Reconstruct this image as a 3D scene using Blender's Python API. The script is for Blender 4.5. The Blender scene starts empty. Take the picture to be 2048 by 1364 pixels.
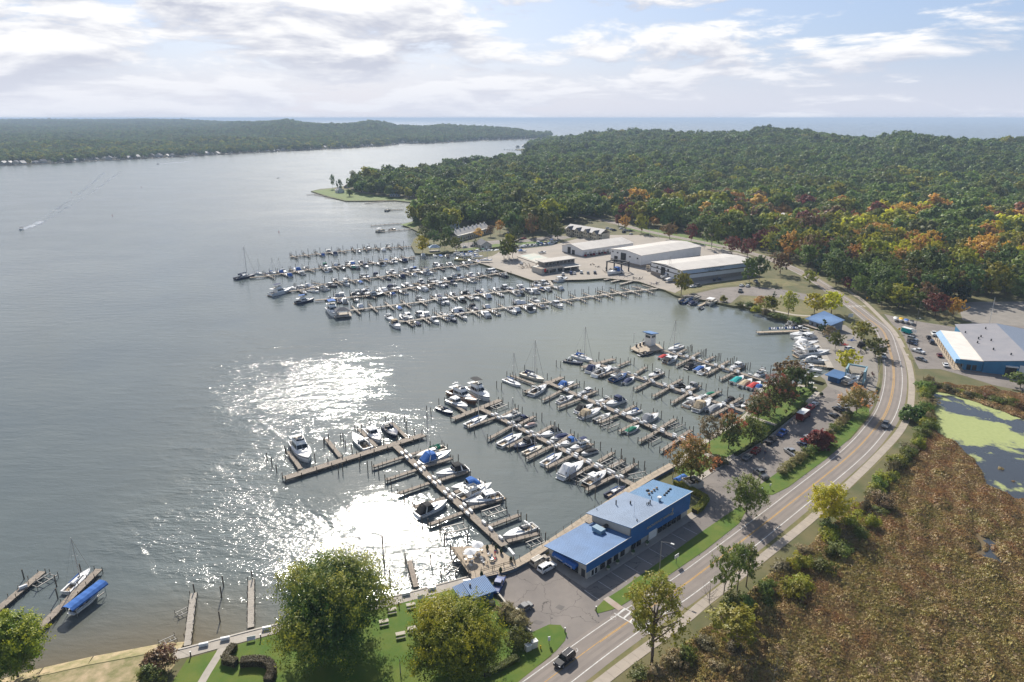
import bpy, math, random
import numpy as np
from mathutils import Vector, Matrix

random.seed(7)
SC = bpy.context.scene
COL = SC.collection
PI = math.pi

# ------------------------------------------------------------------ camera
CAM_H = 100.0
FPX = 1365.0                      # focal length in photo pixels (24 mm on 36 mm)
PITCH = math.atan(446.0 / FPX)    # horizon row 236 of 1364
cam_d = bpy.data.cameras.new('camera')
cam_d.lens = 24.0
cam_d.sensor_width = 36.0
cam_d.clip_start = 0.5
cam_d.clip_end = 120000.0
cam = bpy.data.objects.new('camera', cam_d)
cam.location = (0, 0, CAM_H)
cam.rotation_euler = (PI / 2 - PITCH, 0, 0)
COL.objects.link(cam)
SC.camera = cam

# ------------------------------------------------------------------ sky
SUN_EL = math.radians(36.0)
SUN_AZ = math.radians(-12.5)      # left of the viewing direction (+Y)
w = bpy.data.worlds.new('World')
SC.world = w
w.use_nodes = True
nt = w.node_tree
nt.nodes.clear()
def wn(t, **kw):
    n = nt.nodes.new(t)
    for k, v in kw.items(): setattr(n, k, v)
    return n
def wl(a, b): nt.links.new(a, b)
def wmath(op, a, b=None, c=None, clamp=False):
    n = wn('ShaderNodeMath', operation=op, use_clamp=clamp)
    for i, v in enumerate((a, b, c)):
        if v is None: continue
        if isinstance(v, (int, float)): n.inputs[i].default_value = v
        else: wl(v, n.inputs[i])
    return n.outputs[0]
sky = wn('ShaderNodeTexSky', sky_type='NISHITA', sun_disc=False)
sky.sun_elevation = SUN_EL
sky.sun_rotation = SUN_AZ
sky.air_density = 1.0
sky.dust_density = 1.5
sky.ozone_density = 2.0
tc = wn('ShaderNodeTexCoord')
sep = wn('ShaderNodeSeparateXYZ'); wl(tc.outputs['Generated'], sep.inputs[0])
# cloud banks: fractal noise on the direction, flattened near the horizon
zup = wmath('MAXIMUM', sep.outputs['Z'], 0.0)
zs = wmath('POWER', zup, 0.8)
cmb = wn('ShaderNodeCombineXYZ')
wl(wmath('MULTIPLY', sep.outputs['X'], 3.2), cmb.inputs[0])
wl(wmath('MULTIPLY', sep.outputs['Y'], 3.2), cmb.inputs[1])
wl(wmath('MULTIPLY', zs, 10.0), cmb.inputs[2])
def wnoise(vec, scale, detail, rough, dist=0.0, off=None):
    n = wn('ShaderNodeTexNoise')
    n.inputs['Scale'].default_value = scale
    n.inputs['Detail'].default_value = detail
    n.inputs['Roughness'].default_value = rough
    n.inputs['Distortion'].default_value = dist
    if off is not None:
        m = wn('ShaderNodeMapping'); m.inputs['Location'].default_value = off
        wl(vec, m.inputs['Vector']); vec = m.outputs[0]
    wl(vec, n.inputs['Vector'])
    return n.outputs['Fac']
CO = (10.15, 5.25, 0.58)
n1 = wnoise(cmb.outputs[0], 1.75, 10.0, 0.60, 0.3, CO)
n2 = wnoise(cmb.outputs[0], 1.75, 5.0, 0.5, 0.3, (CO[0], CO[1], CO[2] + 0.22))
def wramp(v, a, b):
    n = wn('ShaderNodeMapRange', interpolation_type='SMOOTHSTEP')
    wl(v, n.inputs['Value'])
    n.inputs['From Min'].default_value = a; n.inputs['From Max'].default_value = b
    return n.outputs[0]
# more cover to the left (towards the sun), clearer to the right
thin = wramp(sep.outputs['Z'], 0.14, 0.45)                        # fewer clouds and less veil overhead
cover = wmath('SUBTRACT', wmath('MULTIPLY_ADD', sep.outputs['X'], -0.13, 0.03), wmath('MULTIPLY', thin, 0.16))
mask = wramp(wmath('ADD', n1, cover), 0.47, 0.585)
shade = wramp(wmath('SUBTRACT', n2, n1), -0.10, 0.13)          # bases darker than tops
ccol = wn('ShaderNodeMix', data_type='RGBA')
ccol.inputs['A'].default_value = (9.8, 9.8, 9.9, 1)
ccol.inputs['B'].default_value = (5.6, 5.9, 6.9, 1)
wl(shade, ccol.inputs['Factor'])
sat = wn('ShaderNodeMix', data_type='RGBA')                     # thin milky veil over the blue
wl(wmath('MULTIPLY_ADD', thin, -0.58, 0.60), sat.inputs['Factor'])
sat.inputs['B'].default_value = (3.8, 5.3, 8.5, 1)
wl(sky.outputs[0], sat.inputs['A'])
mix1 = wn('ShaderNodeMix', data_type='RGBA')
wl(mask, mix1.inputs['Factor']); wl(sat.outputs['Result'], mix1.inputs['A']); wl(ccol.outputs['Result'], mix1.inputs['B'])
hz = wn('ShaderNodeMapRange', interpolation_type='SMOOTHSTEP')  # bright haze above the horizon
wl(sep.outputs['Z'], hz.inputs['Value'])
hz.inputs['From Min'].default_value = 0.0; hz.inputs['From Max'].default_value = 0.10
hz.inputs['To Min'].default_value = 0.75; hz.inputs['To Max'].default_value = 0.0
mix2 = wn('ShaderNodeMix', data_type='RGBA')
wl(hz.outputs[0], mix2.inputs['Factor']); wl(mix1.outputs['Result'], mix2.inputs['A'])
mix2.inputs['B'].default_value = (7.2, 7.5, 8.5, 1)
bg = wn('ShaderNodeBackground')
wl(mix2.outputs['Result'], bg.inputs['Color'])
bg.inputs['Strength'].default_value = 0.08
wo = wn('ShaderNodeOutputWorld'); wl(bg.outputs[0], wo.inputs['Surface'])

# ------------------------------------------------------------------ sun
sd = bpy.data.lights.new('sun', 'SUN')
sd.energy = 5.0
sd.angle = math.radians(0.53)
sd.color = (1.0, 0.94, 0.84)
sun = bpy.data.objects.new('sun', sd)
sdir = Vector((math.sin(SUN_AZ) * math.cos(SUN_EL), math.cos(SUN_AZ) * math.cos(SUN_EL), math.sin(SUN_EL)))
sun.rotation_euler = sdir.to_track_quat('Z', 'Y').to_euler()
sun.location = sdir * 300
COL.objects.link(sun)

# ------------------------------------------------------------------ exposure
vs = SC.view_settings
vs.view_transform = 'Standard'
vs.look = 'None'
vs.exposure = 0.42
vs.gamma = 1.0
vs.use_curve_mapping = False
SC.cycles.max_bounces = 6
SC.cycles.diffuse_bounces = 2
SC.cycles.glossy_bounces = 3
SC.cycles.transmission_bounces = 3
SC.cycles.volume_bounces = 0
SC.cycles.transparent_max_bounces = 6
SC.cycles.sample_clamp_indirect = 8.0
SC.cycles.caustics_reflective = False
SC.cycles.caustics_refractive = False

# ------------------------------------------------------------------ geometry of the place
# Surveying helper: ground position of a spot seen in the photograph.
LZ = 1.2                          # height of the shore above the lake
_cp, _sp = math.cos(PITCH), math.sin(PITCH)
def ray(px, py):
    x = (px - 1024) / FPX; y = -(py - 682) / FPX
    return Vector((x, _cp + y * _sp, -_sp + y * _cp))
def P(px, py, z=LZ):
    d = ray(px, py)
    s = (z - CAM_H) / d.z
    return Vector((d.x * s, d.y * s, z))
def W(px, py): return P(px, py, 0.0)
def at_range(px, py, r):
    d = ray(px, py)
    s = r / math.hypot(d.x, d.y)
    return Vector((d.x * s, d.y * s, CAM_H + d.z * s))
def to_px(v):
    dy, dz = v[1], v[2] - CAM_H
    zc = dy * _cp - dz * _sp
    return (1024 + FPX * v[0] / zc, 682 - FPX * (dy * _sp + dz * _cp) / zc)

# ------------------------------------------------------------------ tagging and linking
ORDS = ['first', 'second', 'third', 'fourth', 'fifth', 'sixth', 'seventh', 'eighth', 'ninth', 'tenth', 'eleventh', 'twelfth',
        'thirteenth', 'fourteenth', 'fifteenth', 'sixteenth', 'seventeenth', 'eighteenth', 'nineteenth', 'twentieth']
_tens = ['twenty', 'thirty', 'forty', 'fifty', 'sixty', 'seventy', 'eighty', 'ninety']
def ordw(i):
    if i < 20: return ORDS[i]
    n = i + 1
    t, u = divmod(n, 10)
    if u == 0: return _tens[t - 2][:-1] + 'ieth'
    return _tens[t - 2] + '-' + ORDS[u - 1]
def tag(o, label=None, cat=None, group=None, kind=None):
    if label: o['label'] = label
    if cat: o['category'] = cat
    if group: o['group'] = group
    if kind: o['kind'] = kind
    return o
def link(o, parent=None):
    COL.objects.link(o)
    if parent: o.parent = parent
    return o
def thing(name, label, cat, loc=(0, 0, 0), rz=0.0, group=None, scale=1.0):
    o = bpy.data.objects.new(name, None)
    o.empty_display_size = 0.5
    o.location = loc; o.rotation_euler = (0, 0, rz)
    if scale != 1.0: o.scale = (scale,) * 3 if isinstance(scale, (int, float)) else scale
    COL.objects.link(o)
    return tag(o, label, cat, group)

class MB:
    """collects simple solids into one mesh"""
    def __init__(s): s.v = []; s.f = []
    def add(s, vs, fs, M=None):
        b = len(s.v)
        if M is not None: vs = [tuple(M @ Vector(q)) for q in vs]
        s.v += [tuple(q) for q in vs]
        s.f += [tuple(i + b for i in f) for f in fs]
        return s
    def box(s, c, d, rz=0.0, M=None):
        x, y, z = d[0] / 2, d[1] / 2, d[2] / 2
        q = [(-x, -y, -z), (x, -y, -z), (x, y, -z), (-x, y, -z), (-x, -y, z), (x, -y, z), (x, y, z), (-x, y, z)]
        cc, ss = math.cos(rz), math.sin(rz)
        q = [(c[0] + a * cc - b * ss, c[1] + a * ss + b * cc, c[2] + h) for a, b, h in q]
        return s.add(q, [(0, 3, 2, 1), (4, 5, 6, 7), (0, 1, 5, 4), (1, 2, 6, 5), (2, 3, 7, 6), (3, 0, 4, 7)], M)
    def beam(s, a, b, wd, h):
        a = Vector(a); b = Vector(b); d = b - a
        L = d.length
        if L < 1e-6: return s
        q = d.to_track_quat('X', 'Z').to_matrix().to_4x4()
        return s.box((0, 0, 0), (L, wd, h), 0, Matrix.Translation((a + b) / 2) @ q)
    def tube(s, pts, r, n=6, r2=None, caps=True):
        pts = [Vector(p) for p in pts]
        r2 = r if r2 is None else r2
        m = len(pts); b = len(s.v)
        for i, p in enumerate(pts):
            d = (pts[min(i + 1, m - 1)] - pts[max(i - 1, 0)])
            q = d.to_track_quat('Z', 'X')
            rr = r + (r2 - r) * i / max(1, m - 1)
            for k in range(n):
                a = 2 * PI * k / n
                s.v.append(tuple(p + q @ Vector((math.cos(a) * rr, math.sin(a) * rr, 0))))
        for i in range(m - 1):
            for k in range(n):
                k2 = (k + 1) % n
                s.f.append((b + i * n + k, b + i * n + k2, b + (i + 1) * n + k2, b + (i + 1) * n + k))
        if caps:
            s.f.append(tuple(b + k for k in reversed(range(n))))
            s.f.append(tuple(b + (m - 1) * n + k for k in range(n)))
        return s
    def cyl(s, x, y, z0, z1, r, n=8, r2=None): return s.tube([(x, y, z0), (x, y, z1)], r, n, r2)
    def prism(s, poly, z0, z1):
        n = len(poly)
        ar = sum(poly[i][0] * poly[(i + 1) % n][1] - poly[(i + 1) % n][0] * poly[i][1] for i in range(n))
        if ar < 0: poly = list(reversed(poly))
        q = [(p[0], p[1], z0) for p in poly] + [(p[0], p[1], z1) for p in poly]
        fs = [tuple(reversed(range(n))), tuple(range(n, 2 * n))]
        fs += [(i, (i + 1) % n, n + (i + 1) % n, n + i) for i in range(n)]
        return s.add(q, fs)
    def loft(s, rings, closed=True, cap0=True, cap1=True):
        b = len(s.v); n = len(rings[0])
        for r in rings: s.v += [tuple(q) for q in r]
        for i in range(len(rings) - 1):
            for k in range(n if closed else n - 1):
                k2 = (k + 1) % n
                s.f.append((b + i * n + k, b + i * n + k2, b + (i + 1) * n + k2, b + (i + 1) * n + k))
        if cap0: s.f.append(tuple(b + k for k in reversed(range(n))))
        if cap1: s.f.append(tuple(b + (len(rings) - 1) * n + k for k in range(n)))
        return s
    def quad(s, *q): return s.add(q, [tuple(range(len(q)))])
    def dome(s, c, rx, ry, rz, n=10, m=4):
        rings = []
        for i in range(m):
            t = PI / 2 * i / m
            rings.append([(c[0] + rx * math.cos(t) * math.cos(2 * PI * k / n), c[1] + ry * math.cos(t) * math.sin(2 * PI * k / n), c[2] + rz * math.sin(t)) for k in range(n)])
        b = len(s.v)
        s.loft(rings, True, True, False)
        s.v.append((c[0], c[1], c[2] + rz)); top = len(s.v) - 1
        for k in range(n): s.f.append((b + (m - 1) * n + k, b + (m - 1) * n + (k + 1) % n, top))
        return s
    def mesh(s, name, mat=None, smooth=False):
        me = bpy.data.meshes.new(name)
        me.from_pydata(s.v, [], s.f)
        if mat: me.materials.append(mat)
        if smooth: me.polygons.foreach_set('use_smooth', [True] * len(me.polygons))
        me.update()
        return me
    def build(s, name, mat, parent=None, smooth=False, kind=None, label=None):
        o = bpy.data.objects.new(name, s.mesh(name, mat, smooth))
        link(o, parent)
        if kind: o['kind'] = kind
        if label: o['label'] = label
        return o

def inst(name, me, parent=None, mat=None, loc=None, rz=None, scale=None):
    """an object on a shared mesh, with its own material if given"""
    o = bpy.data.objects.new(name, me)
    if mat is not None and me.materials and me.materials[0] != mat:
        o.material_slots[0].link = 'OBJECT'
        o.material_slots[0].material = mat
    if loc is not None: o.location = loc
    if rz is not None: o.rotation_euler = (0, 0, rz)
    if scale is not None: o.scale = scale
    return link(o, parent)
# A prototype is a list of (part name, mesh, sub-parts); place() makes one thing of it.
def place(proto, name, label, cat, loc, rz=0.0, group=None, mats=None, scale=1.0):
    r = thing(name, label, cat, loc, rz, group, scale)
    mats = mats or {}
    for pn, me, subs in proto:
        p = inst(pn, me, r, mats.get(pn))
        for sn, sm, *l in subs: inst(sn, sm, p, mats.get(sn))
    return r

# ------------------------------------------------------------------ materials
MATS = {}
def mat(name, col, rough=0.6, metal=0.0, var=0.0, vscale=1.0, bump=0.0, bscale=20.0, col2=None, spec=0.4, detail=5.0, contrast=(0.35, 0.65)):
    """one surface with a second colour worn through it by fractal noise"""
    if name in MATS: return MATS[name]
    m = bpy.data.materials.new(name); MATS[name] = m
    m.use_nodes = True
    t = m.node_tree; b = t.nodes['Principled BSDF']
    b.inputs['Base Color'].default_value = (*col, 1)
    b.inputs['Roughness'].default_value = rough
    b.inputs['Metallic'].default_value = metal
    b.inputs['Specular IOR Level'].default_value = spec
    if var > 0 or col2 or bump > 0:
        c = t.nodes.new('ShaderNodeTexCoord')
    if var > 0 or col2:
        n = t.nodes.new('ShaderNodeTexNoise'); n.inputs['Scale'].default_value = vscale; n.inputs['Detail'].default_value = detail
        n.inputs['Roughness'].default_value = 0.6
        t.links.new(c.outputs['Object'], n.inputs['Vector'])
        r = t.nodes.new('ShaderNodeMapRange'); r.inputs['From Min'].default_value = contrast[0]; r.inputs['From Max'].default_value = contrast[1]
        t.links.new(n.outputs['Fac'], r.inputs['Value'])
        x = t.nodes.new('ShaderNodeMix'); x.data_type = 'RGBA'
        c2 = col2 or tuple(q * (1 - var) for q in col)
        c1 = col if col2 else tuple(min(1, q * (1 + var * 0.6)) for q in col)
        x.inputs['A'].default_value = (*c1, 1); x.inputs['B'].default_value = (*c2, 1)
        t.links.new(r.outputs[0], x.inputs['Factor'])
        t.links.new(x.outputs['Result'], b.inputs['Base Color'])
    if bump > 0:
        n2 = t.nodes.new('ShaderNodeTexNoise'); n2.inputs['Scale'].default_value = bscale; n2.inputs['Detail'].default_value = 4
        t.links.new(c.outputs['Object'], n2.inputs['Vector'])
        bp = t.nodes.new('ShaderNodeBump'); bp.inputs['Strength'].default_value = bump; bp.inputs['Distance'].default_value = 0.1
        t.links.new(n2.outputs['Fac'], bp.inputs['Height']); t.links.new(bp.outputs[0], b.inputs['Normal'])
    return m
def leafmat(name, c1, c2, tip=None, trans=0.35, vscale=0.35):
    """leaves: two shades mixed by noise, each tree a little different, light coming through from behind"""
    if name in MATS: return MATS[name]
    m = bpy.data.materials.new(name); MATS[name] = m
    m.use_nodes = True
    t = m.node_tree; t.nodes.clear()
    N = t.nodes.new; Lk = t.links.new
    c = N('ShaderNodeTexCoord'); oi = N('ShaderNodeObjectInfo')
    n = N('ShaderNodeTexNoise'); n.inputs['Scale'].default_value = vscale; n.inputs['Detail'].default_value = 6
    Lk(c.outputs['Object'], n.inputs['Vector'])
    r = N('ShaderNodeMapRange'); r.inputs['From Min'].default_value = 0.36; r.inputs['From Max'].default_value = 0.64
    Lk(n.outputs['Fac'], r.inputs['Value'])
    x = N('ShaderNodeMix'); x.data_type = 'RGBA'
    x.inputs['A'].default_value = (*c1, 1); x.inputs['B'].default_value = (*c2, 1)
    Lk(r.outputs[0], x.inputs['Factor'])
    col = x.outputs['Result']
    if tip:
        a = N('ShaderNodeAttribute'); a.attribute_name = 'tip'
        x2 = N('ShaderNodeMix'); x2.data_type = 'RGBA'; x2.inputs['B'].default_value = (*tip, 1)
        Lk(a.outputs['Fac'], x2.inputs['Factor']); Lk(col, x2.inputs['A']); col = x2.outputs['Result']
    hs = N('ShaderNodeHueSaturation')
    mr = N('ShaderNodeMapRange'); mr.inputs['To Min'].default_value = 0.75; mr.inputs['To Max'].default_value = 1.25
    Lk(oi.outputs['Random'], mr.inputs['Value']); Lk(mr.outputs[0], hs.inputs['Value'])
    mh = N('ShaderNodeMath'); mh.operation = 'MULTIPLY_ADD'; mh.inputs[1].default_value = 0.03; mh.inputs[2].default_value = 0.485
    Lk(oi.outputs['Random'], mh.inputs[0]); Lk(mh.outputs[0], hs.inputs['Hue'])
    Lk(col, hs.inputs['Color'])
    d = N('ShaderNodeBsdfDiffuse'); tr = N('ShaderNodeBsdfTranslucent'); g = N('ShaderNodeBsdfGlossy')
    g.inputs['Roughness'].default_value = 0.5
    Lk(hs.outputs[0], d.inputs['Color']); Lk(hs.outputs[0], tr.inputs['Color'])
    mx = N('ShaderNodeMixShader'); mx.inputs[0].default_value = trans
    Lk(d.outputs[0], mx.inputs[1]); Lk(tr.outputs[0], mx.inputs[2])
    mg = N('ShaderNodeMixShader'); mg.inputs[0].default_value = 0.03
    Lk(mx.outputs[0], mg.inputs[1]); Lk(g.outputs[0], mg.inputs[2])
    o = N('ShaderNodeOutputMaterial'); Lk(mg.outputs[0], o.inputs['Surface'])
    return m

WHITE = mat('white gelcoat', (0.80, 0.80, 0.79), 0.25, var=0.06, vscale=1.2, spec=0.5)
CREAM = mat('cream deck', (0.62, 0.57, 0.47), 0.5, var=0.1, vscale=2)
GLASS = mat('dark tinted glass', (0.015, 0.02, 0.025), 0.06, spec=0.7)
WOOD = mat('weathered dock timber', (0.34, 0.29, 0.235), 0.85, col2=(0.24, 0.20, 0.165), vscale=1.6, bump=0.15, bscale=9, detail=8)
PALEWOOD = mat('pale deck boards', (0.46, 0.38, 0.29), 0.85, col2=(0.36, 0.295, 0.22), vscale=0.8, detail=8)
PILE = mat('dark wet piling timber', (0.10, 0.085, 0.065), 0.85, col2=(0.16, 0.13, 0.10), vscale=2.5)
CONC = mat('concrete', (0.44, 0.40, 0.345), 0.9, col2=(0.36, 0.325, 0.28), vscale=0.5, bump=0.1, bscale=12, detail=8)
STEEL = mat('galvanised steel', (0.26, 0.25, 0.235), 0.6, 0.2)
ALU = mat('aluminium', (0.6, 0.6, 0.6), 0.35, 0.8)
BLACK = mat('black rubber', (0.02, 0.02, 0.02), 0.7)
DARK = mat('dark grey paint', (0.05, 0.052, 0.055), 0.6)
BARK = mat('bark', (0.13, 0.10, 0.08), 0.95, var=0.3, vscale=3)
BLUE_ROOF = mat('blue metal roofing', (0.095, 0.20, 0.39), 0.55, var=0.12, vscale=0.25, spec=0.25)
BLUE_WALL = mat('blue metal siding', (0.03, 0.145, 0.38), 0.5, var=0.10, vscale=0.4)
from mathutils.geometry import tessellate_polygon
# ------------------------------------------------------------------ outlines of land
def in_poly(x, y, poly):
    x = np.asarray(x, float); y = np.asarray(y, float)
    c = np.zeros(x.shape, bool)
    n = len(poly)
    for i in range(n):
        x1, y1 = poly[i][0], poly[i][1]; x2, y2 = poly[(i + 1) % n][0], poly[(i + 1) % n][1]
        if y1 == y2: continue
        t = ((y1 > y) != (y2 > y)) & (x < (x2 - x1) * (y - y1) / (y2 - y1) + x1)
        c ^= t
    return c
SHORE = [(-100, 1400), (75, 1353), (175, 1330), (250, 1316), (317, 1303), (357, 1301), (370, 1298), (512, 1260), (782, 1195), (942, 1153),
         (962, 1150), (1024, 1135), (1088, 1097), (1168, 1040), (1277, 970), (1345, 930), (1384, 892), (1440, 855), (1488, 826), (1527, 764),
         (1560, 766), (1600, 768), (1612, 764), (1645, 771), (1652, 766), (1620, 757), (1640, 752), (1668, 738), (1655, 712), (1634, 682),
         (1622, 664), (1610, 650), (1575, 640), (1545, 632), (1520, 622), (1490, 613), (1465, 611), (1440, 606), (1425, 602), (1396, 598),
         (1365, 594), (1350, 590), (1328, 579), (1316, 576), (1278, 563), (1272, 562), (1210, 556), (1170, 559), (1120, 556), (1066, 561),
         (1056, 558), (1028, 548), (990, 536), (966, 528), (940, 521), (908, 519), (915, 509), (960, 504), (1000, 500), (1040, 497),
         (1080, 493), (1115, 490), (1115, 484), (1060, 488), (1000, 493), (950, 500), (905, 503), (860, 508), (830, 506), (822, 490),
         (828, 478), (842, 466), (825, 458), (806, 448), (835, 440), (845, 425), (850, 408), (820, 404), (790, 401), (720, 402), (692, 402),
         (655, 393), (622, 382), (640, 378), (664, 376), (700, 370), (760, 362), (860, 352), (960, 338), (1060, 320), (1100, 312),
         (1095, 306), (1050, 302), (1030, 299), (1060, 296), (1090, 294), (1100, 288), (1090, 282)]
SHORE_L = [(-500, 345), (0, 331), (60, 329), (200, 321), (330, 315), (480, 307), (560, 303), (660, 298), (740, 294), (790, 290), (800, 287),
           (840, 288), (900, 285), (960, 281), (1000, 280), (1040, 279), (1078, 277)]
LAND_L = [tuple(P(*q)[:2]) for q in SHORE_L] + [(230, 4050), (-350, 4800), (-1350, 5600), (-2600, 9500), (-5000, 14500), (-17000, 14500), (-17000, 1400)]

def smooth01(t):
    t = np.clip(t, 0, 1); return t * t * (3 - 2 * t)
_rng = np.random.RandomState(5)
_ph = _rng.rand(3, 14, 3) * 6.28
def lumps(x, y, wl, k=0):
    """smooth random hills of about one wavelength, -1..1"""
    s = 0
    for i in range(14):
        a = _ph[k, i, 0]; f = 2 * PI / wl * (0.6 + 0.8 * (_ph[k, i, 1] / 6.28))
        s = s + np.sin(f * (np.cos(a) * x + np.sin(a) * y) + _ph[k, i, 2])
    return s / 4.5
def skyline(pts):
    az = [math.atan2(*at_range(x, y, 1000)[:2]) for x, y, r in pts]
    top = [at_range(x, y, r).z for x, y, r in pts]
    return np.array(az), np.array(top), np.array([p[2] for p in pts], float)
SKY_R = skyline([(1085, 268, 2900), (1110, 262, 2700), (1140, 271, 2600), (1200, 268, 2500), (1290, 263, 2400), (1340, 267, 2300), (1400, 268, 2200), (1440, 268, 2200),
                 (1490, 266, 2100), (1540, 260, 2100), (1600, 262, 2100), (1650, 267, 2000), (1700, 274, 1900), (1740, 279, 1900), (1800, 271, 1800), (1860, 274, 1800),
                 (1900, 280, 1800), (1960, 281, 1800), (2048, 278, 1900), (2300, 275, 1900)])
SKY_L = skyline([(-300, 239, 9000), (0, 239, 9000), (330, 239, 8000), (380, 240.5, 7000), (450, 244, 6000), (500, 244, 5000), (540, 243, 4700), (570, 239.5, 4500), (600, 245, 4400),
                 (640, 248, 4300), (690, 249, 4200), (715, 246, 4200), (740, 242, 4200), (770, 246, 4200), (800, 252, 4200), (840, 254, 4100), (890, 250, 4100), (950, 254, 4000),
                 (1000, 256, 3900), (1040, 260, 3850), (1078, 268, 3800)])
LAND_R = [tuple(P(*q)[:2]) for q in SHORE] + [(math.sin(a) * (r + 420), math.cos(a) * (r + 420)) for a, r in [(q, np.interp(q, SKY_R[0], SKY_R[2])) for q in np.arange(.075, 1.0, .06)]] + [(4300, 1500), (4300, -500), (-330, -500), (-330, 66)]
CANOPY = 22.0
def terrain_r(x, y):
    r = np.hypot(x, y); az = np.arctan2(x, y)
    top = np.interp(az, SKY_R[0], SKY_R[1]) - CANOPY; rr = np.interp(az, SKY_R[0], SKY_R[2])
    t = smooth01((r - 850) / (rr - 850)) ** 1.4
    edge = np.where(y > 2200, smooth01((x - 115 - (y - 2330) * .145) / 130), 1)
    h = 1.0 + (top - 1.0) * t * edge
    h = h + edge * lumps(x, y, 330, 0) * 9.0 * smooth01((r - 900) / 500) * (1 - .6 * smooth01((r - rr + 500) / 450))
    h = h - smooth01((r - rr - 40) / 300) * 40
    return np.maximum(h, 0.9)
def terrain_l(x, y):
    r = np.hypot(x, y); az = np.arctan2(x, y)
    top = np.interp(az, SKY_L[0], SKY_L[1]) - CANOPY; rr = np.interp(az, SKY_L[0], SKY_L[2])
    rs = np.interp(az, [-0.64, -0.45, -0.3, -0.15, 0.03], [1900, 2150, 2350, 2850, 3600])
    t = smooth01((r - rs) / (rr - rs)) ** 1.15
    h = 0.8 + (top - 0.8) * t
    h = h + lumps(x, y, 600, 1) * 8.0 * smooth01((r - rs) / 500) * (1 - smooth01((r - rr + 900) / 850))
    h = h - smooth01((r - rr - 80) / 1500) * 20
    return np.maximum(h, 0.7)

SOIL = mat('forest floor', (0.045, 0.05, 0.025), 0.95, col2=(0.07, 0.06, 0.035), vscale=0.05)
FIELD = mat('rough grass', (0.085, 0.095, 0.035), 0.95, col2=(0.15, 0.13, 0.06), vscale=0.12, detail=9, bump=0.3, bscale=3)
LAWN = mat('mown lawn', (0.060, 0.125, 0.007), 0.9, col2=(0.115, 0.15, 0.016), vscale=0.22, detail=10, bump=0.3, bscale=8)
VERGE = mat('dry verge grass', (0.12, 0.125, 0.04), 0.9, col2=(0.20, 0.165, 0.075), vscale=0.4, detail=10, bump=0.3, bscale=8)
SAND = mat('beach sand', (0.44, 0.34, 0.21), 0.95, col2=(0.20, 0.19, 0.08), vscale=0.45, detail=10, bump=0.4, bscale=3)
MARSH = mat('marsh soil', (0.12, 0.085, 0.045), 0.95, col2=(0.15, 0.115, 0.055), vscale=0.15)
GRAVEL = mat('gravel lot', (0.27, 0.245, 0.215), 0.95, col2=(0.22, 0.20, 0.175), vscale=0.25, detail=10, bump=0.2, bscale=10)

def asphalt_mat(name, c1, c2, cracks=True):
    m = mat(name, c1, 0.9, col2=c2, vscale=0.12, detail=10, bump=0.1, bscale=25)
    if cracks:
        t = m.node_tree; b = t.nodes['Principled BSDF']
        old = b.inputs['Base Color'].links[0].from_socket
        c = t.nodes.new('ShaderNodeTexCoord')
        nz = t.nodes.new('ShaderNodeTexNoise'); nz.inputs['Scale'].default_value = 0.35; nz.inputs['Detail'].default_value = 6
        t.links.new(c.outputs['Object'], nz.inputs['Vector'])
        ad = t.nodes.new('ShaderNodeVectorMath'); ad.operation = 'MULTIPLY_ADD'
        ad.inputs[1].default_value = (6, 6, 0)
        t.links.new(nz.outputs['Color'], ad.inputs[0]); t.links.new(c.outputs['Object'], ad.inputs[2])
        vo = t.nodes.new('ShaderNodeTexVoronoi'); vo.feature = 'DISTANCE_TO_EDGE'; vo.inputs['Scale'].default_value = 0.13
        t.links.new(ad.outputs[0], vo.inputs['Vector'])
        r = t.nodes.new('ShaderNodeMapRange'); r.inputs['From Min'].default_value = 0.002; r.inputs['From Max'].default_value = 0.010
        r.inputs['To Min'].default_value = 0.42; r.inputs['To Max'].default_value = 1.0
        t.links.new(vo.outputs['Distance'], r.inputs['Value'])
        x = t.nodes.new('ShaderNodeMix'); x.data_type = 'RGBA'; x.blend_type = 'MULTIPLY'; x.inputs['Factor'].default_value = 1
        t.links.new(old, x.inputs['A']); t.links.new(r.outputs[0], x.inputs['B']); t.links.new(x.outputs['Result'], b.inputs['Base Color'])
    return m
ASPH = asphalt_mat('old asphalt', (0.24, 0.212, 0.19), (0.18, 0.16, 0.146))
ROADM = asphalt_mat('road asphalt', (0.265, 0.228, 0.20), (0.215, 0.186, 0.165), False)
PAINT_W = mat('white road paint', (0.62, 0.61, 0.58), 0.8, var=0.3, vscale=2)
PAINT_Y = mat('yellow road paint', (0.60, 0.33, 0.05), 0.8, var=0.25, vscale=2)

def sheet(name, poly, z, m, parent=None, kind='structure', depth=None, label=None):
    """flat polygon; with depth it gets a skirt down its edges"""
    pts = [(p[0], p[1], z) for p in poly]
    tri = tessellate_polygon([[Vector(p) for p in pts]])
    n = len(pts)
    v = list(pts); f = []
    for a, b, c in tri:
        A, B, Cc = pts[a], pts[b], pts[c]
        cr = (B[0] - A[0]) * (Cc[1] - A[1]) - (B[1] - A[1]) * (Cc[0] - A[0])
        f.append((a, b, c) if cr > 0 else (a, c, b))
    if depth:
        v += [(p[0], p[1], z - depth) for p in pts]
        ar = sum(pts[i][0] * pts[(i + 1) % n][1] - pts[(i + 1) % n][0] * pts[i][1] for i in range(n))
        for i in range(n):
            j = (i + 1) % n
            f.append((i, n + i, n + j, j) if ar > 0 else (i, j, n + j, n + i))
    me = bpy.data.meshes.new(name); me.from_pydata(v, [], f); me.materials.append(m); me.update()
    o = bpy.data.objects.new(name, me); link(o, parent)
    if kind and not parent: o['kind'] = kind
    if label: o['label'] = label
    return o
def pxp(*pts, z=LZ): return [tuple(P(x, y, z)[:2]) for x, y in pts]

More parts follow.
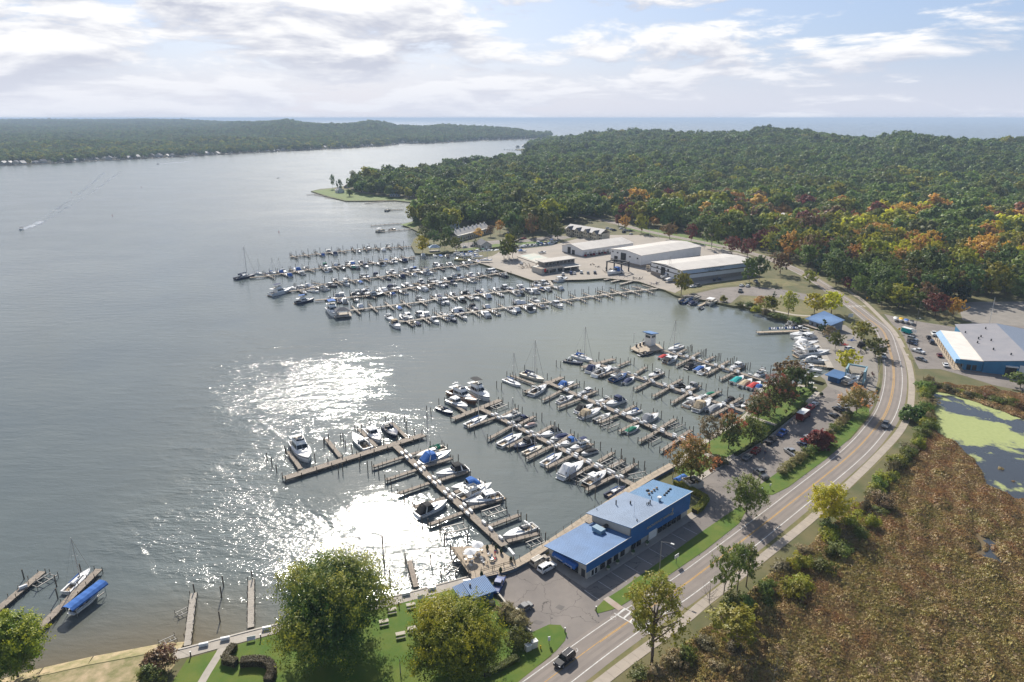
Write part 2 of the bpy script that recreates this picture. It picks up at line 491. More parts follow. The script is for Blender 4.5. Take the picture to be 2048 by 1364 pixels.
# ------------------------------------------------------------------ land
sheet('ground', LAND_R, LZ, FIELD, depth=3.0)
sheet('far_shore', LAND_L, 0.8, SOIL, depth=2.5)
def polar_terrain(name, az0, az1, na, rs, fn, poly):
    A = np.linspace(az0, az1, na); R = np.array(rs)
    aa, rr = np.meshgrid(A, R)
    x = rr * np.sin(aa); y = rr * np.cos(aa)
    z = fn(x, y)
    inside = in_poly(x, y, poly)
    z = np.where(inside, z - 0.4, -3.0)
    v = np.stack([x, y, z], -1).reshape(-1, 3)
    nr = len(R)
    i, j = np.meshgrid(np.arange(nr - 1), np.arange(na - 1), indexing='ij')
    a = (i * na + j).ravel(); f = np.stack([a, a + na, a + na + 1, a + 1], 1)[:, ::-1]
    me = bpy.data.meshes.new(name); me.from_pydata(v.tolist(), [], f.tolist()); me.materials.append(SOIL)
    me.polygons.foreach_set('use_smooth', [True] * len(me.polygons)); me.update()
    o = bpy.data.objects.new(name, me); link(o); o['kind'] = 'structure'
    return o
polar_terrain('wooded_hills', 0.0, 0.85, 90, np.geomspace(880, 3900, 60), terrain_r, LAND_R)
polar_terrain('far_wooded_hills', -0.85, 0.08, 110, np.geomspace(1700, 14000, 80), terrain_l, LAND_L)

# ------------------------------------------------------------------ water
GUSTY = [(pxp((365, 716), (560, 708), (700, 722), (785, 748), (775, 792), (700, 822), (625, 832), (600, 850), (612, 885), (560, 872), (480, 805), (400, 765), z=0), .82), (pxp((230, 1000), (420, 950), (560, 965), (620, 1010), (700, 1040), (860, 1010), (900, 1080), (860, 1165), (480, 1175), (300, 1120), z=0), 1.0),
         (pxp((330, 830), (480, 810), (585, 900), (560, 965), (380, 955), (280, 900), z=0), .6), (pxp((430, 655), (560, 662), (565, 682), (420, 692), z=0), .55), (pxp((760, 1180), (960, 1130), (1000, 1000), (900, 980), (780, 1060), z=0), .6)]
CALM = [pxp((585, 985), (640, 950), (850, 890), (905, 955), (965, 1030), (1010, 1075), (900, 1060), (820, 1020), (740, 1035), (660, 1050), z=0)]
def water_mat():
    m = bpy.data.materials.new('lake water'); m.use_nodes = True
    t = m.node_tree; b = t.nodes['Principled BSDF']; N = t.nodes.new; Lk = t.links.new
    c = N('ShaderNodeTexCoord')
    calm = N('ShaderNodeAttribute'); calm.attribute_name = 'calm'
    shal = N('ShaderNodeAttribute'); shal.attribute_name = 'shallow'
    # gusts: broad patches of rougher and smoother water
    def noise(scale, detail=3, rough=0.5, map_scale=None, rot=0.0, dist=0.0):
        n = N('ShaderNodeTexNoise'); n.inputs['Scale'].default_value = scale; n.inputs['Detail'].default_value = detail
        n.inputs['Roughness'].default_value = rough; n.inputs['Distortion'].default_value = dist
        if map_scale:
            mp = N('ShaderNodeMapping'); mp.inputs['Scale'].default_value = map_scale; mp.inputs['Rotation'].default_value = (0, 0, rot)
            Lk(c.outputs['Object'], mp.inputs['Vector']); Lk(mp.outputs[0], n.inputs['Vector'])
        else: Lk(c.outputs['Object'], n.inputs['Vector'])
        return n.outputs['Fac']
    def mth(op, a, bb, cl=False):
        n = N('ShaderNodeMath'); n.operation = op; n.use_clamp = cl
        for i, v in enumerate((a, bb)):
            if isinstance(v, (int, float)): n.inputs[i].default_value = v
            else: Lk(v, n.inputs[i])
        return n.outputs[0]
    def rng(v, a, bb, lo, hi):
        n = N('ShaderNodeMapRange'); n.interpolation_type = 'SMOOTHSTEP'
        Lk(v, n.inputs['Value']); n.inputs['From Min'].default_value = a; n.inputs['From Max'].default_value = bb
        n.inputs['To Min'].default_value = lo; n.inputs['To Max'].default_value = hi
        return n.outputs[0]
    open_ = N('ShaderNodeAttribute'); open_.attribute_name = 'open'
    wind = N('ShaderNodeAttribute'); wind.attribute_name = 'wind'
    gust = rng(noise(0.012, 3, 0.55, (1.0, 2.2, 1.0), 0.5, 0.5), 0.36, 0.62, 0.75, 1.2)
    ragged = rng(mth('ADD', wind.outputs['Fac'], mth('MULTIPLY', mth('SUBTRACT', noise(0.09, 5, 0.6, (0.7, 1.5, 1.0), 0.35), 0.5), 0.9)), 0.12, 0.9, 0.0, 1.0)
    amp = mth('MULTIPLY', mth('MULTIPLY', gust, mth('ADD', mth('MULTIPLY', ragged, 0.95), mth('ADD', mth('MULTIPLY', open_.outputs['Fac'], 0.16), 0.32))), mth('SUBTRACT', 1.0, mth('MULTIPLY', calm.outputs['Fac'], 0.7)))
    swell = mth('MULTIPLY', noise(0.16, 2, 0.5, (0.6, 1.7, 1), 0.35), 0.55)
    chop = mth('MULTIPLY', noise(0.75, 3, 0.55, (0.7, 1.5, 1), 0.35), 0.20)
    rip = mth('MULTIPLY', noise(2.6, 3, 0.6), 0.05)
    h = mth('MULTIPLY', mth('ADD', mth('ADD', swell, chop), rip), amp)
    bp = N('ShaderNodeBump'); bp.inputs['Strength'].default_value = 1.0; bp.inputs['Distance'].default_value = 1.0
    Lk(h, bp.inputs['Height']); Lk(bp.outputs[0], b.inputs['Normal'])
    x = N('ShaderNodeMix'); x.data_type = 'RGBA'
    x.inputs['A'].default_value = (0.10, 0.122, 0.124, 1); x.inputs['B'].default_value = (0.118, 0.140, 0.137, 1)
    Lk(rng(noise(0.02, 4), 0.35, 0.65, 0, 1), x.inputs['Factor'])
    x2 = N('ShaderNodeMix'); x2.data_type = 'RGBA'; x2.inputs['B'].default_value = (0.15, 0.12, 0.07, 1)
    Lk(shal.outputs['Fac'], x2.inputs['Factor']); Lk(x.outputs['Result'], x2.inputs['A'])
    silt = N('ShaderNodeAttribute'); silt.attribute_name = 'silt'
    x3 = N('ShaderNodeMix'); x3.data_type = 'RGBA'; x3.inputs['B'].default_value = (0.215, 0.225, 0.175, 1)
    Lk(silt.outputs['Fac'], x3.inputs['Factor']); Lk(x2.outputs['Result'], x3.inputs['A']); Lk(x3.outputs['Result'], b.inputs['Base Color'])
    Lk(mth('ADD', rng(amp, 0.0, 1.0, 0.055, 0.115), mth('MULTIPLY', open_.outputs['Fac'], 0.13)), b.inputs['Roughness'])
    b.inputs['IOR'].default_value = 1.333
    b.inputs['Specular IOR Level'].default_value = 0.5
    return m
def build_water():
    az = np.concatenate([np.radians(np.arange(-180, -46, 6.0)), np.radians(np.linspace(-46, 46, 231)), np.radians(np.arange(52, 181, 6.0))])
    R = np.concatenate([[1.0, 30.0], np.geomspace(55, 900, 150), np.geomspace(950, 70000, 50)])
    na, nr = len(az), len(R)
    aa, rr = np.meshgrid(az, R)
    x = rr * np.sin(aa); y = rr * np.cos(aa)
    v = np.stack([x, y, np.zeros_like(x)], -1).reshape(-1, 3)
    i, j = np.meshgrid(np.arange(nr - 1), np.arange(na - 1), indexing='ij')
    a = (i * na + j).ravel(); f = np.stack([a, a + 1, a + na + 1, a + na], 1)[:, ::-1]
    me = bpy.data.meshes.new('lake'); me.from_pydata(v.tolist(), [], f.tolist()); me.materials.append(water_mat())
    xx, yy = x.ravel(), y.ravel()
    calm = np.zeros(len(xx))
    for p in CALM:
        for dx, dy in [(q * math.cos(t * 1.257), q * math.sin(t * 1.257)) for q in (3, 8, 14) for t in range(5)]:
            calm += in_poly(xx + dx, yy + dy, p) / 15.0
    wind = np.zeros(len(xx))
    for p, k in GUSTY:
        for dx, dy in [(q * math.cos(t * 1.257), q * math.sin(t * 1.257) * 1.6) for q in (5, 13, 23) for t in range(5)]:
            wind += k * in_poly(xx + dx, yy + dy, p) / 15.0
    # shallows: near the beach at the lower left
    bx = [P(*q) for q in SHORE[:7]]
    d = np.full(len(xx), 1e9)
    for k in range(len(bx) - 1):
        ax, ay = bx[k].x, bx[k].y; ex, ey = bx[k + 1].x - ax, bx[k + 1].y - ay
        t = np.clip(((xx - ax) * ex + (yy - ay) * ey) / (ex * ex + ey * ey), 0, 1)
        d = np.minimum(d, np.hypot(xx - ax - t * ex, yy - ay - t * ey))
    sh = np.clip(1 - d / 26, 0, 1) ** 1.3
    cx, cy = P(1280, 740)[:2]; dx, dy = P(1280, 600)[:2]
    silt = np.clip(1.25 - np.hypot((xx - cx) / 85, (yy - (cy + dy) / 2) / 150), 0, 1) ** 1.2 * .8
    for nm, val in (('silt', silt), ('calm', calm), ('shallow', sh), ('wind', wind), ('open', smooth01((np.hypot(xx, yy) - 330) / 500))):
        at = me.attributes.new(nm, 'FLOAT', 'POINT'); at.data.foreach_set('value', val.astype(np.float32))
    me.update()
    o = bpy.data.objects.new('lake', me); link(o); o['kind'] = 'structure'
build_water()

# ------------------------------------------------------------------ air
hz_m = bpy.data.materials.new('hazy air'); hz_m.use_nodes = True
hn = hz_m.node_tree; hn.nodes.clear()
pv = hn.nodes.new('ShaderNodeVolumePrincipled')
pv.inputs['Color'].default_value = (0.62, 0.78, 1.0, 1)
pv.inputs['Density'].default_value = 0.00011
pv.inputs['Density Attribute'].default_value = ''
pv.inputs['Anisotropy'].default_value = 0.0
ho = hn.nodes.new('ShaderNodeOutputMaterial'); hn.links.new(pv.outputs[0], ho.inputs['Volume'])
hb = MB(); hb.box((0, 0, 51.5), (150000, 150000, 111)); 
ho_ = hb.build('haze', hz_m); ho_['kind'] = 'stuff'; ho_['label'] = 'thin pale haze over lake and woods'

# ------------------------------------------------------------------ road
def smooth_path(pts, step=3.0):
    """Catmull-Rom through world points"""
    pts = [np.array(p[:2]) for p in pts]
    pts = [2 * pts[0] - pts[1]] + pts + [2 * pts[-1] - pts[-2]]
    out = []
    for i in range(1, len(pts) - 2):
        p0, p1, p2, p3 = pts[i - 1:i + 3]
        n = max(2, int(np.linalg.norm(p2 - p1) / step))
        for k in range(n):
            t = k / n
            out.append(0.5 * ((2 * p1) + (p2 - p0) * t + (2 * p0 - 5 * p1 + 4 * p2 - p3) * t * t + (3 * p1 - p0 - 3 * p2 + p3) * t ** 3))
    out.append(pts[-2])
    return np.array(out)
def offset(path, d):
    """positive d = to the right of travel"""
    tg = np.gradient(path, axis=0); tg /= np.linalg.norm(tg, axis=1)[:, None] + 1e-9
    nrm = np.stack([tg[:, 1], -tg[:, 0]], 1)
    return path + nrm * (np.asarray(d)[..., None] if np.ndim(d) else d)
def ribbon(name, path, a, b, z, m, parent=None, kind='structure', th=0.0):
    A = offset(path, a); B = offset(path, b)
    n = len(path)
    v = [(p[0], p[1], z) for p in A] + [(p[0], p[1], z) for p in B]
    f = [(i, n + i, n + i + 1, i + 1) for i in range(n - 1)]
    if th:
        v += [(p[0], p[1], z - th) for p in A] + [(p[0], p[1], z - th) for p in B]
        f += [(i + 1, 2 * n + i + 1, 2 * n + i, i) for i in range(n - 1)] + [(n + i, 3 * n + i, 3 * n + i + 1, n + i + 1) for i in range(n - 1)]
    me = bpy.data.meshes.new(name); me.from_pydata(v, [], f); me.materials.append(m); me.update()
    o = bpy.data.objects.new(name, me); link(o, parent)
    if not parent and kind: o['kind'] = kind
    return o
ROAD_PX = [(1010, 1425), (1093.6, 1362.6), (1199, 1284), (1290, 1221), (1369, 1169), (1481, 1084), (1590, 999), (1700, 910), (1747, 860), (1772, 822),
           (1784, 780), (1786, 740), (1779, 702), (1765, 662), (1736, 638), (1706, 614), (1670, 589), (1640, 568), (1612, 551), (1570, 531), (1520, 512), (1448, 494),
           (1380, 480), (1300, 464), (1220, 444), (1150, 428)]
ROAD = smooth_path([P(*q) for q in ROAD_PX])
ribbon('road', ROAD, -3.7, 4.9, LZ + 0.03, ROADM, th=0.1)
ZM = LZ + 0.038
for d_ in (-2.3, -0.85, 0.9, 2.35): ribbon('tyre_track', ROAD, d_ - .3, d_ + .3, LZ + .034, mat('worn wheel track', (.232, .20, .176), .85, col2=(.19, .164, .146), vscale=.2, detail=9))
ribbon('road_edge_line', ROAD, -2.95, -2.78, ZM, PAINT_W)
ribbon('road_edge_line', ROAD, 3.1, 3.3, ZM, PAINT_W)
def near_part(path, p0, p1):
    i0 = np.argmin(np.hypot(path[:, 0] - p0[0], path[:, 1] - p0[1])); i1 = np.argmin(np.hypot(path[:, 0] - p1[0], path[:, 1] - p1[1]))
    return path[i0:i1 + 1]
ribbon('road_centre_line', ROAD, -0.17, -0.06, ZM, PAINT_Y)
ribbon('road_centre_line', near_part(ROAD, P(1199, 1284), P(1706, 614)), 0.06, 0.16, ZM, PAINT_Y)
ribbon('road_centre_line', near_part(ROAD, P(1747, 860), P(1736, 638)), 0.42, 0.55, ZM, PAINT_Y)
def crosswalk(pa, pb, n, parent=None):
    o = None
    a = P(*pa); b = P(*pb); d = (b - a); L = d.length; d.normalize()
    mb = MB(); nn = Vector((-d.y, d.x, 0))
    for s in (-1.35, 1.35): mb.beam(a + nn * s + Vector((0, 0, 0.0)), b + nn * s, 0.25, 0.004)
    for i in range(n):
        c = a + d * (L * (i + 0.5) / n)
        mb.box((c.x, c.y, c.z), (0.4, 2.4, 0.004), math.atan2(d.y, d.x))
    ob = mb.build('crosswalk', PAINT_W); ob.location.z = 0.040; ob['kind'] = 'structure'
crosswalk((1236, 1220), (1312, 1263), 6)
crosswalk((1695, 613), (1739, 612), 6)
mb = MB()
for q in ((1227, 1236), (1150, 1300)):
    c = P(*q); mb.tube([(c.x + 0.55 * math.cos(a * PI / 8), c.y + 0.55 * math.sin(a * PI / 8), 0) for a in range(17)], 0.06, 4, caps=False)
mk = mb.build('painted_road_ring', PAINT_W); mk.location.z = LZ + 0.03; mk.scale.z = 0.08; mk['kind'] = 'structure'

# bike path on the far side of the road, cast in slabs
SIDE_PX = [(1150, 1405), (1205, 1362), (1257, 1322), (1369, 1240), (1406, 1208), (1536, 1107), (1624, 1036), (1692, 973), (1750, 917), (1797, 866), (1815, 832), (1822, 800), (1822, 752),
           (1811, 708), (1790, 667), (1766, 640), (1730, 605), (1712, 592), (1690, 577)]
SIDE = smooth_path([P(*q) for q in SIDE_PX])
ribbon('verge', ROAD, 4.7, 8.0, LZ + 0.02, VERGE)
def slab_path(name, path, a, b, z, m, length, th=0.12, gap=0.02, limit=300):
    """a path cast in separate slabs: one object per slab, a base under the rest"""
    base = ribbon(name, path, a + 0.02, b - 0.02, z - 0.025, m, th=0.1)
    s = np.concatenate([[0], np.cumsum(np.linalg.norm(np.diff(path, axis=0), axis=1))])
    A = offset(path, a); B = offset(path, b)
    n = min(limit, int(s[-1] / length))
    for k in range(n):
        s0 = k * length + gap; s1 = (k + 1) * length - gap
        q = [np.array([np.interp(t, s, Q[:, 0]), np.interp(t, s, Q[:, 1])]) for Q in (A, B) for t in (s0, s1)]
        dz = random.uniform(-0.006, 0.006)
        mb = MB().prism([q[0], q[1], q[3], q[2]], z - th, z + dz)
        mb.build('slab', m, base)
    return base
slab_path('bike_path', SIDE, -1.1, 1.1, LZ + 0.06, mat('path concrete', (0.40, 0.345, 0.285), 0.9, col2=(0.33, 0.285, 0.24), vscale=0.4, detail=8), 2.4, limit=200)

# ------------------------------------------------------------------ paved lots, lawns, beach
lot = pxp((1026, 1141), (1066, 1124), (1100, 1106), (1177, 1150), (1390, 1022), (1405, 1000), (1370, 985), (1400, 960), (1432, 940), (1467, 918), (1522, 888), (1562, 856), (1600, 826), (1640, 786), (1655, 772),
          (1650, 755), (1672, 742), (1690, 730), (1680, 700), (1690, 690), (1730, 700), (1745, 690), (1755, 720), (1758, 770), (1745, 815), (1690, 890), (1560, 1000), (1450, 1085), (1300, 1190), (1170, 1290), (1120, 1330), (1060, 1263), (1047, 1253), (1002, 1205), (996, 1165))
sheet('parking_lot', lot, LZ + 0.012, ASPH)
yard = pxp((1640, 752), (1668, 738), (1655, 712), (1634, 682), (1622, 664), (1640, 655), (1690, 650), (1710, 665), (1735, 690), (1752, 720), (1757, 760), (1750, 790), (1720, 800), (1655, 772), (1650, 760))
for k, (x, y, w_, h_) in enumerate(((1075, 1245, 14, 5), (1120, 1215, 10, 6), (1195, 1190, 16, 5), (1470, 960, 14, 6), (1600, 870, 12, 5), (1660, 800, 14, 5), (1520, 925, 9, 4))): sheet('asphalt_patch', pxp((x - w_, y), (x - w_ * .2, y - h_), (x + w_, y - h_ * .3), (x + w_ * .3, y + h_)), LZ + .016, mat('asphalt patch', (.16, .145, .135), .9, col2=(.12, .11, .10), vscale=.3, detail=8))
sheet('boat_yard', yard, LZ + 0.016, GRAVEL)
lot_r = pxp((1768, 628), (1800, 636), (1850, 645), (1915, 655), (1960, 640), (2100, 640), (2100, 800), (2048, 782), (1985, 770), (1930, 752), (1880, 738), (1838, 738), (1826, 715), (1800, 668))
sheet('store_parking_lot', lot_r, LZ + 0.014, ASPH)
sheet('gravel_lot', pxp((1916, 612), (1940, 604), (2300, 600), (2300, 660), (2048, 652), (1960, 648), (1925, 640)), LZ + 0.018, GRAVEL)
ramp = pxp((1362, 592), (1400, 585), (1440, 576), (1490, 572), (1560, 578), (1620, 590), (1668, 602), (1680, 612), (1640, 610), (1600, 598), (1540, 594), (1480, 590), (1462, 606), (1440, 605), (1425, 602), (1396, 598))
sheet('boat_ramp', ramp, LZ + 0.014, ASPH)
yard2 = pxp((1328, 579), (1316, 576), (1278, 563), (1210, 556), (1170, 559), (1066, 561), (1028, 548), (966, 528), (940, 521), (985, 512), (1000, 503), (1100, 492), (1180, 470), (1280, 470), (1400, 486), (1500, 512), (1530, 535), (1500, 555), (1420, 566), (1370, 575), (1350, 586))
sheet('marina_yard', yard2, LZ + 0.014, mat('pale yard concrete', (0.36, 0.315, 0.265), 0.9, col2=(0.29, 0.26, 0.225), vscale=0.06, detail=8))
sheet('condo_lot', pxp((905, 497), (925, 486), (1000, 480), (1060, 478), (1110, 470), (1150, 474), (1110, 482), (1000, 490), (950, 496)), LZ + 0.02, ASPH)
lawn = pxp((345, 1364), (375, 1318), (512, 1279), (700, 1232), (782, 1209), (912, 1176), (985, 1195), (1001, 1207), (1046, 1255), (1061, 1266), (1098, 1249), (1121, 1250), (1134, 1267), (1130, 1281), (1112, 1302), (1060, 1345), (1010, 1385), (900, 1480), (200, 1500), (300, 1420))
sheet('lawn', lawn, LZ + 0.05, LAWN, depth=0.06)
sheet('beach', pxp((-200, 1430), (60, 1358), (175, 1332), (250, 1318), (317, 1305), (352, 1302), (350, 1330), (320, 1364), (260, 1420), (-100, 1500)), LZ + 0.03, SAND)
bs = MB()
bp_ = [P(*q) for q in ((-150, 1415), (75, 1353), (175, 1330), (250, 1316), (317, 1303), (357, 1301))]
for i in range(len(bp_) - 1):
    a, b = bp_[i], bp_[i + 1]; nn = Vector((-(b - a).y, (b - a).x, 0)).normalized() * (4.5)
    bs.quad((a.x, a.y, LZ + 0.03), (b.x, b.y, LZ + 0.03), (b.x + nn.x, b.y + nn.y, -0.25), (a.x + nn.x, a.y + nn.y, -0.25))
bs.build('beach_slope', SAND)['kind'] = 'structure'
sheet('lawn_strip', pxp((1208, 1200), (1240, 1180), (1320, 1123), (1400, 1066), (1470, 1018), (1483, 1012), (1492, 1022), (1478, 1047), (1408, 1102), (1306, 1172), (1240, 1213), (1222, 1220), (1195, 1227), (1189, 1220)), LZ + 0.07, LAWN, depth=0.08)
sheet('lawn_strip', pxp((1516, 972), (1545, 952), (1600, 912), (1625, 895), (1675, 853), (1695, 831), (1725, 813), (1738, 811), (1738, 830), (1702, 875), (1652, 918), (1602, 955), (1577, 974), (1545, 990), (1522, 989)), LZ + 0.07, LAWN, depth=0.08)
sheet('park_lawn', pxp((1346, 937), (1386, 896), (1442, 858), (1490, 829), (1530, 768), (1600, 770), (1634, 778), (1594, 824), (1556, 853), (1516, 884), (1462, 914), (1426, 937), (1398, 957), (1372, 966)), LZ + 0.05, LAWN, depth=0.06)
sheet('lawn_strip', pxp((1792, 669), (1802, 672), (1822, 705), (1829, 720), (1819, 720), (1806, 695)), LZ + 0.06, VERGE, depth=0.07)
sheet('lawn_strip', pxp((1757, 735), (1761, 737), (1760, 765), (1754, 783), (1750, 783), (1756, 760)), LZ + 0.06, VERGE, depth=0.07)
sheet('lawn_strip', pxp((1352, 584), (1400, 572), (1480, 562), (1520, 556), (1560, 558), (1600, 570), (1560, 574), (1500, 570), (1450, 572), (1400, 582), (1365, 590)), LZ + 0.04, VERGE)
sheet('lawn_strip', pxp((1480, 596), (1500, 592), (1560, 598), (1640, 612), (1660, 622), (1650, 640), (1612, 640), (1560, 625), (1500, 608)), LZ + 0.04, VERGE)
sheet('lawn_strip', pxp((1235, 447), (1330, 462), (1440, 483), (1470, 492), (1440, 497), (1330, 474), (1255, 459)), LZ + 0.026, LAWN)
sheet('lawn_strip', pxp((800, 449), (845, 440), (850, 446), (826, 456)), LZ + 0.03, LAWN)
sheet('lawn_strip', pxp((624, 382), (664, 377), (700, 382), (760, 392), (845, 402), (850, 406), (790, 400), (692, 401), (655, 392)), LZ + 0.03, LAWN)
sheet('lawn_strip', pxp((905, 502), (990, 488), (1110, 480), (1112, 484), (1000, 493), (950, 499)), LZ + 0.024, LAWN)
# ------------------------------------------------------------------ boats
CANVAS = {k: mat(k + ' canvas', c, 0.85, var=0.12, vscale=1.5) for k, c in dict(
    blue=(0.03, 0.13, 0.42), navy=(0.015, 0.03, 0.10), black=(0.016, 0.017, 0.02), green=(0.0, 0.17, 0.10), teal=(0.0, 0.33, 0.33), red=(0.50, 0.03, 0.03),
    tan=(0.45, 0.36, 0.24), white=(0.74, 0.74, 0.74), grey=(0.30, 0.31, 0.33), yellow=(0.75, 0.45, 0.02), pink=(0.42, 0.30, 0.27), brown=(0.12, 0.08, 0.05)).items()}
HULLM = {'white': WHITE, 'navy': mat('navy hull', (0.012, 0.02, 0.06), 0.2, spec=0.6), 'black': mat('black hull', (0.012, 0.012, 0.014), 0.2, spec=0.6),
         'blue': mat('blue hull', (0.02, 0.07, 0.22), 0.2, spec=0.6), 'cream': CREAM, 'grey': mat('grey hull', (0.3, 0.32, 0.34), 0.25), 'wood': mat('varnished wood', (0.16, 0.07, 0.03), 0.3, var=0.2, vscale=2)}
TEAK = mat('teak sole', (0.33, 0.24, 0.15), 0.7, var=0.15, vscale=2)
VINYL = mat('cream vinyl seat', (0.55, 0.50, 0.42), 0.6)
BOTTOM = mat('bottom paint', (0.02, 0.03, 0.06), 0.6)
def half(t, full=0.97, k=2.1, ts=0.5):
    if t < ts: return full + (1 - full) * (t / ts)
    return max(0.0, 1 - ((t - ts) / (1 - ts)) ** k)
def hull_parts(L, B, fb, tc=0.5, rim=0.28, floor=0.30, rise=0.45, ns=12, open_=True, x0=None):
    """hull shell with side decks, foredeck and a sunken cockpit; returns hull and sole"""
    x0 = -L / 2 if x0 is None else x0
    mb = MB(); ts = [i / ns for i in range(ns + 1)]
    S = []
    for t in ts:
        wd = max(B / 2 * half(t), 0.03); z = fb * (1 + rise * t * t)
        x = x0 + L * t
        rake = (0.06 * L) * max(0, t - 0.75) / 0.25
        S.append([(x - rake * 1.4, 0, -0.35), (x - rake, -wd * 0.82, -0.02 + 0.05 * t), (x - rake * 0.3, -wd * 0.97, z * 0.55), (x, -wd, z), (x, wd, z), (x - rake * 0.3, wd * 0.97, z * 0.55), (x - rake, wd * 0.82, -0.02 + 0.05 * t)])
    n = 7
    b = len(mb.v)
    for r in S: mb.v += r
    for i in range(ns):
        for k in range(n):
            if k == 3: continue                      # deck edge to deck edge stays open
            k2 = (k + 1) % n
            mb.f.append((b + i * n + k, b + (i + 1) * n + k, b + (i + 1) * n + k2, b + i * n + k2))
    mb.f.append(tuple(b + k for k in range(n)))
    ic = max(1, int(round(tc * ns))) if open_ else 0
    for i in range(ns):
        A, Bq = S[i], S[i + 1]
        if i >= ic:
            cz = 0.10 * B * 0.5
            ca = (A[3][0], 0, A[3][2] + cz * half(ts[i])); cb = (Bq[3][0], 0, Bq[3][2] + cz * half(ts[i + 1]))
            mb.add([A[3], Bq[3], cb, ca], [(0, 1, 2, 3)]); mb.add([ca, cb, Bq[4], A[4]], [(0, 1, 2, 3)])
        else:
            for sgn, k in ((-1, 3), (1, 4)):
                a, c = A[k], Bq[k]
                ai = (a[0], a[1] - sgn * rim, a[2] + 0.04); ci = (c[0], c[1] - sgn * rim, c[2] + 0.04)
                q = [(0, 1, 2, 3)] if sgn < 0 else [(3, 2, 1, 0)]
                mb.add([a, c, ci, ai], q)
                mb.add([ai, ci, (ci[0], ci[1], floor), (ai[0], ai[1], floor)], q)
    sole = MB()
    if open_:
        xa, xb = S[0][3][0], S[ic][3][0]; wa, wb = -S[0][3][1] - rim, -S[ic][3][1] - rim
        sole.quad((xa, -wa, floor), (xb, -wb, floor), (xb, wb, floor), (xa, wa, floor))
        mb.quad((xb, -wb, floor), (xb, -wb, S[ic][3][2] + .04), (xb, wb, S[ic][3][2] + .04), (xb, wb, floor))
        mb.box((xa + 0.1, 0, fb * 0.62 + .02), (0.2, wa * 2, fb * 0.72))
    return mb, sole, S
def stripe(S, z0, z1, out=0.02):
    mb = MB()
    for sgn in (-1, 1):
        for i in range(len(S) - 1):
            q = []
            for r in (S[i], S[i + 1]):
                lo, hi = (r[2], r[3]) if sgn < 0 else (r[5], r[4])
                for z in (z0, z1):
                    t = z
                    p = [lo[k] + (hi[k] - lo[k]) * t for k in range(3)]; p[1] += sgn * out
                    q.append(tuple(p))
            o = (0, 2, 3, 1) if sgn < 0 else (1, 3, 2, 0)
            mb.quad(*[q[k] for k in o])
    return mb
def rail(S, i0, h, r=0.03):
    mb = MB()
    pts = [(s[3][0] - 0.05, s[3][1] * 0.93, s[3][2] + h) for s in S[i0:]] + [(s[4][0] - 0.05, s[4][1] * 0.93, s[4][2] + h) for s in reversed(S[i0:])]
    mb.tube(pts, r, 4)
    for s in S[i0::2]:
        for k in (3, 4): mb.tube([(s[k][0], s[k][1] * 0.93, s[k][2]), (s[k][0] - 0.05, s[k][1] * 0.93, s[k][2] + h)], r * 0.8, 3)
    return mb
def lump_box(x0, x1, w0, w1, z0, z1, slope0=0.0, slope1=0.0, tw=0.82):
    """cabin block: raked ends, tumblehome sides"""
    r0 = [(x0, -w0, z0), (x1, -w1, z0), (x1, w1, z0), (x0, w0, z0)]
    r1 = [(x0 + slope0, -w0 * tw, z1), (x1 - slope1, -w1 * tw, z1), (x1 - slope1, w1 * tw, z1), (x0 + slope0, w0 * tw, z1)]
    return MB().loft([r0, r1])
def band(x0, x1, w0, w1, z0, z1, s0, s1, tw=0.82, f0=0.25, f1=0.85, out=0.02, front=True, back=False):
    """window band round a cabin block made by lump_box with the same measures"""
    mb = MB()
    def ring(f, o):
        q = 1 + (tw - 1) * f
        return [(x0 + s0 * f - o, -w0 * q - o, z0 + (z1 - z0) * f), (x1 - s1 * f + o, -w1 * q - o, z0 + (z1 - z0) * f), (x1 - s1 * f + o, w1 * q + o, z0 + (z1 - z0) * f), (x0 + s0 * f - o, w0 * q + o, z0 + (z1 - z0) * f)]
    a, b = ring(f0, out), ring(f1, out)
    def side(i, j, lo, hi):
        P0, P1, Q0, Q1 = [Vector(q) for q in (a[i], a[j], b[i], b[j])]
        mb.quad(*[tuple(v) for v in (P0.lerp(P1, lo), P0.lerp(P1, hi), Q0.lerp(Q1, hi), Q0.lerp(Q1, lo))])
    side(0, 1, 0.06, 0.62); side(0, 1, 0.66, 0.97); side(2, 3, 0.03, 0.34); side(2, 3, 0.38, 0.94)
    if front: side(1, 2, 0.04, 0.49); side(1, 2, 0.51, 0.96)
    if back: side(3, 0, 0.1, 0.9)
    return mb
BP = {}
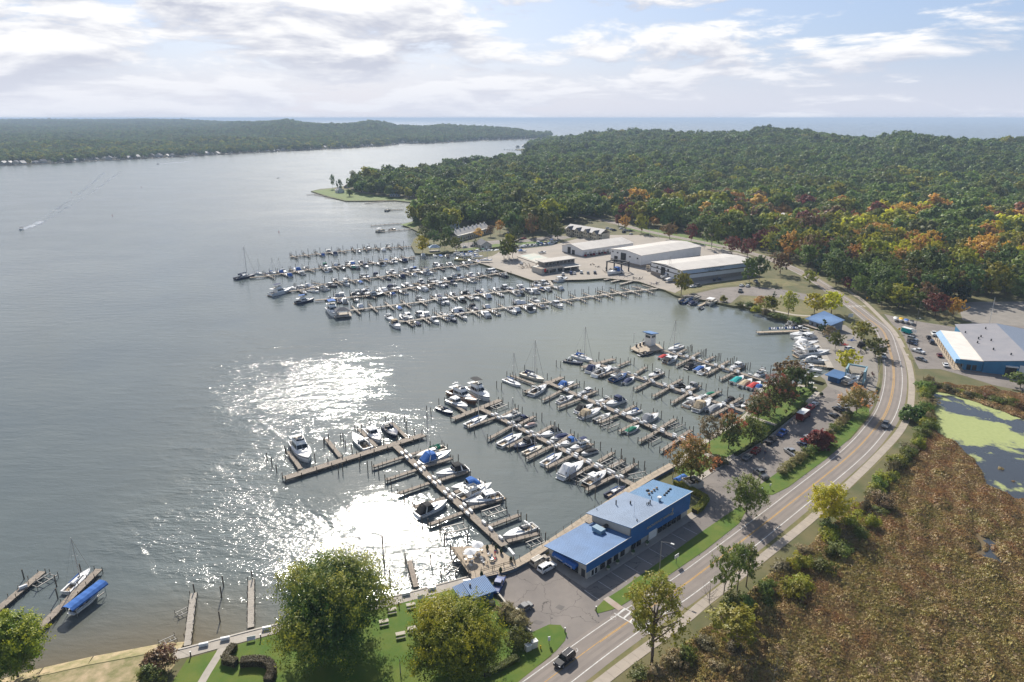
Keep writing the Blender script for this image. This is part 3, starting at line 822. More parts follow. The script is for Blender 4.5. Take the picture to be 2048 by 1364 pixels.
def boat_proto(kind, canvas=True):
    key = (kind, canvas)
    if key in BP: return BP[key]
    parts = []
    def add(n, mb, m, subs=(), smooth=False): parts.append((n, mb.mesh(n, m, smooth), [(sn, sm.mesh(sn, mm)) for sn, sm, mm in subs]))
    if kind in ('cruiser', 'runabout', 'sport'):
        L, B, fb = {'cruiser': (10, 3.3, 1.15), 'runabout': (6.8, 2.4, 0.75), 'sport': (12, 3.6, 1.2)}[kind]
        tc = {'cruiser': 0.46, 'runabout': 0.5, 'sport': 0.42}[kind]
        h, sole, S = hull_parts(L, B, fb, tc)
        add('hull', h, WHITE); add('cockpit_floor', sole, TEAK)
        add('hull_stripe', stripe(S, 0.55, 0.8), HULLM['navy'])
        xc = -L / 2 + L * tc
        if kind != 'runabout':
            add('cabin_trunk', lump_box(xc - 0.1, xc + L * 0.32, B * 0.36, B * 0.16, fb * 1.1, fb * 1.1 + 0.5, 0, L * 0.16, 0.8), WHITE,
                [('hatch', MB().box((xc + L * 0.1, 0, fb * 1.1 + 0.52), (0.5, 0.5, 0.05)), GLASS), ('hatch', MB().box((xc + L * 0.27, 0, fb * 1.1 + 0.20), (0.4, 0.4, 0.05)), GLASS)])
            add('bow_rail', rail(S, 7, 0.55), ALU)
        hw = 0.75 if kind != 'runabout' else 0.45
        z0 = fb * 1.12 + (0.3 if kind != 'runabout' else 0)
        ws = MB(); wb = B * 0.44
        a = [(xc - 0.9, -wb, z0), (xc + 0.55, -wb * 0.75, z0), (xc + 0.85, 0, z0), (xc + 0.55, wb * 0.75, z0), (xc - 0.9, wb, z0)]
        c = [(xc - 1.1, -wb * 0.93, z0 + hw * 0.8), (xc - 0.1, -wb * 0.7, z0 + hw), (xc + 0.1, 0, z0 + hw), (xc - 0.1, wb * 0.7, z0 + hw), (xc - 1.1, wb * 0.93, z0 + hw * 0.8)]
        ws.loft([a, c], False, False, False)
        add('windshield', ws, GLASS, [('frame', MB().tube(c, 0.045, 4), ALU)])
        add('seat', MB().box((xc - 0.75, -B * 0.2, 0.65), (0.6, 0.7, 0.7)).box((xc - 1.0, -B * 0.2, 1.05), (0.15, 0.7, 0.5)), VINYL)
        add('seat', MB().box((-L / 2 + 0.75, 0, 0.55), (0.7, B * 0.62, 0.5)).box((-L / 2 + 0.45, 0, 0.85), (0.2, B * 0.62, 0.5)), VINYL)
        add('swim_platform', MB().box((-L / 2 - 0.3, 0, 0.28), (0.7, B * 0.8, 0.1)), WHITE)
        add('dash', MB().box((xc - 0.05, 0, fb * 0.8), (0.5, B * 0.7, fb * 0.7)), DARK)
        if kind != 'runabout':
            za = fb + 1.75
            arch = MB()
            xa = xc - 1.9
            for s in (-1, 1): arch.beam((xa - 0.5, s * B * 0.46, fb), (xa, s * B * 0.40, za), 0.12, 0.45)
            arch.box((xa, 0, za), (0.5, B * 0.82, 0.14)); arch.cyl(xa, 0, za, za + 0.25, 0.28, 8)
            add('radar_arch', arch, WHITE)
        if canvas:
            cv = MB(); zc = fb + (2.0 if kind != 'runabout' else 1.35)
            x1 = xc - 0.2; x2 = -L / 2 + 0.5; wv = B * 0.45
            rings = []
            for x, z, w_ in ((x1, zc - 0.2, wv * 0.9), (x1 - 0.8, zc, wv), (x1 - L * 0.2, zc + 0.02, wv), (x2, fb + 0.3, wv)):
                rings.append([(x, -w_, fb + 0.05), (x, -w_ * 0.92, z - 0.15), (x, -w_ * 0.5, z), (x, w_ * 0.5, z), (x, w_ * 0.92, z - 0.15), (x, w_, fb + 0.05)])
            cv.loft(rings, False, False, True)
            add('canvas', cv, CANVAS['navy'])
    elif kind in ('flybridge', 'trawler', 'hardtop'):
        L, B, fb = {'flybridge': (13, 4.2, 1.4), 'trawler': (14, 4.2, 1.5), 'hardtop': (11, 3.6, 1.25)}[kind]
        tc = 0.26 if kind != 'hardtop' else 0.36
        h, sole, S = hull_parts(L, B, fb, tc, floor=0.5)
        add('hull', h, WHITE); add('cockpit_floor', sole, TEAK); add('hull_stripe', stripe(S, 0.5, 0.72), HULLM['navy'])
        xc = -L / 2 + L * tc
        x1 = xc + L * (0.36 if kind != 'hardtop' else 0.22); zc = fb + (1.7 if kind != 'hardtop' else 1.6)
        w0, w1 = B * 0.43, B * 0.36
        sl1 = L * 0.11
        add('cabin', lump_box(xc, x1, w0, w1, fb + 0.02, zc, 0.1, sl1), WHITE,
            [('windows', band(xc, x1, w0, w1, fb + 0.02, zc, 0.1, sl1, f0=0.3, f1=0.85), GLASS)])
        add('cabin_trunk', lump_box(x1 - 0.3, x1 + L * 0.2, B * 0.33, B * 0.18, fb * 1.1, fb * 1.15 + 0.55, 0, L * 0.1, 0.8), WHITE,
            [('hatch', MB().box((x1 + L * 0.03, 0, fb * 1.15 + 0.57), (0.55, 0.55, 0.05)), GLASS)])
        add('bow_rail', rail(S, 6, 0.65), ALU)
        add('swim_platform', MB().box((-L / 2 - 0.35, 0, 0.3), (0.8, B * 0.85, 0.1)), TEAK)
        if kind == 'hardtop':
            add('roof', lump_box(xc - 1.6, x1 - sl1 + 0.3, B * 0.44, B * 0.36, zc + 0.02, zc + 0.16, 0.1, 0.3, 0.9), WHITE,
                [('radar', MB().cyl(xc + 0.6, 0, zc + 0.16, zc + 0.42, 0.3, 8), WHITE)])
            add('support', MB().beam((xc - 1.4, -B * 0.4, fb), (xc - 1.2, -B * 0.4, zc), 0.1, 0.25).beam((xc - 1.4, B * 0.4, fb), (xc - 1.2, B * 0.4, zc), 0.1, 0.25), WHITE)
            if canvas: add('canvas', MB().loft([[(xc - 1.5, -w0 * 0.9, zc), (xc - 1.5, w0 * 0.9, zc), (xc - 1.5, w0, fb + .1), (xc - 1.5, -w0, fb + .1)], [(-L / 2 + 0.4, -w0 * 0.9, fb + 0.5), (-L / 2 + 0.4, w0 * 0.9, fb + 0.5), (-L / 2 + 0.4, w0, fb + .1), (-L / 2 + 0.4, -w0, fb + .1)]]), CANVAS['navy'])
        else:
            ext = MB().loft([[(xc - L * 0.17, -w0, zc + .02), (x1 - sl1, -w1 * 0.85, zc + .02), (x1 - sl1, w1 * 0.85, zc + .02), (xc - L * 0.17, w0, zc + .02)], [(xc - L * 0.17, -w0, zc + 0.16), (x1 - sl1, -w1 * .85, zc + 0.16), (x1 - sl1, w1 * .85, zc + 0.16), (xc - L * 0.17, w0, zc + 0.16)]])
            add('bridge_deck', ext, WHITE)
            bx0, bx1 = xc - 0.3, x1 - sl1 - 0.1
            co = MB()
            ra = [(bx0, -w0 * 0.85, zc + 0.16), (bx1, -w1 * 0.72, zc + 0.16), (bx1 + 0.3, 0, zc + 0.16), (bx1, w1 * 0.72, zc + 0.16), (bx0, w0 * 0.85, zc + 0.16)]
            rb = [(q[0] - 0.2, q[1] * 0.97, zc + 0.75) for q in ra]
            co.loft([ra, rb], False, False, False)
            add('bridge_coaming', co, WHITE, [('windscreen', MB().loft([[(q[0], q[1], q[2]) for q in rb[1:4]], [(q[0] - 0.25, q[1] * .95, q[2] + 0.35) for q in rb[1:4]]], False, False, False), GLASS)])
            add('helm_seat', MB().box((bx0 + 1.2, -0.5, zc + 0.55), (0.5, 0.5, 0.7)).box((bx0 + 0.2, 0, zc + 0.4), (0.5, B * 0.55, 0.4)), VINYL)
            add('ladder', MB().beam((xc - 0.3, B * 0.3, 0.6), (xc - 0.7, B * 0.3, zc), 0.06, 0.06).beam((xc - 0.3, B * 0.2, 0.6), (xc - 0.7, B * 0.2, zc), 0.06, 0.06), ALU)
            if canvas:
                add('bimini', MB().loft([[(bx0 - 0.6, -w0 * 0.8, zc + 2.1), (bx0 - 0.6, 0, zc + 2.3), (bx0 - 0.6, w0 * 0.8, zc + 2.1)], [(bx1 - 0.2, -w0 * 0.8, zc + 2.1), (bx1 - 0.2, 0, zc + 2.3), (bx1 - 0.2, w0 * 0.8, zc + 2.1)]], False, False, False), CANVAS['navy'],
                    [('frame', MB().beam((bx0 - .5, -w0 * .8, zc + .2), (bx0 - .5, -w0 * .8, zc + 2.1), .05, .05).beam((bx0 - .5, w0 * .8, zc + .2), (bx0 - .5, w0 * .8, zc + 2.1), .05, .05).beam((bx1 - .3, -w0 * .8, zc + .7), (bx1 - .3, -w0 * .8, zc + 2.1), .05, .05).beam((bx1 - .3, w0 * .8, zc + .7), (bx1 - .3, w0 * .8, zc + 2.1), .05, .05), ALU)])
            else:
                add('radar_mast', MB().beam((bx0, -w0 * .7, zc + .2), (bx0 - .6, -w0 * .6, zc + 1.5), .1, .3).beam((bx0, w0 * .7, zc + .2), (bx0 - .6, w0 * .6, zc + 1.5), .1, .3).box((bx0 - .6, 0, zc + 1.55), (.4, w0 * 1.3, .12)).cyl(bx0 - .6, 0, zc + 1.6, zc + 1.85, .3, 8), WHITE)
    elif kind == 'covered':
        L, B, fb = 7.4, 2.5, 0.85
        h, sole, S = hull_parts(L, B, fb, 0.5, open_=False)
        add('hull', h, WHITE); add('hull_stripe', stripe(S, 0.45, 0.8), HULLM['navy'])
        cv = MB(); rings = []
        for x, z, wf in ((-L / 2 + 0.2, 0.15, 0.46), (-L * 0.3, 0.55, 0.48), (-L * 0.02, 0.85, 0.48), (L * 0.08, 0.75, 0.46), (L * 0.22, 0.3, 0.38), (L * 0.4, 0.12, 0.16)):
            wv = B * wf; z0 = fb + 0.06
            rings.append([(x, -wv, z0), (x, -wv * 0.7, z0 + z * 0.7), (x, 0, z0 + z), (x, wv * 0.7, z0 + z * 0.7), (x, wv, z0)])
        cv.loft(rings, False, True, True)
        add('canvas', cv, CANVAS['navy']); add('outdrive', MB().box((-L / 2 - 0.3, 0, 0.35), (0.6, 0.6, 0.9)), DARK)
    elif kind == 'console':
        L, B, fb = 9.4, 2.9, 0.95
        h, sole, S = hull_parts(L, B, fb, 0.75, rim=0.2)
        add('hull', h, WHITE); add('cockpit_floor', sole, CREAM)
        add('console', MB().box((0, 0, 0.9), (1.1, 0.9, 1.2)), WHITE); add('seat', MB().box((-1.2, 0, 0.8), (0.5, 1.0, 0.9)), VINYL)
        if canvas: add('canvas', MB().box((-0.4, 0, 2.55), (2.4, 1.9, 0.09)), CANVAS['navy'])
        add('t_top_frame', MB().beam((.5, -.6, .4), (.4, -.6, 2.5), .06, .06).beam((.5, .6, .4), (.4, .6, 2.5), .06, .06).beam((-1, -.6, .4), (-1, -.6, 2.5), .06, .06).beam((-1, .6, .4), (-1, .6, 2.5), .06, .06), ALU)
        for s in (-0.45, 0.45): add('outboard', MB().box((-L / 2 - 0.4, s, 0.95), (0.7, 0.45, 0.7)).box((-L / 2 - 0.35, s, 0.2), (0.25, 0.2, 1.0)), BLACK)
    elif kind == 'sail':
        L, B, fb = 10.5, 3.2, 1.0
        h, sole, S = hull_parts(L, B, fb, 0.3, rim=0.55, floor=0.55, rise=0.2)
        add('hull', h, WHITE); add('cockpit_floor', sole, TEAK); add('hull_stripe', stripe(S, 0.7, 0.88), HULLM['blue'])
        add('cabin_trunk', lump_box(-L * 0.2, L * 0.24, B * 0.3, B * 0.16, fb + .05, fb + 0.55, 0.05, 1.2), WHITE,
            [('windows', band(-L * 0.2, L * 0.24, B * 0.3, B * 0.16, fb + .05, fb + 0.55, 0.05, 1.2, f0=0.3, f1=0.75, front=False), GLASS),
             ('hatch', MB().box((0.4, 0, fb + 0.58), (0.6, 0.6, 0.05)), GLASS)])
        add('mast', MB().tube([(L * 0.08, 0, fb + 0.4), (L * 0.08, 0, 14.5)], 0.15, 6, 0.10).beam((L * .08, -0.9, 8.6), (L * .08, 0.9, 8.6), .05, .05), ALU)
        add('boom', MB().tube([(L * 0.07, 0, fb + 1.3), (-L * 0.33, 0, fb + 1.35)], 0.07, 6), ALU, [('sail_cover', MB().tube([(L * 0.06, 0, fb + 1.48), (-L * 0.12, 0, fb + 1.52), (-L * 0.33, 0, fb + 1.45)], 0.22, 6, 0.12), CANVAS['blue'])])
        add('rigging', MB().tube([(L * 0.08, 0, 14.2), (L * 0.48, 0, fb * 1.25)], 0.05, 3).tube([(L * 0.08, 0, 14.2), (-L * 0.49, 0, fb + 0.2)], 0.02, 3)
            .tube([(L * 0.08, 0, 14.2), (L * 0.06, 0.9, 8.6), (L * 0.06, B * 0.45, fb)], 0.02, 3).tube([(L * 0.08, 0, 14.2), (L * 0.06, -0.9, 8.6), (L * 0.06, -B * 0.45, fb)], 0.02, 3), STEEL)
        add('bow_rail', rail(S, 8, 0.5), ALU)
        if canvas: add('canvas', MB().loft([[(-L * .17, -B * .3, fb + .4), (-L * .17, -B * .25, fb + 1.1), (-L * .17, B * .25, fb + 1.1), (-L * .17, B * .3, fb + .4)], [(-L * .29, -B * .33, fb + .6), (-L * .29, -B * .28, fb + 1.3), (-L * .29, B * .28, fb + 1.3), (-L * .29, B * .33, fb + .6)]], False, False, False), CANVAS['blue'])
    elif kind == 'dinghy':
        L, B = 3.6, 1.7
        add('hull', MB().tube([(-1.7, .6, .3), (.6, .6, .3), (1.4, .3, .38), (1.6, 0, .42), (1.4, -.3, .38), (.6, -.6, .3), (-1.7, -.6, .3)], .22, 6), CANVAS['grey'])
        add('floor', MB().box((-.3, 0, .22), (2.6, 1.0, .06)).box((-1.5, 0, .35), (.08, 1.0, .4)), DARK); add('outboard', MB().box((-1.75, 0, .75), (.4, .3, .5)), BLACK)
    elif kind == 'rowboat':
        L, B, fb = 4.6, 1.6, 0.5
        h, sole, S = hull_parts(L, B, fb, 0.85, rim=0.06, floor=0.12)
        add('hull', h, ALU); add('cockpit_floor', sole, STEEL)
        for x in (-1.3, 0, 1.0): add('seat', MB().box((x, 0, .38), (.3, 1.3, .05)), WOOD)
    elif kind == 'pontoon':
        L, B = 7.2, 2.5
        add('deck', MB().box((0, 0, .55), (L, B, .12)), STEEL)
        for s in (-.85, .85): add('pontoon', MB().tube([(-L / 2, s, .2), (L * .42, s, .2), (L / 2, s, .35)], .3, 8, .2), ALU)
        fe = MB()
        for s in (-1, 1): fe.box((0, s * B * .48, .95), (L * .9, .05, .65))
        fe.box((L * .45, 0, .95), (.05, B * .95, .65)); fe.box((-L * .45, 0, .95), (.05, B * .95, .65))
        add('fence_panel', fe, HULLM['cream'])
        add('seat', MB().box((1.8, -.8, .85), (2.4, .6, .5)).box((1.8, .8, .85), (2.4, .6, .5)).box((-2.4, 0, .85), (.7, 1.8, .5)), VINYL)
        if canvas: add('canvas', MB().box((-1.2, 0, 2.5), (3.2, B * .98, .1)), CANVAS['navy'], [('frame', MB().beam((-2.6, -1.1, .6), (-2.6, -1.1, 2.5), .05, .05).beam((-2.6, 1.1, .6), (-2.6, 1.1, 2.5), .05, .05).beam((.2, -1.1, .6), (.2, -1.1, 2.5), .05, .05).beam((.2, 1.1, .6), (.2, 1.1, 2.5), .05, .05), ALU)])
    elif kind == 'jetski':
        L, B = 3.2, 1.2
        add('hull', MB().loft([[(-1.6, -.5, .1), (-1.6, -.55, .45), (-1.6, .55, .45), (-1.6, .5, .1)], [(.3, -.5, .1), (.3, -.6, .5), (.3, .6, .5), (.3, .5, .1)], [(1.6, -.05, .4), (1.6, -.08, .6), (1.6, .08, .6), (1.6, .05, .4)]]), WHITE)
        add('seat', MB().loft([[(-1.4, -.25, .45), (-1.4, -.2, .75), (-1.4, .2, .75), (-1.4, .25, .45)], [(.1, -.25, .45), (.1, -.2, .85), (.1, .2, .85), (.1, .25, .45)]]), CANVAS['navy'])
        add('handlebar', MB().beam((.3, -.4, 1.05), (.3, .4, 1.05), .07, .07).beam((.5, 0, .5), (.3, 0, 1.05), .15, .15), BLACK)
    BP[key] = (parts, L)
    return BP[key]
BNAME = dict(cruiser='cabin_cruiser', runabout='runabout', sport='sport_cruiser', flybridge='flybridge_yacht', trawler='trawler', hardtop='hardtop_cruiser', covered='covered_boat', console='centre_console_boat',
             sail='sailboat', dinghy='inflatable_dinghy', rowboat='rowboat', pontoon='pontoon_boat', jetski='jet_ski')
BWORD = dict(cruiser='cabin cruiser', runabout='runabout', sport='sport cruiser', flybridge='flybridge yacht', trawler='trawler', hardtop='hardtop cruiser', covered='boat', console='outboard boat',
             sail='sailboat', dinghy='inflatable dinghy', rowboat='rowboat', pontoon='pontoon boat', jetski='jet ski')
def boat_desc(kind, hull, canvas):
    hc = {'navy': 'navy hulled', 'black': 'black hulled', 'blue': 'blue hulled', 'wood': 'wooden', 'grey': 'grey', 'cream': 'cream', 'white': 'white'}[hull]
    d = hc + ' ' + BWORD[kind]
    if canvas: d += {'covered': ' under %s cover', 'sail': ' with %s canvas', 'flybridge': ' with %s bimini', 'trawler': ' with %s bimini'}.get(kind, ' with %s canvas') % canvas
    return d
N_BOATS = [0]
def put_boat(bow, stern, kind, hull='white', canvas=None, where='', group=None, label=None, z=0.0, world=False, lim=(0.62, 1.45), fixed=None, stripe_c=None):
    """bow and stern as seen at the water line; the boat lies between them"""
    a = Vector((*stern[:2], 0)) if world else W(*stern); b = Vector((*bow[:2], 0)) if world else W(*bow)
    d = b - a
    proto, L = boat_proto(kind, canvas is not None)
    s = fixed or max(lim[0], min(lim[1], d.length / L))
    mats = {}
    hm = HULLM[hull]
    if hull != 'white': mats['hull'] = hm
    if hull in ('navy', 'black', 'blue', 'wood'): mats['hull_stripe'] = WHITE
    elif stripe_c: mats['hull_stripe'] = HULLM[stripe_c]
    if canvas: mats['canvas'] = mats['bimini'] = mats['sail_cover'] = CANVAS[canvas]
    c = (a + b) / 2
    N_BOATS[0] += 1
    o = place(proto, BNAME[kind], label or (boat_desc(kind, hull, canvas) + where), 'sailboat' if kind == 'sail' else 'jet ski' if kind == 'jetski' else 'boat',
              (c.x, c.y, z + random.uniform(-0.05, 0.05) * (0 if z else 1)), math.atan2(d.y, d.x), group, mats, s)
    return o
# ------------------------------------------------------------------ piers
DZ = 1.05          # deck height of the piers
def deck_boards(mb, a, b, wd, z, pitch=0.32, th=0.06, gap=0.03):
    a = Vector((a[0], a[1], 0)); b = Vector((b[0], b[1], 0)); d = b - a; L = d.length
    if L < 0.01: return
    d.normalize(); an = math.atan2(d.y, d.x)
    n = max(1, int(L / pitch))
    for i in range(n):
        c = a + d * (L * (i + 0.5) / n)
        mb.box((c.x, c.y, z - th / 2 + random.uniform(-0.012, 0.012)), (L / n - gap, wd + random.uniform(-0.05, 0.05), th), an)
def side_beams(mb, a, b, wd, z, h=0.3):
    a = Vector((a[0], a[1], z - 0.06 - h / 2)); b = Vector((b[0], b[1], z - 0.06 - h / 2)); d = (b - a).normalized()
    n = Vector((-d.y, d.x, 0))
    for s in (-1, 1): mb.beam(a + n * (s * (wd / 2 - 0.08)), b + n * (s * (wd / 2 - 0.08)), 0.12, h)
PILE_ME = MB().cyl(0, 0, -1.5, 1.0, 0.15, 7, 0.13).mesh('piling', PILE)
POST_ME = MB().cyl(0, 0, -1.0, 1.0, 0.085, 5, 0.08).mesh('post', PILE)
def piling(parent, x, y, top, thin=False, name='piling', origin=(0, 0)):
    o = inst(name, POST_ME if thin else PILE_ME, parent, None, (x - origin[0], y - origin[1], 0), random.uniform(0, 6))
    o.scale = (1, 1, top)
    return o
BOX_MB = MB().box((0, 0, 0.27), (1.5, 0.6, 0.5)).loft([[(-.78, -.33, .52), (.78, -.33, .52), (.78, .33, .52), (-.78, .33, .52)], [(-.74, -.22, .66), (.74, -.22, .66), (.74, .22, .66), (-.74, .22, .66)]])
BOX_ME = BOX_MB.mesh('dock_box', WHITE)
BOXN = [0]
def dock_box(x, y, rz, label, group='white dock boxes along the piers', z=DZ, long=1.0):
    o = inst('dock_box', BOX_ME, None, None, (x, y, z), rz)
    o.scale.x = long
    tag(o, label, 'dock box', group)
    return o
def mooring(x, y, top, label, group):
    o = inst('mooring_piling', PILE_ME, None, None, (x, y, 0), random.uniform(0, 6)); o.scale = (1.05, 1.05, top)
    return tag(o, label, 'piling', group)
def empty_at(name, label, cat, a, group=None): return thing(name, label, cat, (a[0], a[1], 0), 0, group)
def finger_obj(root, a, b, wd, org, piles=5, top=2.3, boards=True):
    mb = MB()
    A = (a[0] - org[0], a[1] - org[1]); B = (b[0] - org[0], b[1] - org[1])
    if boards: deck_boards(mb, A, B, wd, DZ - 0.02)
    else:
        mb.beam((*A, DZ - 0.05), (*B, DZ - 0.05), wd, 0.1)
    side_beams(mb, A, B, wd, DZ - 0.02, 0.35)
    f = mb.build('finger_pier', WOOD, root)
    d = Vector((B[0] - A[0], B[1] - A[1], 0)); L = d.length; d.normalize(); n = Vector((-d.y, d.x, 0))
    k = 0
    for i in range(piles):
        t = (i + 0.6) / piles
        if i == piles - 1: t = 0.99
        for s in ((-1, 1) if i == piles - 1 else ((1,) if i % 2 else (-1,))):
            q = Vector((A[0], A[1], 0)) + d * (L * t) + n * (s * (wd / 2 + 0.08))
            piling(f, q.x, q.y, top + random.uniform(-0.35, 0.35) if i == piles - 1 else DZ + random.uniform(0.6, 1.1), thin=(i != piles - 1))
    return f
def make_pier(label, a, b, width, lefts=(), rights=(), head=None, headf=(), fw=1.25, lname='', boxes=True, group='long marina piers', slip_piles=True):
    """a: lake end, b: shore end; lefts/rights: fingers as (base, tip) on either side seen from the shore"""
    a = W(*a); b = W(*b)
    root = empty_at('pier', label, 'pier', b, group)
    org = (b.x, b.y)
    mb = MB(); st = MB()
    A = (a.x - org[0], a.y - org[1]); B = (0.0, 0.0)
    deck_boards(mb, A, B, width, DZ); side_beams(st, A, B, width, DZ)
    if head:
        h0, h1 = W(*head[0]), W(*head[1])
        H0 = (h0.x - org[0], h0.y - org[1]); H1 = (h1.x - org[0], h1.y - org[1])
        deck_boards(mb, H0, H1, head[2], DZ + 0.03); side_beams(st, H0, H1, head[2], DZ + 0.03)
        d = Vector((H1[0] - H0[0], H1[1] - H0[1], 0)); L = d.length; d.normalize(); n = Vector((-d.y, d.x, 0))
        m = int(L / 4.5)
        for i in range(m + 1):
            for s in (-1, 1):
                q = Vector((*H0, 0)) + d * (L * i / m) + n * s * (head[2] / 2 + 0.05)
                piling(root, q.x, q.y, random.uniform(1.6, 2.4))
    o = mb.build('decking', WOOD, root); o['kind'] = 'stuff'
    st.build('stringer', PILE, root)
    d = (b - a); L = d.length; d = d.normalized(); n = Vector((-d.y, d.x, 0))
    m = int(L / 5)
    for i in range(1, m):
        s = 1 if i % 2 else -1
        q = a + d * (L * i / m) + n * s * (width / 2 + 0.08)
        piling(root, q.x - org[0], q.y - org[1], random.uniform(1.6, 2.5))
    for side, fl in (('left', lefts), ('right', rights), ('outer', headf)):
        ordr = sorted(fl, key=lambda f: (W(*f[0]) - b).length)
        for k, (p, q) in enumerate(ordr):
            p2, q2 = W(*p), W(*q)
            finger_obj(root, p2, q2, fw, org)
            if side == 'outer': continue
            fd = (q2 - p2); fl_ = fd.length; fd.normalize()
            fn = d if side else d
            # a mooring piling out in the middle of the slip
            if slip_piles:
                mp = q2 + d * 3.4 + fd * random.uniform(-1.5, 0.3)
                mooring(mp.x, mp.y, random.uniform(2.8, 3.8), 'dark mooring piling beside %s %s finger from shore of %s' % (ordw(k), side, lname), 'mooring pilings standing in the slips')
            if boxes:
                s = n if (n.dot(fd) > 0) else -n
                for j, off in enumerate((1.6, -1.7)):
                    c = p2 + d * off
                    c = c - d * 0
                    # snap to the pier edge
                    t = (c - a).dot(d); c = a + d * t + s * (width / 2 - 0.36)
                    if 1 < t < L - 1:
                        dock_box(c.x, c.y, math.atan2(d.y, d.x), 'white dock box %s %s %s finger from shore of %s' % ('landward of' if j == 0 else 'lakeward of', ordw(k), side, lname))
    return root
T1 = lambda x, y: (512 + x / 4, 823 + y / 4)
T2 = lambda x, y: (850 + x / 4, 700 + y / 4)
T3 = lambda x, y: (1100 + x / 4, 640 + y / 4)
def tf(T, *l): return [(T(a, b), T(c, d)) for a, b, c, d in l]
NEARB = []
def boats(pier, side, T, rows): 
    for r in rows: NEARB.append((pier, side, T(*r[0:2]), T(*r[2:4]), r[4], r[5] if len(r) > 5 else 'white', r[6] if len(r) > 6 else None))
PN = {'A': 'nearest long pier', 'B': 'second pier', 'C': 'third pier', 'D': 'fourth pier', 'E': 'tower pier'}
# nearest pier with its long cross head
make_pier('long timber pier with wide cross head, nearest to the deck', T1(1105, 285), T1(1990, 1100), 2.1,
          tf(T1, (1180, 385, 935, 465), (1280, 490, 1040, 570), (1385, 595, 1140, 680), (1510, 715, 1260, 790), (1650, 835, 1385, 930)),
          tf(T1, (1240, 365, 1500, 293), (1330, 465, 1570, 395), (1445, 580, 1690, 500), (1590, 670, 1800, 595), (1710, 800, 1960, 722), (1860, 945, 2110, 850), (2010, 1065, 2262, 1000)),
          (T1(228, 558), T1(1345, 207), 2.6), tf(T1, (360, 480, 262, 340), (680, 385, 565, 240), (965, 300, 830, 165), (1205, 225, 1075, 100)), lname='nearest long pier')
boats('A', 'outer', T1, [(425, 425, 318, 262, 'flybridge'), (775, 205, 900, 318, 'sport', 'white'), (995, 265, 900, 160, 'hardtop'), (1130, 222, 1035, 128, 'cruiser', 'navy')])
boats('A', 'right', T1, [(1280, 380, 1515, 302, 'sail', 'cream', 'green'), (1560, 348, 1315, 432, 'cruiser', 'white', 'blue'), (1440, 535, 1690, 470, 'cruiser', 'white', 'black'), (1562, 640, 1800, 583, 'runabout', 'white', 'blue'),
      (1885, 612, 1625, 722, 'flybridge'), (1680, 765, 1962, 690, 'hardtop'), (1975, 1032, 2235, 930, 'sport')])
boats('A', 'left', T1, [(1530, 745, 1285, 850, 'cruiser', 'white', 'black')])
make_pier('second timber pier with trawlers moored at its head', T2(440, 485), T2(1690, 1115), 2.0,
          tf(T2, (560, 560, 345, 640), (690, 630, 510, 730), (850, 700, 660, 800), (1010, 790, 815, 890), (1165, 870, 970, 965), (1330, 950, 1140, 1045), (1510, 1030, 1290, 1145)),
          tf(T2, (620, 545, 735, 485), (760, 610, 878, 548), (900, 690, 1020, 622), (1060, 770, 1180, 692), (1210, 835, 1340, 770), (1385, 915, 1505, 840), (1475, 960, 1590, 900), (1570, 1010, 1690, 930)),
          (T2(225, 572), T2(605, 418), 2.3), tf(T2, (330, 520, 170, 415)), lname='second pier')
boats('B', 'outer', T2, [(225, 525, 108, 470, 'runabout', 'navy'), (342, 485, 190, 415, 'hardtop', 'white'), (418, 445, 205, 350, 'trawler', 'wood'), (518, 420, 362, 315, 'flybridge', 'white', 'black')])
boats('B', 'left', T2, [(500, 545, 330, 622, 'sail', 'white'), (778, 690, 593, 780, 'sail', 'white'), (708, 800, 868, 742, 'cruiser', 'navy', 'black'), (940, 780, 790, 842, 'sail', 'cream'), (1098, 842, 943, 932, 'sail', 'white'),
      (1268, 925, 1085, 1035, 'cruiser', 'white', 'white'), (1452, 995, 1285, 1092, 'hardtop', 'white'), (1605, 1108, 1450, 1182, 'sail', 'navy')])
boats('B', 'right', T2, [(628, 558, 748, 512, 'sport', 'white'), (718, 580, 822, 545, 'runabout', 'black', 'navy'), (792, 626, 885, 596, 'covered', 'white', 'pink'), (922, 705, 1080, 650, 'sport', 'white', 'black'), (1003, 735, 1142, 690, 'covered', 'white', 'navy'),
      (1080, 777, 1212, 730, 'cruiser', 'white', 'blue'), (1163, 812, 1308, 760, 'flybridge', 'white', 'navy'), (1248, 850, 1372, 810, 'covered', 'white', 'black')])
make_pier('third timber pier with tall sailboats at its head', T2(965, 270), T2(2125, 770), 2.0,
          tf(T2, (1085, 345, 945, 420), (1240, 410, 1065, 478), (1385, 478, 1230, 545), (1540, 540, 1395, 602), (1690, 600, 1555, 672), (1855, 670, 1715, 752), (2020, 740, 1890, 828)),
          tf(T2, (1110, 330, 1225, 285), (1265, 390, 1375, 345), (1400, 450, 1500, 405), (1570, 520, 1680, 462), (1730, 590, 1840, 520), (1880, 645, 2000, 570), (2040, 715, 2130, 660)),
          (T2(800, 358), T2(1098, 235), 2.2), tf(T2, (880, 292, 690, 220)), lname='third pier')
boats('C', 'outer', T2, [(768, 300, 635, 245, 'sail', 'white'), (955, 258, 775, 198, 'sail', 'cream', 'navy'), (872, 318, 800, 348, 'dinghy', 'grey'), (972, 305, 845, 372, 'cruiser', 'white')])
boats('C', 'left', T2, [(1190, 385, 1065, 430, 'cruiser', 'white'), (1345, 458, 1210, 508, 'cruiser', 'white', 'black'), (1408, 490, 1240, 550, 'sport', 'white', 'tan'), (1482, 525, 1358, 578, 'console', 'white'), (1712, 625, 1605, 672, 'covered', 'white', 'green')])
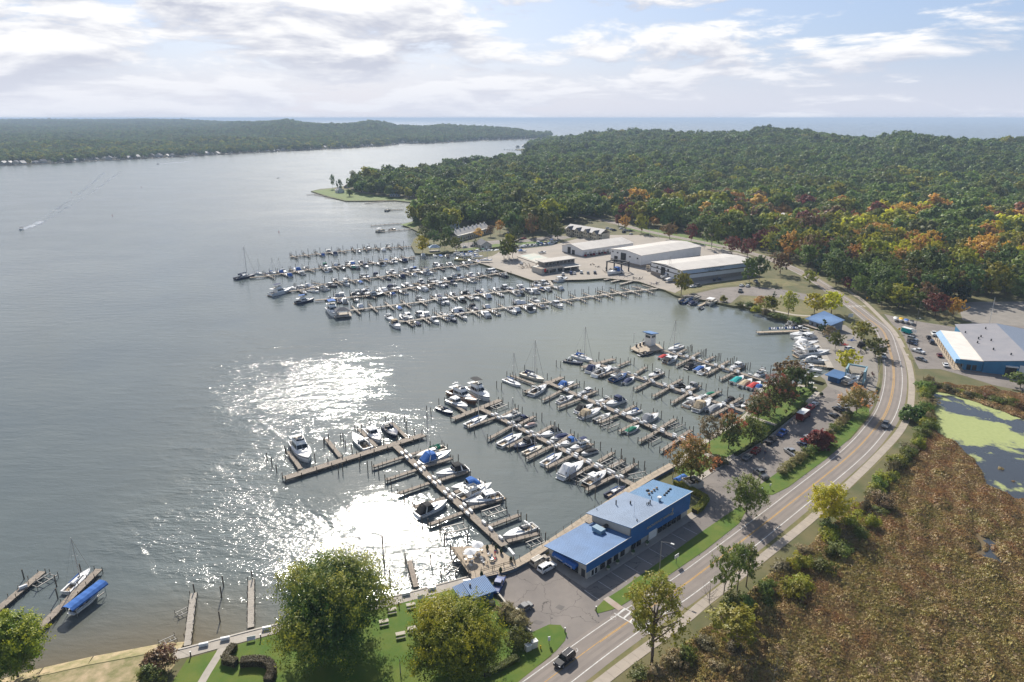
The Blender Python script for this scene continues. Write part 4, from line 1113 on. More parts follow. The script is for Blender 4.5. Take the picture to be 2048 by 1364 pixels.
boats('C', 'right', T2, [(1195, 273, 1068, 308, 'cruiser', 'white', 'blue'), (1232, 368, 1342, 330, 'hardtop', 'grey'), (1385, 430, 1478, 395, 'cruiser', 'white'), (1448, 462, 1588, 408, 'cruiser', 'white', 'navy'), (1600, 530, 1722, 488, 'sail', 'white', 'blue'), (1868, 532, 1742, 592, 'cruiser', 'white', 'grey')])
make_pier('fourth timber pier reaching out beside the park trees', T3(320, 350), T3(1550, 750), 2.0,
          tf(T3, (530, 420, 400, 468), (800, 510, 680, 572), (940, 565, 825, 628), (1100, 605, 975, 682), (1240, 650, 1120, 712), (1415, 720, 1300, 782)),
          tf(T3, (540, 385, 635, 345), (690, 440, 768, 392), (800, 490, 905, 440), (950, 545, 1050, 490), (1100, 590, 1200, 540), (1260, 640, 1360, 585), (1440, 690, 1530, 640)),
          (T3(255, 397), T3(512, 328), 2.2), tf(T3, (340, 347, 230, 270)), lname='fourth pier')
boats('D', 'outer', T3, [(268, 360, 112, 332, 'sport', 'navy'), (342, 342, 185, 292, 'sail', 'white', 'blue')])
boats('D', 'left', T3, [(402, 380, 298, 427, 'cruiser', 'white', 'navy'), (492, 400, 353, 458, 'cruiser', 'white'), (615, 448, 488, 498, 'flybridge', 'blue', 'black'), (672, 475, 588, 518, 'covered', 'white', 'navy'), (1208, 640, 1085, 702, 'hardtop', 'white'), (1282, 668, 1162, 738, 'cruiser', 'white', 'tan'), (1378, 693, 1262, 742, 'covered', 'white', 'grey')])
boats('D', 'right', T3, [(785, 472, 888, 430, 'cruiser', 'white'), (955, 545, 1078, 532, 'runabout', 'black', 'black'), (1082, 572, 1172, 530, 'cruiser', 'white', 'grey'), (1228, 622, 1318, 592, 'covered', 'white', 'green'), (1388, 672, 1472, 638, 'runabout', 'black', 'black'), (1450, 702, 1532, 680, 'dinghy', 'white'), (1530, 712, 1582, 672, 'runabout', 'white')])
make_pier('fifth timber pier with tower hut on its head', T3(870, 248), T3(1710, 500), 2.0,
          tf(T3, (1110, 330, 1010, 382), (1340, 402, 1250, 452), (1460, 442, 1365, 492)),
          tf(T3, (1010, 290, 1085, 248), (1110, 322, 1195, 275), (1220, 352, 1310, 308), (1340, 392, 1430, 343), (1480, 422, 1550, 380), (1620, 472, 1705, 408)), None, (), lname='tower pier')
boats('E', 'left', T3, [(955, 288, 873, 315, 'covered', 'white', 'red'), (1018, 308, 918, 352, 'hardtop', 'white', 'black'), (1182, 362, 1088, 395, 'runabout', 'black', 'black'), (1242, 380, 1160, 418, 'covered', 'white', 'blue'), (1282, 398, 1198, 438, 'runabout', 'white'),
      (1545, 468, 1455, 515, 'covered', 'white', 'teal'), (1612, 495, 1520, 543, 'covered', 'white', 'tan'), (1682, 515, 1588, 560, 'covered', 'white', 'red'), (1715, 530, 1650, 568, 'runabout', 'white', 'blue'), (830, 268, 715, 288, 'runabout', 'black')])
boats('E', 'right', T3, [(940, 255, 1055, 218, 'sail', 'white'), (1438, 405, 1538, 368, 'hardtop', 'white', 'white'), (1622, 472, 1712, 432, 'flybridge', 'white'), (872, 252, 788, 232, 'rowboat')])
SHORE_END = {'A': T1(1990, 1100), 'B': T2(1690, 1115), 'C': T2(2125, 770), 'D': T3(1550, 750), 'E': T3(1710, 500)}
for pk in 'ABCDE':
    for sd_ in ('outer', 'left', 'right'):
        lst = [r for r in NEARB if r[0] == pk and r[1] == sd_]
        e = W(*SHORE_END[pk])
        lst.sort(key=lambda r: ((W(*r[2]) + W(*r[3])) / 2 - e).length if sd_ != 'outer' else r[3][0])
        for k, r in enumerate(lst):
            where = ', %s from left at head of %s' % (ordw(k), PN[pk]) if sd_ == 'outer' else ', %s from shore on %s side of %s' % (ordw(k), sd_, PN[pk])
            o = put_boat(r[2], r[3], r[4], r[5], r[6], where, 'boats moored in the near marina')
# black sailcloth and empty boat lifts
LIFT = MB()
for s in (-1.4, 1.4): LIFT.beam((-3, s, .95), (3, s, .95), .3, .18)
for x in (-2.6, -1, 1, 2.6): LIFT.beam((x, -1.5, .75), (x, 1.5, .75), .16, .16)
LIFT_ME = LIFT.mesh('cradle', STEEL)
LIFT_PO = MB().cyl(0, 0, -1, 2.1, .1, 6).mesh('post', PILE)
def lift(p, q, label, sc=1.0):
    a, b = W(*p), W(*q); d = b - a; c = (a + b) / 2
    r = thing('boat_lift', label, 'boat lift', (c.x, c.y, 0), math.atan2(d.y, d.x), 'empty boat lifts', sc)
    inst('cradle', LIFT_ME, r)
    for x in (-3, 3):
        for y in (-1.7, 1.7): inst('post', LIFT_PO, r, None, (x, y, 0))
lift(T1(1820, 845), T1(1985, 790), 'empty cradle lift right of the nearest long pier, below the hardtop cruiser')
lift(T1(1480, 985), T1(1700, 930), 'empty cradle lift left of the nearest long pier, beside the deck')
lift(T1(2185, 1085), T1(2300, 1040), 'empty cradle lift under the last boat before the blue building', 0.8)
lift(T1(1560, 1290), T1(1640, 1200), 'empty pale cradle lift at the foot of the deck', 0.9)
lift(T2(530, 490), T2(655, 440), 'empty cradle lift right of the trawler at the second pier head')
lift(T2(1420, 950), T2(1540, 890), 'empty cradle lift on right side of the second pier, farther one')
lift(T2(1510, 985), T2(1640, 920), 'empty cradle lift on right side of the second pier, nearer one')
lift(T2(1640, 1040), T2(1790, 1010), 'empty cradle lift between second pier end and the seawall')
lift(T2(1180, 1075), T2(1310, 1000), 'empty cradle lift between the white covered cruiser and outboard cruiser')
lift(T2(1430, 640), T2(1530, 600), 'empty cradle lift behind the outboard boat at the third pier')
lift(T2(1760, 760), T2(1880, 700), 'empty cradle lift left of the third pier near shore', .9)
lift(T2(1960, 640), T2(2060, 600), 'empty cradle lift right of the third pier near shore', .9)
# free-standing moorings off the pier heads
MO = [(90, 392), (130, 440), (168, 490), (238, 340), (545, 280), (680, 230), (700, 245), (718, 290), (795, 165), (912, 120), (965, 180), (1040, 100), (1190, 90), (1206, 140), (1268, 190), (770, 330), (1022, 265), (475, 410), (418, 330), (1395, 300), (660, 490), (695, 480), (830, 440), (895, 475)]
for k, q in enumerate(MO):
    p = W(*T1(*q)); mooring(p.x, p.y, random.uniform(2.6, 3.4), 'dark mooring piling, %s from left around the cross head of nearest pier' % ordw(sorted(MO).index(q)), 'mooring pilings off the nearest pier head')
MO = [(15, 512), (48, 520), (112, 440), (280, 350), (375, 315), (573, 305), (612, 322), (655, 225), (725, 240), (760, 230), (797, 170), (895, 200), (978, 235), (1050, 130), (1085, 140)]
for k, q in enumerate(MO):
    p = W(*T2(*q)); mooring(p.x, p.y, random.uniform(2.6, 3.4), 'dark mooring piling, %s from left beyond the second and third pier heads' % ordw(k), 'mooring pilings off the middle pier heads')
MO = [(1105, 270), (1118, 262), (1130, 250), (1213, 312), (1225, 300), (1238, 290), (1325, 345), (1340, 332), (1350, 322), (1440, 375), (1455, 362), (1468, 352), (1562, 412), (1578, 400), (1728, 480), (908, 225), (740, 215), (690, 235), (560, 365), (390, 315)]
for k, q in enumerate(MO):
    p = W(*T3(*q)); mooring(p.x, p.y, random.uniform(3.0, 3.8), 'tall mooring piling, %s from left behind the tower pier' % ordw(sorted(MO).index(q)), 'mooring pilings behind the tower pier')
for k, q in enumerate([(572, 1325), (1016, 1100), (1028, 1245), (1196, 1228), (1400, 1225), (1482, 1330), (1075, 1380), (1510, 1080), (1330, 935), (1695, 1075)]):
    p = W(*T1(*q)) if k else W(557, 1170)
    mooring(p.x, p.y, random.uniform(2.8, 3.8), 'dark mooring piling, %s from left in the glittering water before the promenade' % ordw([557, 766, 769, 781, 811, 845, 862, 882, 890, 936].index(min([557, 766, 769, 781, 811, 845, 862, 882, 890, 936], key=lambda v: abs(v - to_px(p)[0])))), 'mooring pilings before the promenade')
# small private docks in the foreground
T0 = lambda x, y: (x / 4, 1023 + y / 4)
def small_dock(label, a, b, wd, posts=6, m=WOOD, top=1.7):
    a, b = W(*a), W(*b)
    r = thing('dock', label, 'dock', (b.x, b.y, 0), 0, 'small private docks')
    A = (a.x - b.x, a.y - b.y)
    mb = MB(); deck_boards(mb, A, (0, 0), wd, DZ - 0.1); o = mb.build('decking', m, r); o['kind'] = 'stuff'
    st = MB(); side_beams(st, A, (0, 0), wd, DZ - 0.1); st.build('stringer', PILE, r)
    d = Vector((-A[0], -A[1], 0)); L = d.length; d.normalize(); n = Vector((-d.y, d.x, 0))
    for i in range(posts):
        for s in (-1, 1):
            q = Vector((*A, 0)) + d * (L * (i + 0.1) / posts) + n * s * (wd / 2 + 0.08)
            piling(r, q.x, q.y, top + random.uniform(-.5, .4), thin=True, name='post')
    return r
small_dock('weathered dock running off the left edge of the picture', T0(350, 505), T0(-150, 930), 1.7)
small_dock('long pale dock with blue covered boat lift alongside', T0(800, 485), T0(230, 1050), 1.7, 8)
small_dock('narrow concrete topped dock left of the big maple', T0(1555, 680), T0(1505, 1100), 1.3, 6, CONC)
small_dock('narrow concrete topped dock at the seawall with mooring piling at its tip', T0(2015, 575), T0(2012, 955), 1.3, 6, CONC)
small_dock('short narrow dock in the brightest glitter', (819, 1128), (833, 1180), 1.2, 4, WOOD)
small_dock('low timber dock in the pond-like cove beside blue roofed house', (1513, 668), (1622, 664), 2.2, 9, PALEWOOD, 1.4)
put_boat(T0(700, 505), T0(560, 635), 'sail', 'white', None, label='small white sailboat tied to the long pale dock at lower left', group='boats moored in the near marina', fixed=0.78)
# blue canopy lift
p0, p1 = P(*T0(770, 600), 2.6), P(*T0(590, 735), 2.6)
c = (p0 + p1) / 2; d = p0 - p1; an = math.atan2(d.y, d.x)
r = thing('boat_lift', 'boat lift under long blue canvas canopy beside the pale dock', 'boat lift', (c.x, c.y, 0), an)
L = 9.2; Wd = 2.9
cm = MB(); rings = []
for i in range(13):
    x = -L / 2 + L * i / 12; s = 0.06 if i % 2 else 0
    rings.append([(x, -Wd / 2, 2.15), (x, -Wd / 2, 2.5), (x, -Wd * 0.3, 2.95 - s), (x, 0, 3.05 - s), (x, Wd * 0.3, 2.95 - s), (x, Wd / 2, 2.5), (x, Wd / 2, 2.15)])
cm.loft(rings, False, False, False).build('canopy', CANVAS['blue'], r)
for x in (-L * .4, L * .4):
    for y in (-Wd / 2 + .1, Wd / 2 - .1): MB().cyl(x, y, -1, 2.4, .07, 6).build('post', ALU, r)
MB().beam((-L * .4, -.9, .7), (L * .4, -.9, .7), .2, .2).beam((-L * .4, .9, .7), (L * .4, .9, .7), .2, .2).build('cradle', STEEL, r)
put_boat((c.x + math.cos(an) * 3.4, c.y + math.sin(an) * 3.4), (c.x - math.cos(an) * 3.4, c.y - math.sin(an) * 3.4), 'runabout', 'white', None, label='white runabout hanging under the blue canopy of the boat lift', world=True, z=0.5, group='boats moored in the near marina')
lift(T0(290, 610), T0(420, 530), 'rusty bare lift frame beside the dock at the left edge', .8)
lift(T0(1440, 830), T0(1520, 790), 'low pipe rack in the water left of the concrete dock', .55)
lift(T0(1290, 1070), T0(1400, 1020), 'small bleached rack in the shallows by the beach', .5)
for k, (q, lb) in enumerate([(T0(195, 540), 'dark piling left of the weathered dock at the left edge'), (T0(465, 700), 'thick dark piling between the two lower left docks'), (T0(455, 600), 'dark piling at the bare lift frame by the left docks'), (T0(652, 495), 'piling with pale cap behind the small moored sailboat'),
                              (T0(1790, 600), 'dark piling farthest out between the two concrete topped docks'), (T0(1775, 690), 'middle one of the three pilings between the concrete docks'), (T0(1762, 880), 'dark piling closest to the seawall between the concrete docks'), (T0(1560, 665), 'dark piling at the tip of the left concrete topped dock'), (T0(2025, 570), 'tall piling at the tip of the right concrete topped dock')]):
    p = W(*q); mooring(p.x, p.y, 2.6 + 0.2 * (k % 3), lb, 'mooring pilings off the small docks')
dk = W(*T0(195, 640)); dock_box(dk.x, dk.y, 0.8, 'white dock box on the weathered dock at the left edge', None, DZ - .1)

# ------------------------------------------------------------------ head of the tower pier
T5 = lambda x, y: (1470 + x / 4.995, 520 + y / 4.995)
pl = [tuple(W(*T3(*q))[:2]) for q in ((640, 245), (745, 188), (872, 212), (905, 250), (800, 270), (710, 278))]
r = thing('platform', 'timber platform carrying the white tower hut', 'platform', (0, 0, 0))
MB().prism(pl, DZ - .25, DZ + .06).build('decking', PALEWOOD, r)
for x, y in pl: piling(r, x, y, 2.4)
c = W(*T3(797, 214)); an = math.atan2(*(W(*T3(1700, 495)) - W(*T3(870, 248))).yx)
r = thing('tower_hut', 'white two storey dock hut with blue sloping roof', 'hut', (c.x, c.y, DZ + .06), an)
HW = mat('white painted siding', (0.72, 0.71, 0.68), 0.6, var=.08, vscale=.6)
MB().box((0, 0, 2.6), (3.6, 3.6, 5.2)).build('wall', HW, r)
MB().loft([[(-2.6, -2.6, 5.9), (2.6, -2.6, 5.9), (2.6, 2.6, 5.2), (-2.6, 2.6, 5.2)], [(-2.6, -2.6, 6.2), (2.6, -2.6, 6.2), (2.6, 2.6, 5.5), (-2.6, 2.6, 5.5)]]).build('roof', BLUE_ROOF, r)
for x, y, a, b in ((-1.81, 0, .04, 2.6), (0, -1.81, 2.6, .04), (1.81, 0, .04, 2.6)): MB().box((x, y, 4.2), (a, b, 1.1)).build('window', GLASS, r)
MB().box((-1.81, .9, 1.0), (.06, .9, 2.0)).build('door', DARK, r)
p = W(*T3(668, 200))
r = thing('dock_lamp', 'slim lamp post on the platform left of the tower hut', 'lamp', (p.x, p.y, DZ)); MB().cyl(0, 0, 0, 5, .06, 5).build('post', STEEL, r); MB().box((.3, 0, 5), (.8, .25, .15)).build('lamp_head', ALU, r)
for k, q in enumerate([(690, 235), (720, 225), (745, 215)]):
    p = W(*T3(*q)); rr = thing('fuel_pump', '%s fuel pump from left on the tower platform' % ordw(k), 'fuel pump', (p.x, p.y, DZ + .06), an, 'fuel pumps on the tower platform')
    MB().box((0, 0, .7), (.5, .7, 1.4)).build('cabinet', DARK, rr); MB().box((0, 0, 1.5), (.55, .75, .25)).build('cap', WHITE, rr)
# ------------------------------------------------------------------ far marina
FT1 = lambda x, y: (440 + x / 4.995, 470 + y / 4.995)
FT2 = lambda x, y: (780 + x / 4.995, 440 + y / 4.995)
rf = random.Random(21)
FINGER_CACHE = {}
def far_finger(L):
    k = round(L)
    if k not in FINGER_CACHE:
        mb = MB(); deck_boards(mb, (0, 0), (k, 0), 1.1, DZ, pitch=1.0); side_beams(mb, (0, 0), (k, 0), 1.1, DZ, 0.3)
        FINGER_CACHE[k] = mb.mesh('finger_pier', WOOD)
    return FINGER_CACHE[k]
KINDS = ['cruiser'] * 9 + ['sport'] * 4 + ['hardtop'] * 3 + ['flybridge'] * 2 + ['covered'] * 3 + ['runabout'] * 3 + ['console']
CANV = [None] * 15 + ['navy'] * 3 + ['black'] * 3 + ['blue'] * 2 + ['white'] * 3 + ['tan', 'grey', 'green', 'white', 'white']
PALE = mat('sun bleached dock timber', (0.44, 0.39, 0.33), 0.85, col2=(0.36, 0.32, 0.27), vscale=0.8)
def far_pier(label, lname, path, pn, pf, skip_tail=0.0, mat_=None, fl=9.0, slot=4.7, sail=0.0, first=4.0, wd=1.9):
    """walk along the pier from its lake end; boats on the near (camera) and far side"""
    pts = [W(*q) for q in path]
    s = [0.0]
    for a, b in zip(pts, pts[1:]): s.append(s[-1] + (b - a).length)
    tot = s[-1]
    root = thing('pier', label, 'pier', pts[0], 0, 'long marina piers'); o = pts[0]
    mb = MB(); st = MB(); piles = MB()
    for a, b in zip(pts, pts[1:]):
        A, B = a - o, b - o
        deck_boards(mb, A, B, wd, DZ, pitch=0.7); side_beams(st, A, B, wd, DZ)
    d_ = mb.build('decking', mat_ or WOOD, root); d_['kind'] = 'stuff'
    st.build('stringer', PILE, root)
    def at(t):
        for i in range(len(pts) - 1):
            if t <= s[i + 1] or i == len(pts) - 2:
                d = (pts[i + 1] - pts[i]).normalized(); return pts[i] + d * (t - s[i]), d
    t = first; k = 0
    row = []
    while t < tot - skip_tail:
        p, d = at(t)
        n = Vector((d.y, -d.x, 0))
        if n.y > 0: n = -n                      # near side: towards the camera
        for side, sg, pr in (('near', 1, pn), ('far', -1, pf)):
            nn = n * sg
            if k % 2 == 0:
                f = inst('finger_pier', far_finger(fl), root, mat_, (p - o) + nn * (wd / 2), math.atan2(nn.y, nn.x))
                for q in (0.35, 0.7, 1.0):
                    for e in (-.6, .6):
                        pp = (p - o) + nn * (wd / 2 + fl * q) + d * e; piles.cyl(pp.x, pp.y, -1, rf.uniform(2.4, 3.6) if q == 1 else rf.uniform(1.7, 2.6), .15, 5)
            else:
                pp = (p - o) + nn * (wd / 2 + fl + 1.2); piles.cyl(pp.x, pp.y, -1, rf.uniform(3.0, 4.4), .17, 5)
            prob = pr(t / tot) if callable(pr) else pr
            if rf.random() < prob:
                row.append((t, side, p + d * (1.0 if k % 2 == 0 else 3.7 - 3.6 + (-1.0 if True else 0)), nn))
        for sg in (-1, 1):
            if k % 2: pp = (p - o) + n * sg * (wd / 2 + .1); piles.cyl(pp.x, pp.y, -1, rf.uniform(1.7, 2.4), .14, 5)
        t += slot; k += 1
    po = piles.build('pilings', PILE, root); po['kind'] = 'stuff'
    for side in ('near', 'far'):
        lst = sorted([r for r in row if r[1] == side], key=lambda r: r[0])
        for i, (t, sd_, p, nn) in enumerate(lst):
            kd = rf.choice(KINDS); cv = rf.choice(CANV)
            if rf.random() < sail: kd, cv = 'sail', rf.choice([None, 'blue', 'navy'])
            if kd == 'covered' and cv is None: cv = rf.choice(['navy', 'blue', 'black'])
            hl = rf.choice(['white'] * 9 + ['navy', 'black', 'blue'])
            _, L = boat_proto(kd, cv is not None)
            L2 = min(L, fl + 2.5) * rf.uniform(0.82, 1.0)
            a = p + nn * (wd / 2 + 0.9); b = a + nn * L2
            bow, stern = (a, b) if rf.random() < 0.6 else (b, a)
            put_boat(bow, stern, kd, hl, cv, ', %s from lake, %s side of %s' % (ordw(i), side, lname), 'boats moored in the far marina', world=True)
    return root
far_pier('front pier of the far marina, running to the boat lift quay', 'front far pier', [FT1(1790, 878), FT2(150, 1030), FT2(600, 965), FT2(1050, 905), FT2(1640, 830), (1196, 594), (1220, 591), (1328, 578)],
         lambda u: 0.86 if u < .58 else 0.0, lambda u: 0.62 if u < .50 else 0.1, skip_tail=12, mat_=PALE, fl=8.5)
far_pier('second pier of the far marina with a roofed hut at its tip', 'second far pier', [FT1(1285, 772), FT1(2048, 680), FT2(420, 812), FT2(880, 758), FT2(1560, 680), (1105, 574), (1095, 560)],
         lambda u: 0.2 if u < .33 else 0.85, lambda u: 0.4 if u < .3 else 0.85, skip_tail=12, mat_=PALE, fl=8)
far_pier('third pier of the far marina with a dark motor yacht at its tip', 'third far pier', [FT1(950, 668), FT1(1450, 625), FT1(1950, 535), FT2(350, 662), FT2(640, 620), FT2(1080, 548), FT2(1230, 522)], 0.55, 0.72, skip_tail=8, fl=8, first=12)
far_pier('fourth pier of the far marina', 'fourth far pier', [FT1(490, 605), FT1(870, 555), FT1(1050, 502), FT1(1600, 432), FT1(1950, 385), FT2(470, 492), FT2(880, 450)], 0.55, 0.66, skip_tail=2, fl=8, first=18)
far_pier('fifth pier of the far marina with the tallest masts at its tip', 'fifth far pier', [FT1(300, 440), FT1(440, 428), FT1(960, 350), FT1(1500, 300), FT1(1950, 228)], 0.62, 0.72, fl=8, first=12, sail=0.0)
far_pier('rearmost pier of the far marina, mostly empty', 'rearmost far pier', [FT1(700, 232), FT1(1300, 165), FT1(1950, 122)], 0.22, 0.12, fl=7, first=3, skip_tail=5)
# boats at the pier tips
G_ = 'boats moored in the far marina'
put_boat(FT1(360, 410), FT1(150, 450), 'sail', 'navy', 'navy', label='large navy sailboat with tallest mast at the tip of the fifth far pier', group=G_, lim=(.6, 1.8))
for k, (x, c) in enumerate(((385, None), (525, 'blue'), (590, None))): put_boat(FT1(x + 30, 395 - k * 5), FT1(x - 25, 385 - k * 5), 'sail', 'white', c, label='%s of the three small sailboats behind the fifth far pier tip' % ordw(k), group=G_, fixed=.75)
put_boat(FT1(720, 560), FT1(500, 612), 'flybridge', 'white', 'navy', label='white motor yacht lying along the tip of the fourth far pier', group=G_)
put_boat(FT1(945, 655), FT1(755, 690), 'flybridge', 'navy', 'blue', label='dark motor yacht lying along the tip of the third far pier', group=G_)
put_boat(FT1(1185, 640), FT1(1050, 650), 'sport', 'white', None, label='white sport cruiser behind the third far pier near its tip', group=G_)
put_boat(FT1(1640, 600), FT1(1455, 625), 'flybridge', 'black', None, label='large black hulled yacht halfway along the third far pier', group=G_, lim=(.6, 1.7))
put_boat(FT1(1170, 830), FT1(1100, 750), 'flybridge', 'white', 'blue', label='flybridge yacht left of the roofed hut on the second far pier', group=G_)
put_boat(FT1(1800, 945), FT1(1720, 890), 'cruiser', 'white', 'tan', label='cream topped cruiser at the outer tip of the front far pier', group=G_)
put_boat(FT1(1730, 870), FT1(1670, 820), 'sport', 'white', None, label='white sport cruiser behind the outer tip of the front far pier', group=G_)
# roofed hut on the second pier's tip
c = W(*FT1(1225, 815)); r = thing('dock_hut', 'open dock hut with grey hipped roof at the tip of second far pier', 'hut', (c.x, c.y, 0), 0.35)
MB().box((0, 0, DZ), (9, 8, .25)).build('platform', PALE, r)
for x in (-3, 3):
    for y in (-2.5, 2.5): MB().cyl(x, y, -1, 4, .12, 6).build('post', PILE, r)
MB().loft([[(-3.8, -3.3, 3.8), (3.8, -3.3, 3.8), (3.8, 3.3, 3.8), (-3.8, 3.3, 3.8)], [(-1.2, -.3, 5.2), (1.2, -.3, 5.2), (1.2, .3, 5.2), (-1.2, .3, 5.2)]]).build('roof', mat('grey shingles', (.12, .125, .14), .9, var=.2, vscale=2), r)
# side moorings: quay by the lifts, canal and yard berths
def berth_row(p, q, n, ang, label, kinds=KINDS, fill=1.0, fixed=None, z=0.0, group=G_):
    a, b = P(*p, z) if z else W(*p), P(*q, z) if z else W(*q); k2 = 0
    for i in range(n):
        if rf.random() > fill: continue
        c = a + (b - a) * ((i + .5) / n)
        kd = rf.choice(kinds); cv = rf.choice(CANV)
        if kd == 'covered' and cv is None: cv = 'blue'
        _, L = boat_proto(kd, cv is not None); L = min(L, 9.5) * rf.uniform(.85, 1)
        an = ang + rf.uniform(-.06, .06) + (PI if rf.random() < .4 else 0)
        d = Vector((math.cos(an), math.sin(an), 0)) * L / 2
        put_boat(c + d, c - d, kd, 'white', cv, label=label % ordw(k2), world=True, group=group, z=z); k2 += 1
berth_row((905, 508), (1000, 502), 7, 1.2, '%s boat from left along the far bank of the canal', fill=.8)
berth_row((1010, 499), (1110, 487), 12, 1.2, '%s boat from left in the upper canal', fill=.95)
berth_row((1060, 491), (1118, 485), 6, 1.2, '%s boat from left on the near bank of the upper canal', fill=.8)
berth_row((840, 512), (900, 515), 5, 1.9, '%s boat from left below the gazebo', fill=.9)
berth_row((912, 518), (962, 526), 6, 1.0, '%s boat from left on the bend of the yard quay')
for k, (x, y, x2, y2, kd) in enumerate(((1110, 565, 1135, 559, 'hardtop'), (1118, 563, 1146, 561, 'sport'))[:1]): put_boat((x2, y2), (x, y), kd, 'white', None, label='hardtop cruiser by the quay in front of the boat club house', group=G_)
for k in range(5):
    q = [(925, 513), (935, 515), (945, 512), (955, 517), (973, 524)][k]
    c = P(*q); d = Vector((math.cos(.15), math.sin(.15), 0)) * 4.6
    put_boat(c + d, c - d, 'sail', 'white', 'blue' if k % 2 else None, label='%s laid-up sailboat from left on the yard point' % ordw(k), world=True, z=LZ + 1.0, group='boats stored ashore', fixed=.85)
for k, (q, an) in enumerate([((1045, 505), .3), ((1085, 507), .5), ((1030, 503), .2)]):
    c = P(*q); d = Vector((math.cos(an), math.sin(an), 0)) * 3.4
    put_boat(c + d, c - d, ['cruiser', 'runabout', 'covered'][k], 'white', ['blue', None, 'navy'][k], label='%s boat parked ashore behind the pool' % ordw(k), world=True, z=LZ + .6, group='boats stored ashore')
# east quay: big cruisers berthed at the walkway beside the boat yard
EQ = [((1578, 677), (1620, 668), 'sport', None), ((1586, 685), (1628, 678), 'hardtop', 'white'), ((1592, 693), (1636, 688), 'sport', 'white'), ((1590, 704), (1638, 699), 'flybridge', None), ((1592, 714), (1658, 710), 'flybridge', None),
      ((1610, 721), (1656, 727), 'hardtop', 'white'), ((1598, 726), (1628, 738), 'cruiser', None), ((1606, 736), (1644, 747), 'sport', None), ((1608, 752), (1636, 758), 'cruiser', None), ((1573, 653), (1594, 648), 'cruiser', None), ((1580, 657), (1606, 655), 'runabout', 'black')]
for k, (a, b, kd, cv) in enumerate(EQ):
    put_boat(b if k not in (0, 1) else a, a if k not in (0, 1) else b, kd, 'white', cv, label='%s %s from the top in the row berthed at the boat yard walkway' % (ordw(k), BWORD[kd]), group='cruisers berthed at the boat yard', lim=(.6, 1.8))
small_dock('timber finger between the two yachts at the boat yard quay', (1612, 733), (1667, 738), 1.6, 5, PALEWOOD, 1.6)
JC = ['blue', 'white', 'navy', 'blue', 'grey', 'blue', 'white', 'navy', 'blue', 'blue', 'white']
for k in range(11):
    p = W(1539 + k * 5.3, 661.5 - k * 0.22)
    d = Vector((0.25, .97, 0)) * 1.5
    put_boat(p + d, p - d, 'jetski', 'white' if k % 3 else 'blue', JC[k], label='%s jet ski from left in the row on the cove dock' % ordw(k), world=True, z=.85, group='jet skis on the cove dock')
# launch docks by the ramp
small_dock('launch dock left of the boat ramp', (1357, 602), (1384, 593), 1.8, 4, PALEWOOD, 1.4)
small_dock('launch dock in the middle of the boat ramp', (1378, 608), (1404, 600), 1.8, 4, PALEWOOD, 1.4)
small_dock('launch dock right of the boat ramp', (1397, 615), (1424, 602), 1.8, 4, PALEWOOD, 1.4)
put_boat((1386, 600), (1362, 608), 'console', 'blue', None, label='blue fishing boat tied at the left launch dock', group='boats at the launch ramp')
put_boat((1398, 596), (1380, 602), 'pontoon', 'black', 'black', label='dark pontoon boat between the two left launch docks', group='boats at the launch ramp')
put_boat((1396, 607), (1378, 611), 'runabout', 'navy', 'navy', label='navy runabout below the middle launch dock', group='boats at the launch ramp')
put_boat((1408, 615), (1398, 620), 'dinghy', 'white', None, label='small dinghy at the tip of the right launch dock', group='boats at the launch ramp')
put_boat((1432, 604), (1414, 612), 'pontoon', 'white', 'white', label='white roofed pontoon boat at the right launch dock', group='boats at the launch ramp')
# lift piers of the quay
for k, (a, b) in enumerate([((1208, 562), (1243, 556)), ((1222, 566), (1258, 558)), ((1240, 571), (1275, 562))]):
    small_dock('%s concrete lift finger from left below the quay gantry' % ordw(k), a, b, 2.0, 5, CONC, 1.6)
put_boat((1213, 554), (1243, 549), 'cruiser', 'white', 'blue', label='cruiser in the slings of the quay gantry', group='boats stored ashore', z=1.6)
for k in range(5):
    a, b = (1200 + k * 21 - (0 if k else 2), 584 - k * 2.9), (1222 + k * 21, 590 - k * 2.8)
    small_dock('%s bare finger from left on the empty end of the front far pier' % ordw(k), (a[0], a[1]), (b[0], b[1]), 1.1, 3, PALE, 2.6)
# boats out on the lake with their wakes
FOAM = mat('foam', (0.8, 0.82, 0.84), 0.8, var=.2, vscale=1.5)
def wake(label, a, path, w0, w1, foam_len):
    r = thing('wake', label, 'wake', a)
    mb = MB(); pts = smooth_path([W(*q) for q in path], 4.0)
    n = len(pts); tg = np.gradient(pts, axis=0); tg /= np.linalg.norm(tg, axis=1)[:, None]
    rr = random.Random(3)
    for i in range(n - 1):
        f = i / n
        for side in (-1, 1, 0):
            if rr.random() > (1.0 if i * 4 < foam_len else 0.0 if side == 0 else 0.55): continue
            wdt = w0 + (w1 - w0) * f; nx, ny = -tg[i][1], tg[i][0]
            cx = pts[i][0] + nx * side * wdt / 2 - a.x; cy = pts[i][1] + ny * side * wdt / 2 - a.y
            L = rr.uniform(1.5, 4.0); h = rr.uniform(.12, .3) * (1.6 if i * 4 < foam_len else .8)
            an = math.atan2(tg[i][1], tg[i][0]) + side * .18
            ww = rr.uniform(.3, .8) * (1.6 if i * 4 < foam_len else .5)
            mb.dome((cx, cy, -.02), L, ww, h, 6, 2)
    mb.build('foam', FOAM, r)
p = W(40, 461)
put_boat((37, 462), (48, 456), 'cruiser', 'white', None, label='white motor boat speeding at far left of the lake', group='boats under way on the lake', fixed=1.0)
wake('long white wake trailing behind the speeding boat at far left', p, [(44, 459), (75, 447), (110, 425), (150, 400), (180, 380), (205, 360), (225, 345)], 3.0, 26, 60)
p2 = W(313, 328.5)
put_boat((311, 329), (320, 328), 'runabout', 'navy', None, label='small dark boat near the far left shore', group='boats under way on the lake', fixed=1.2)
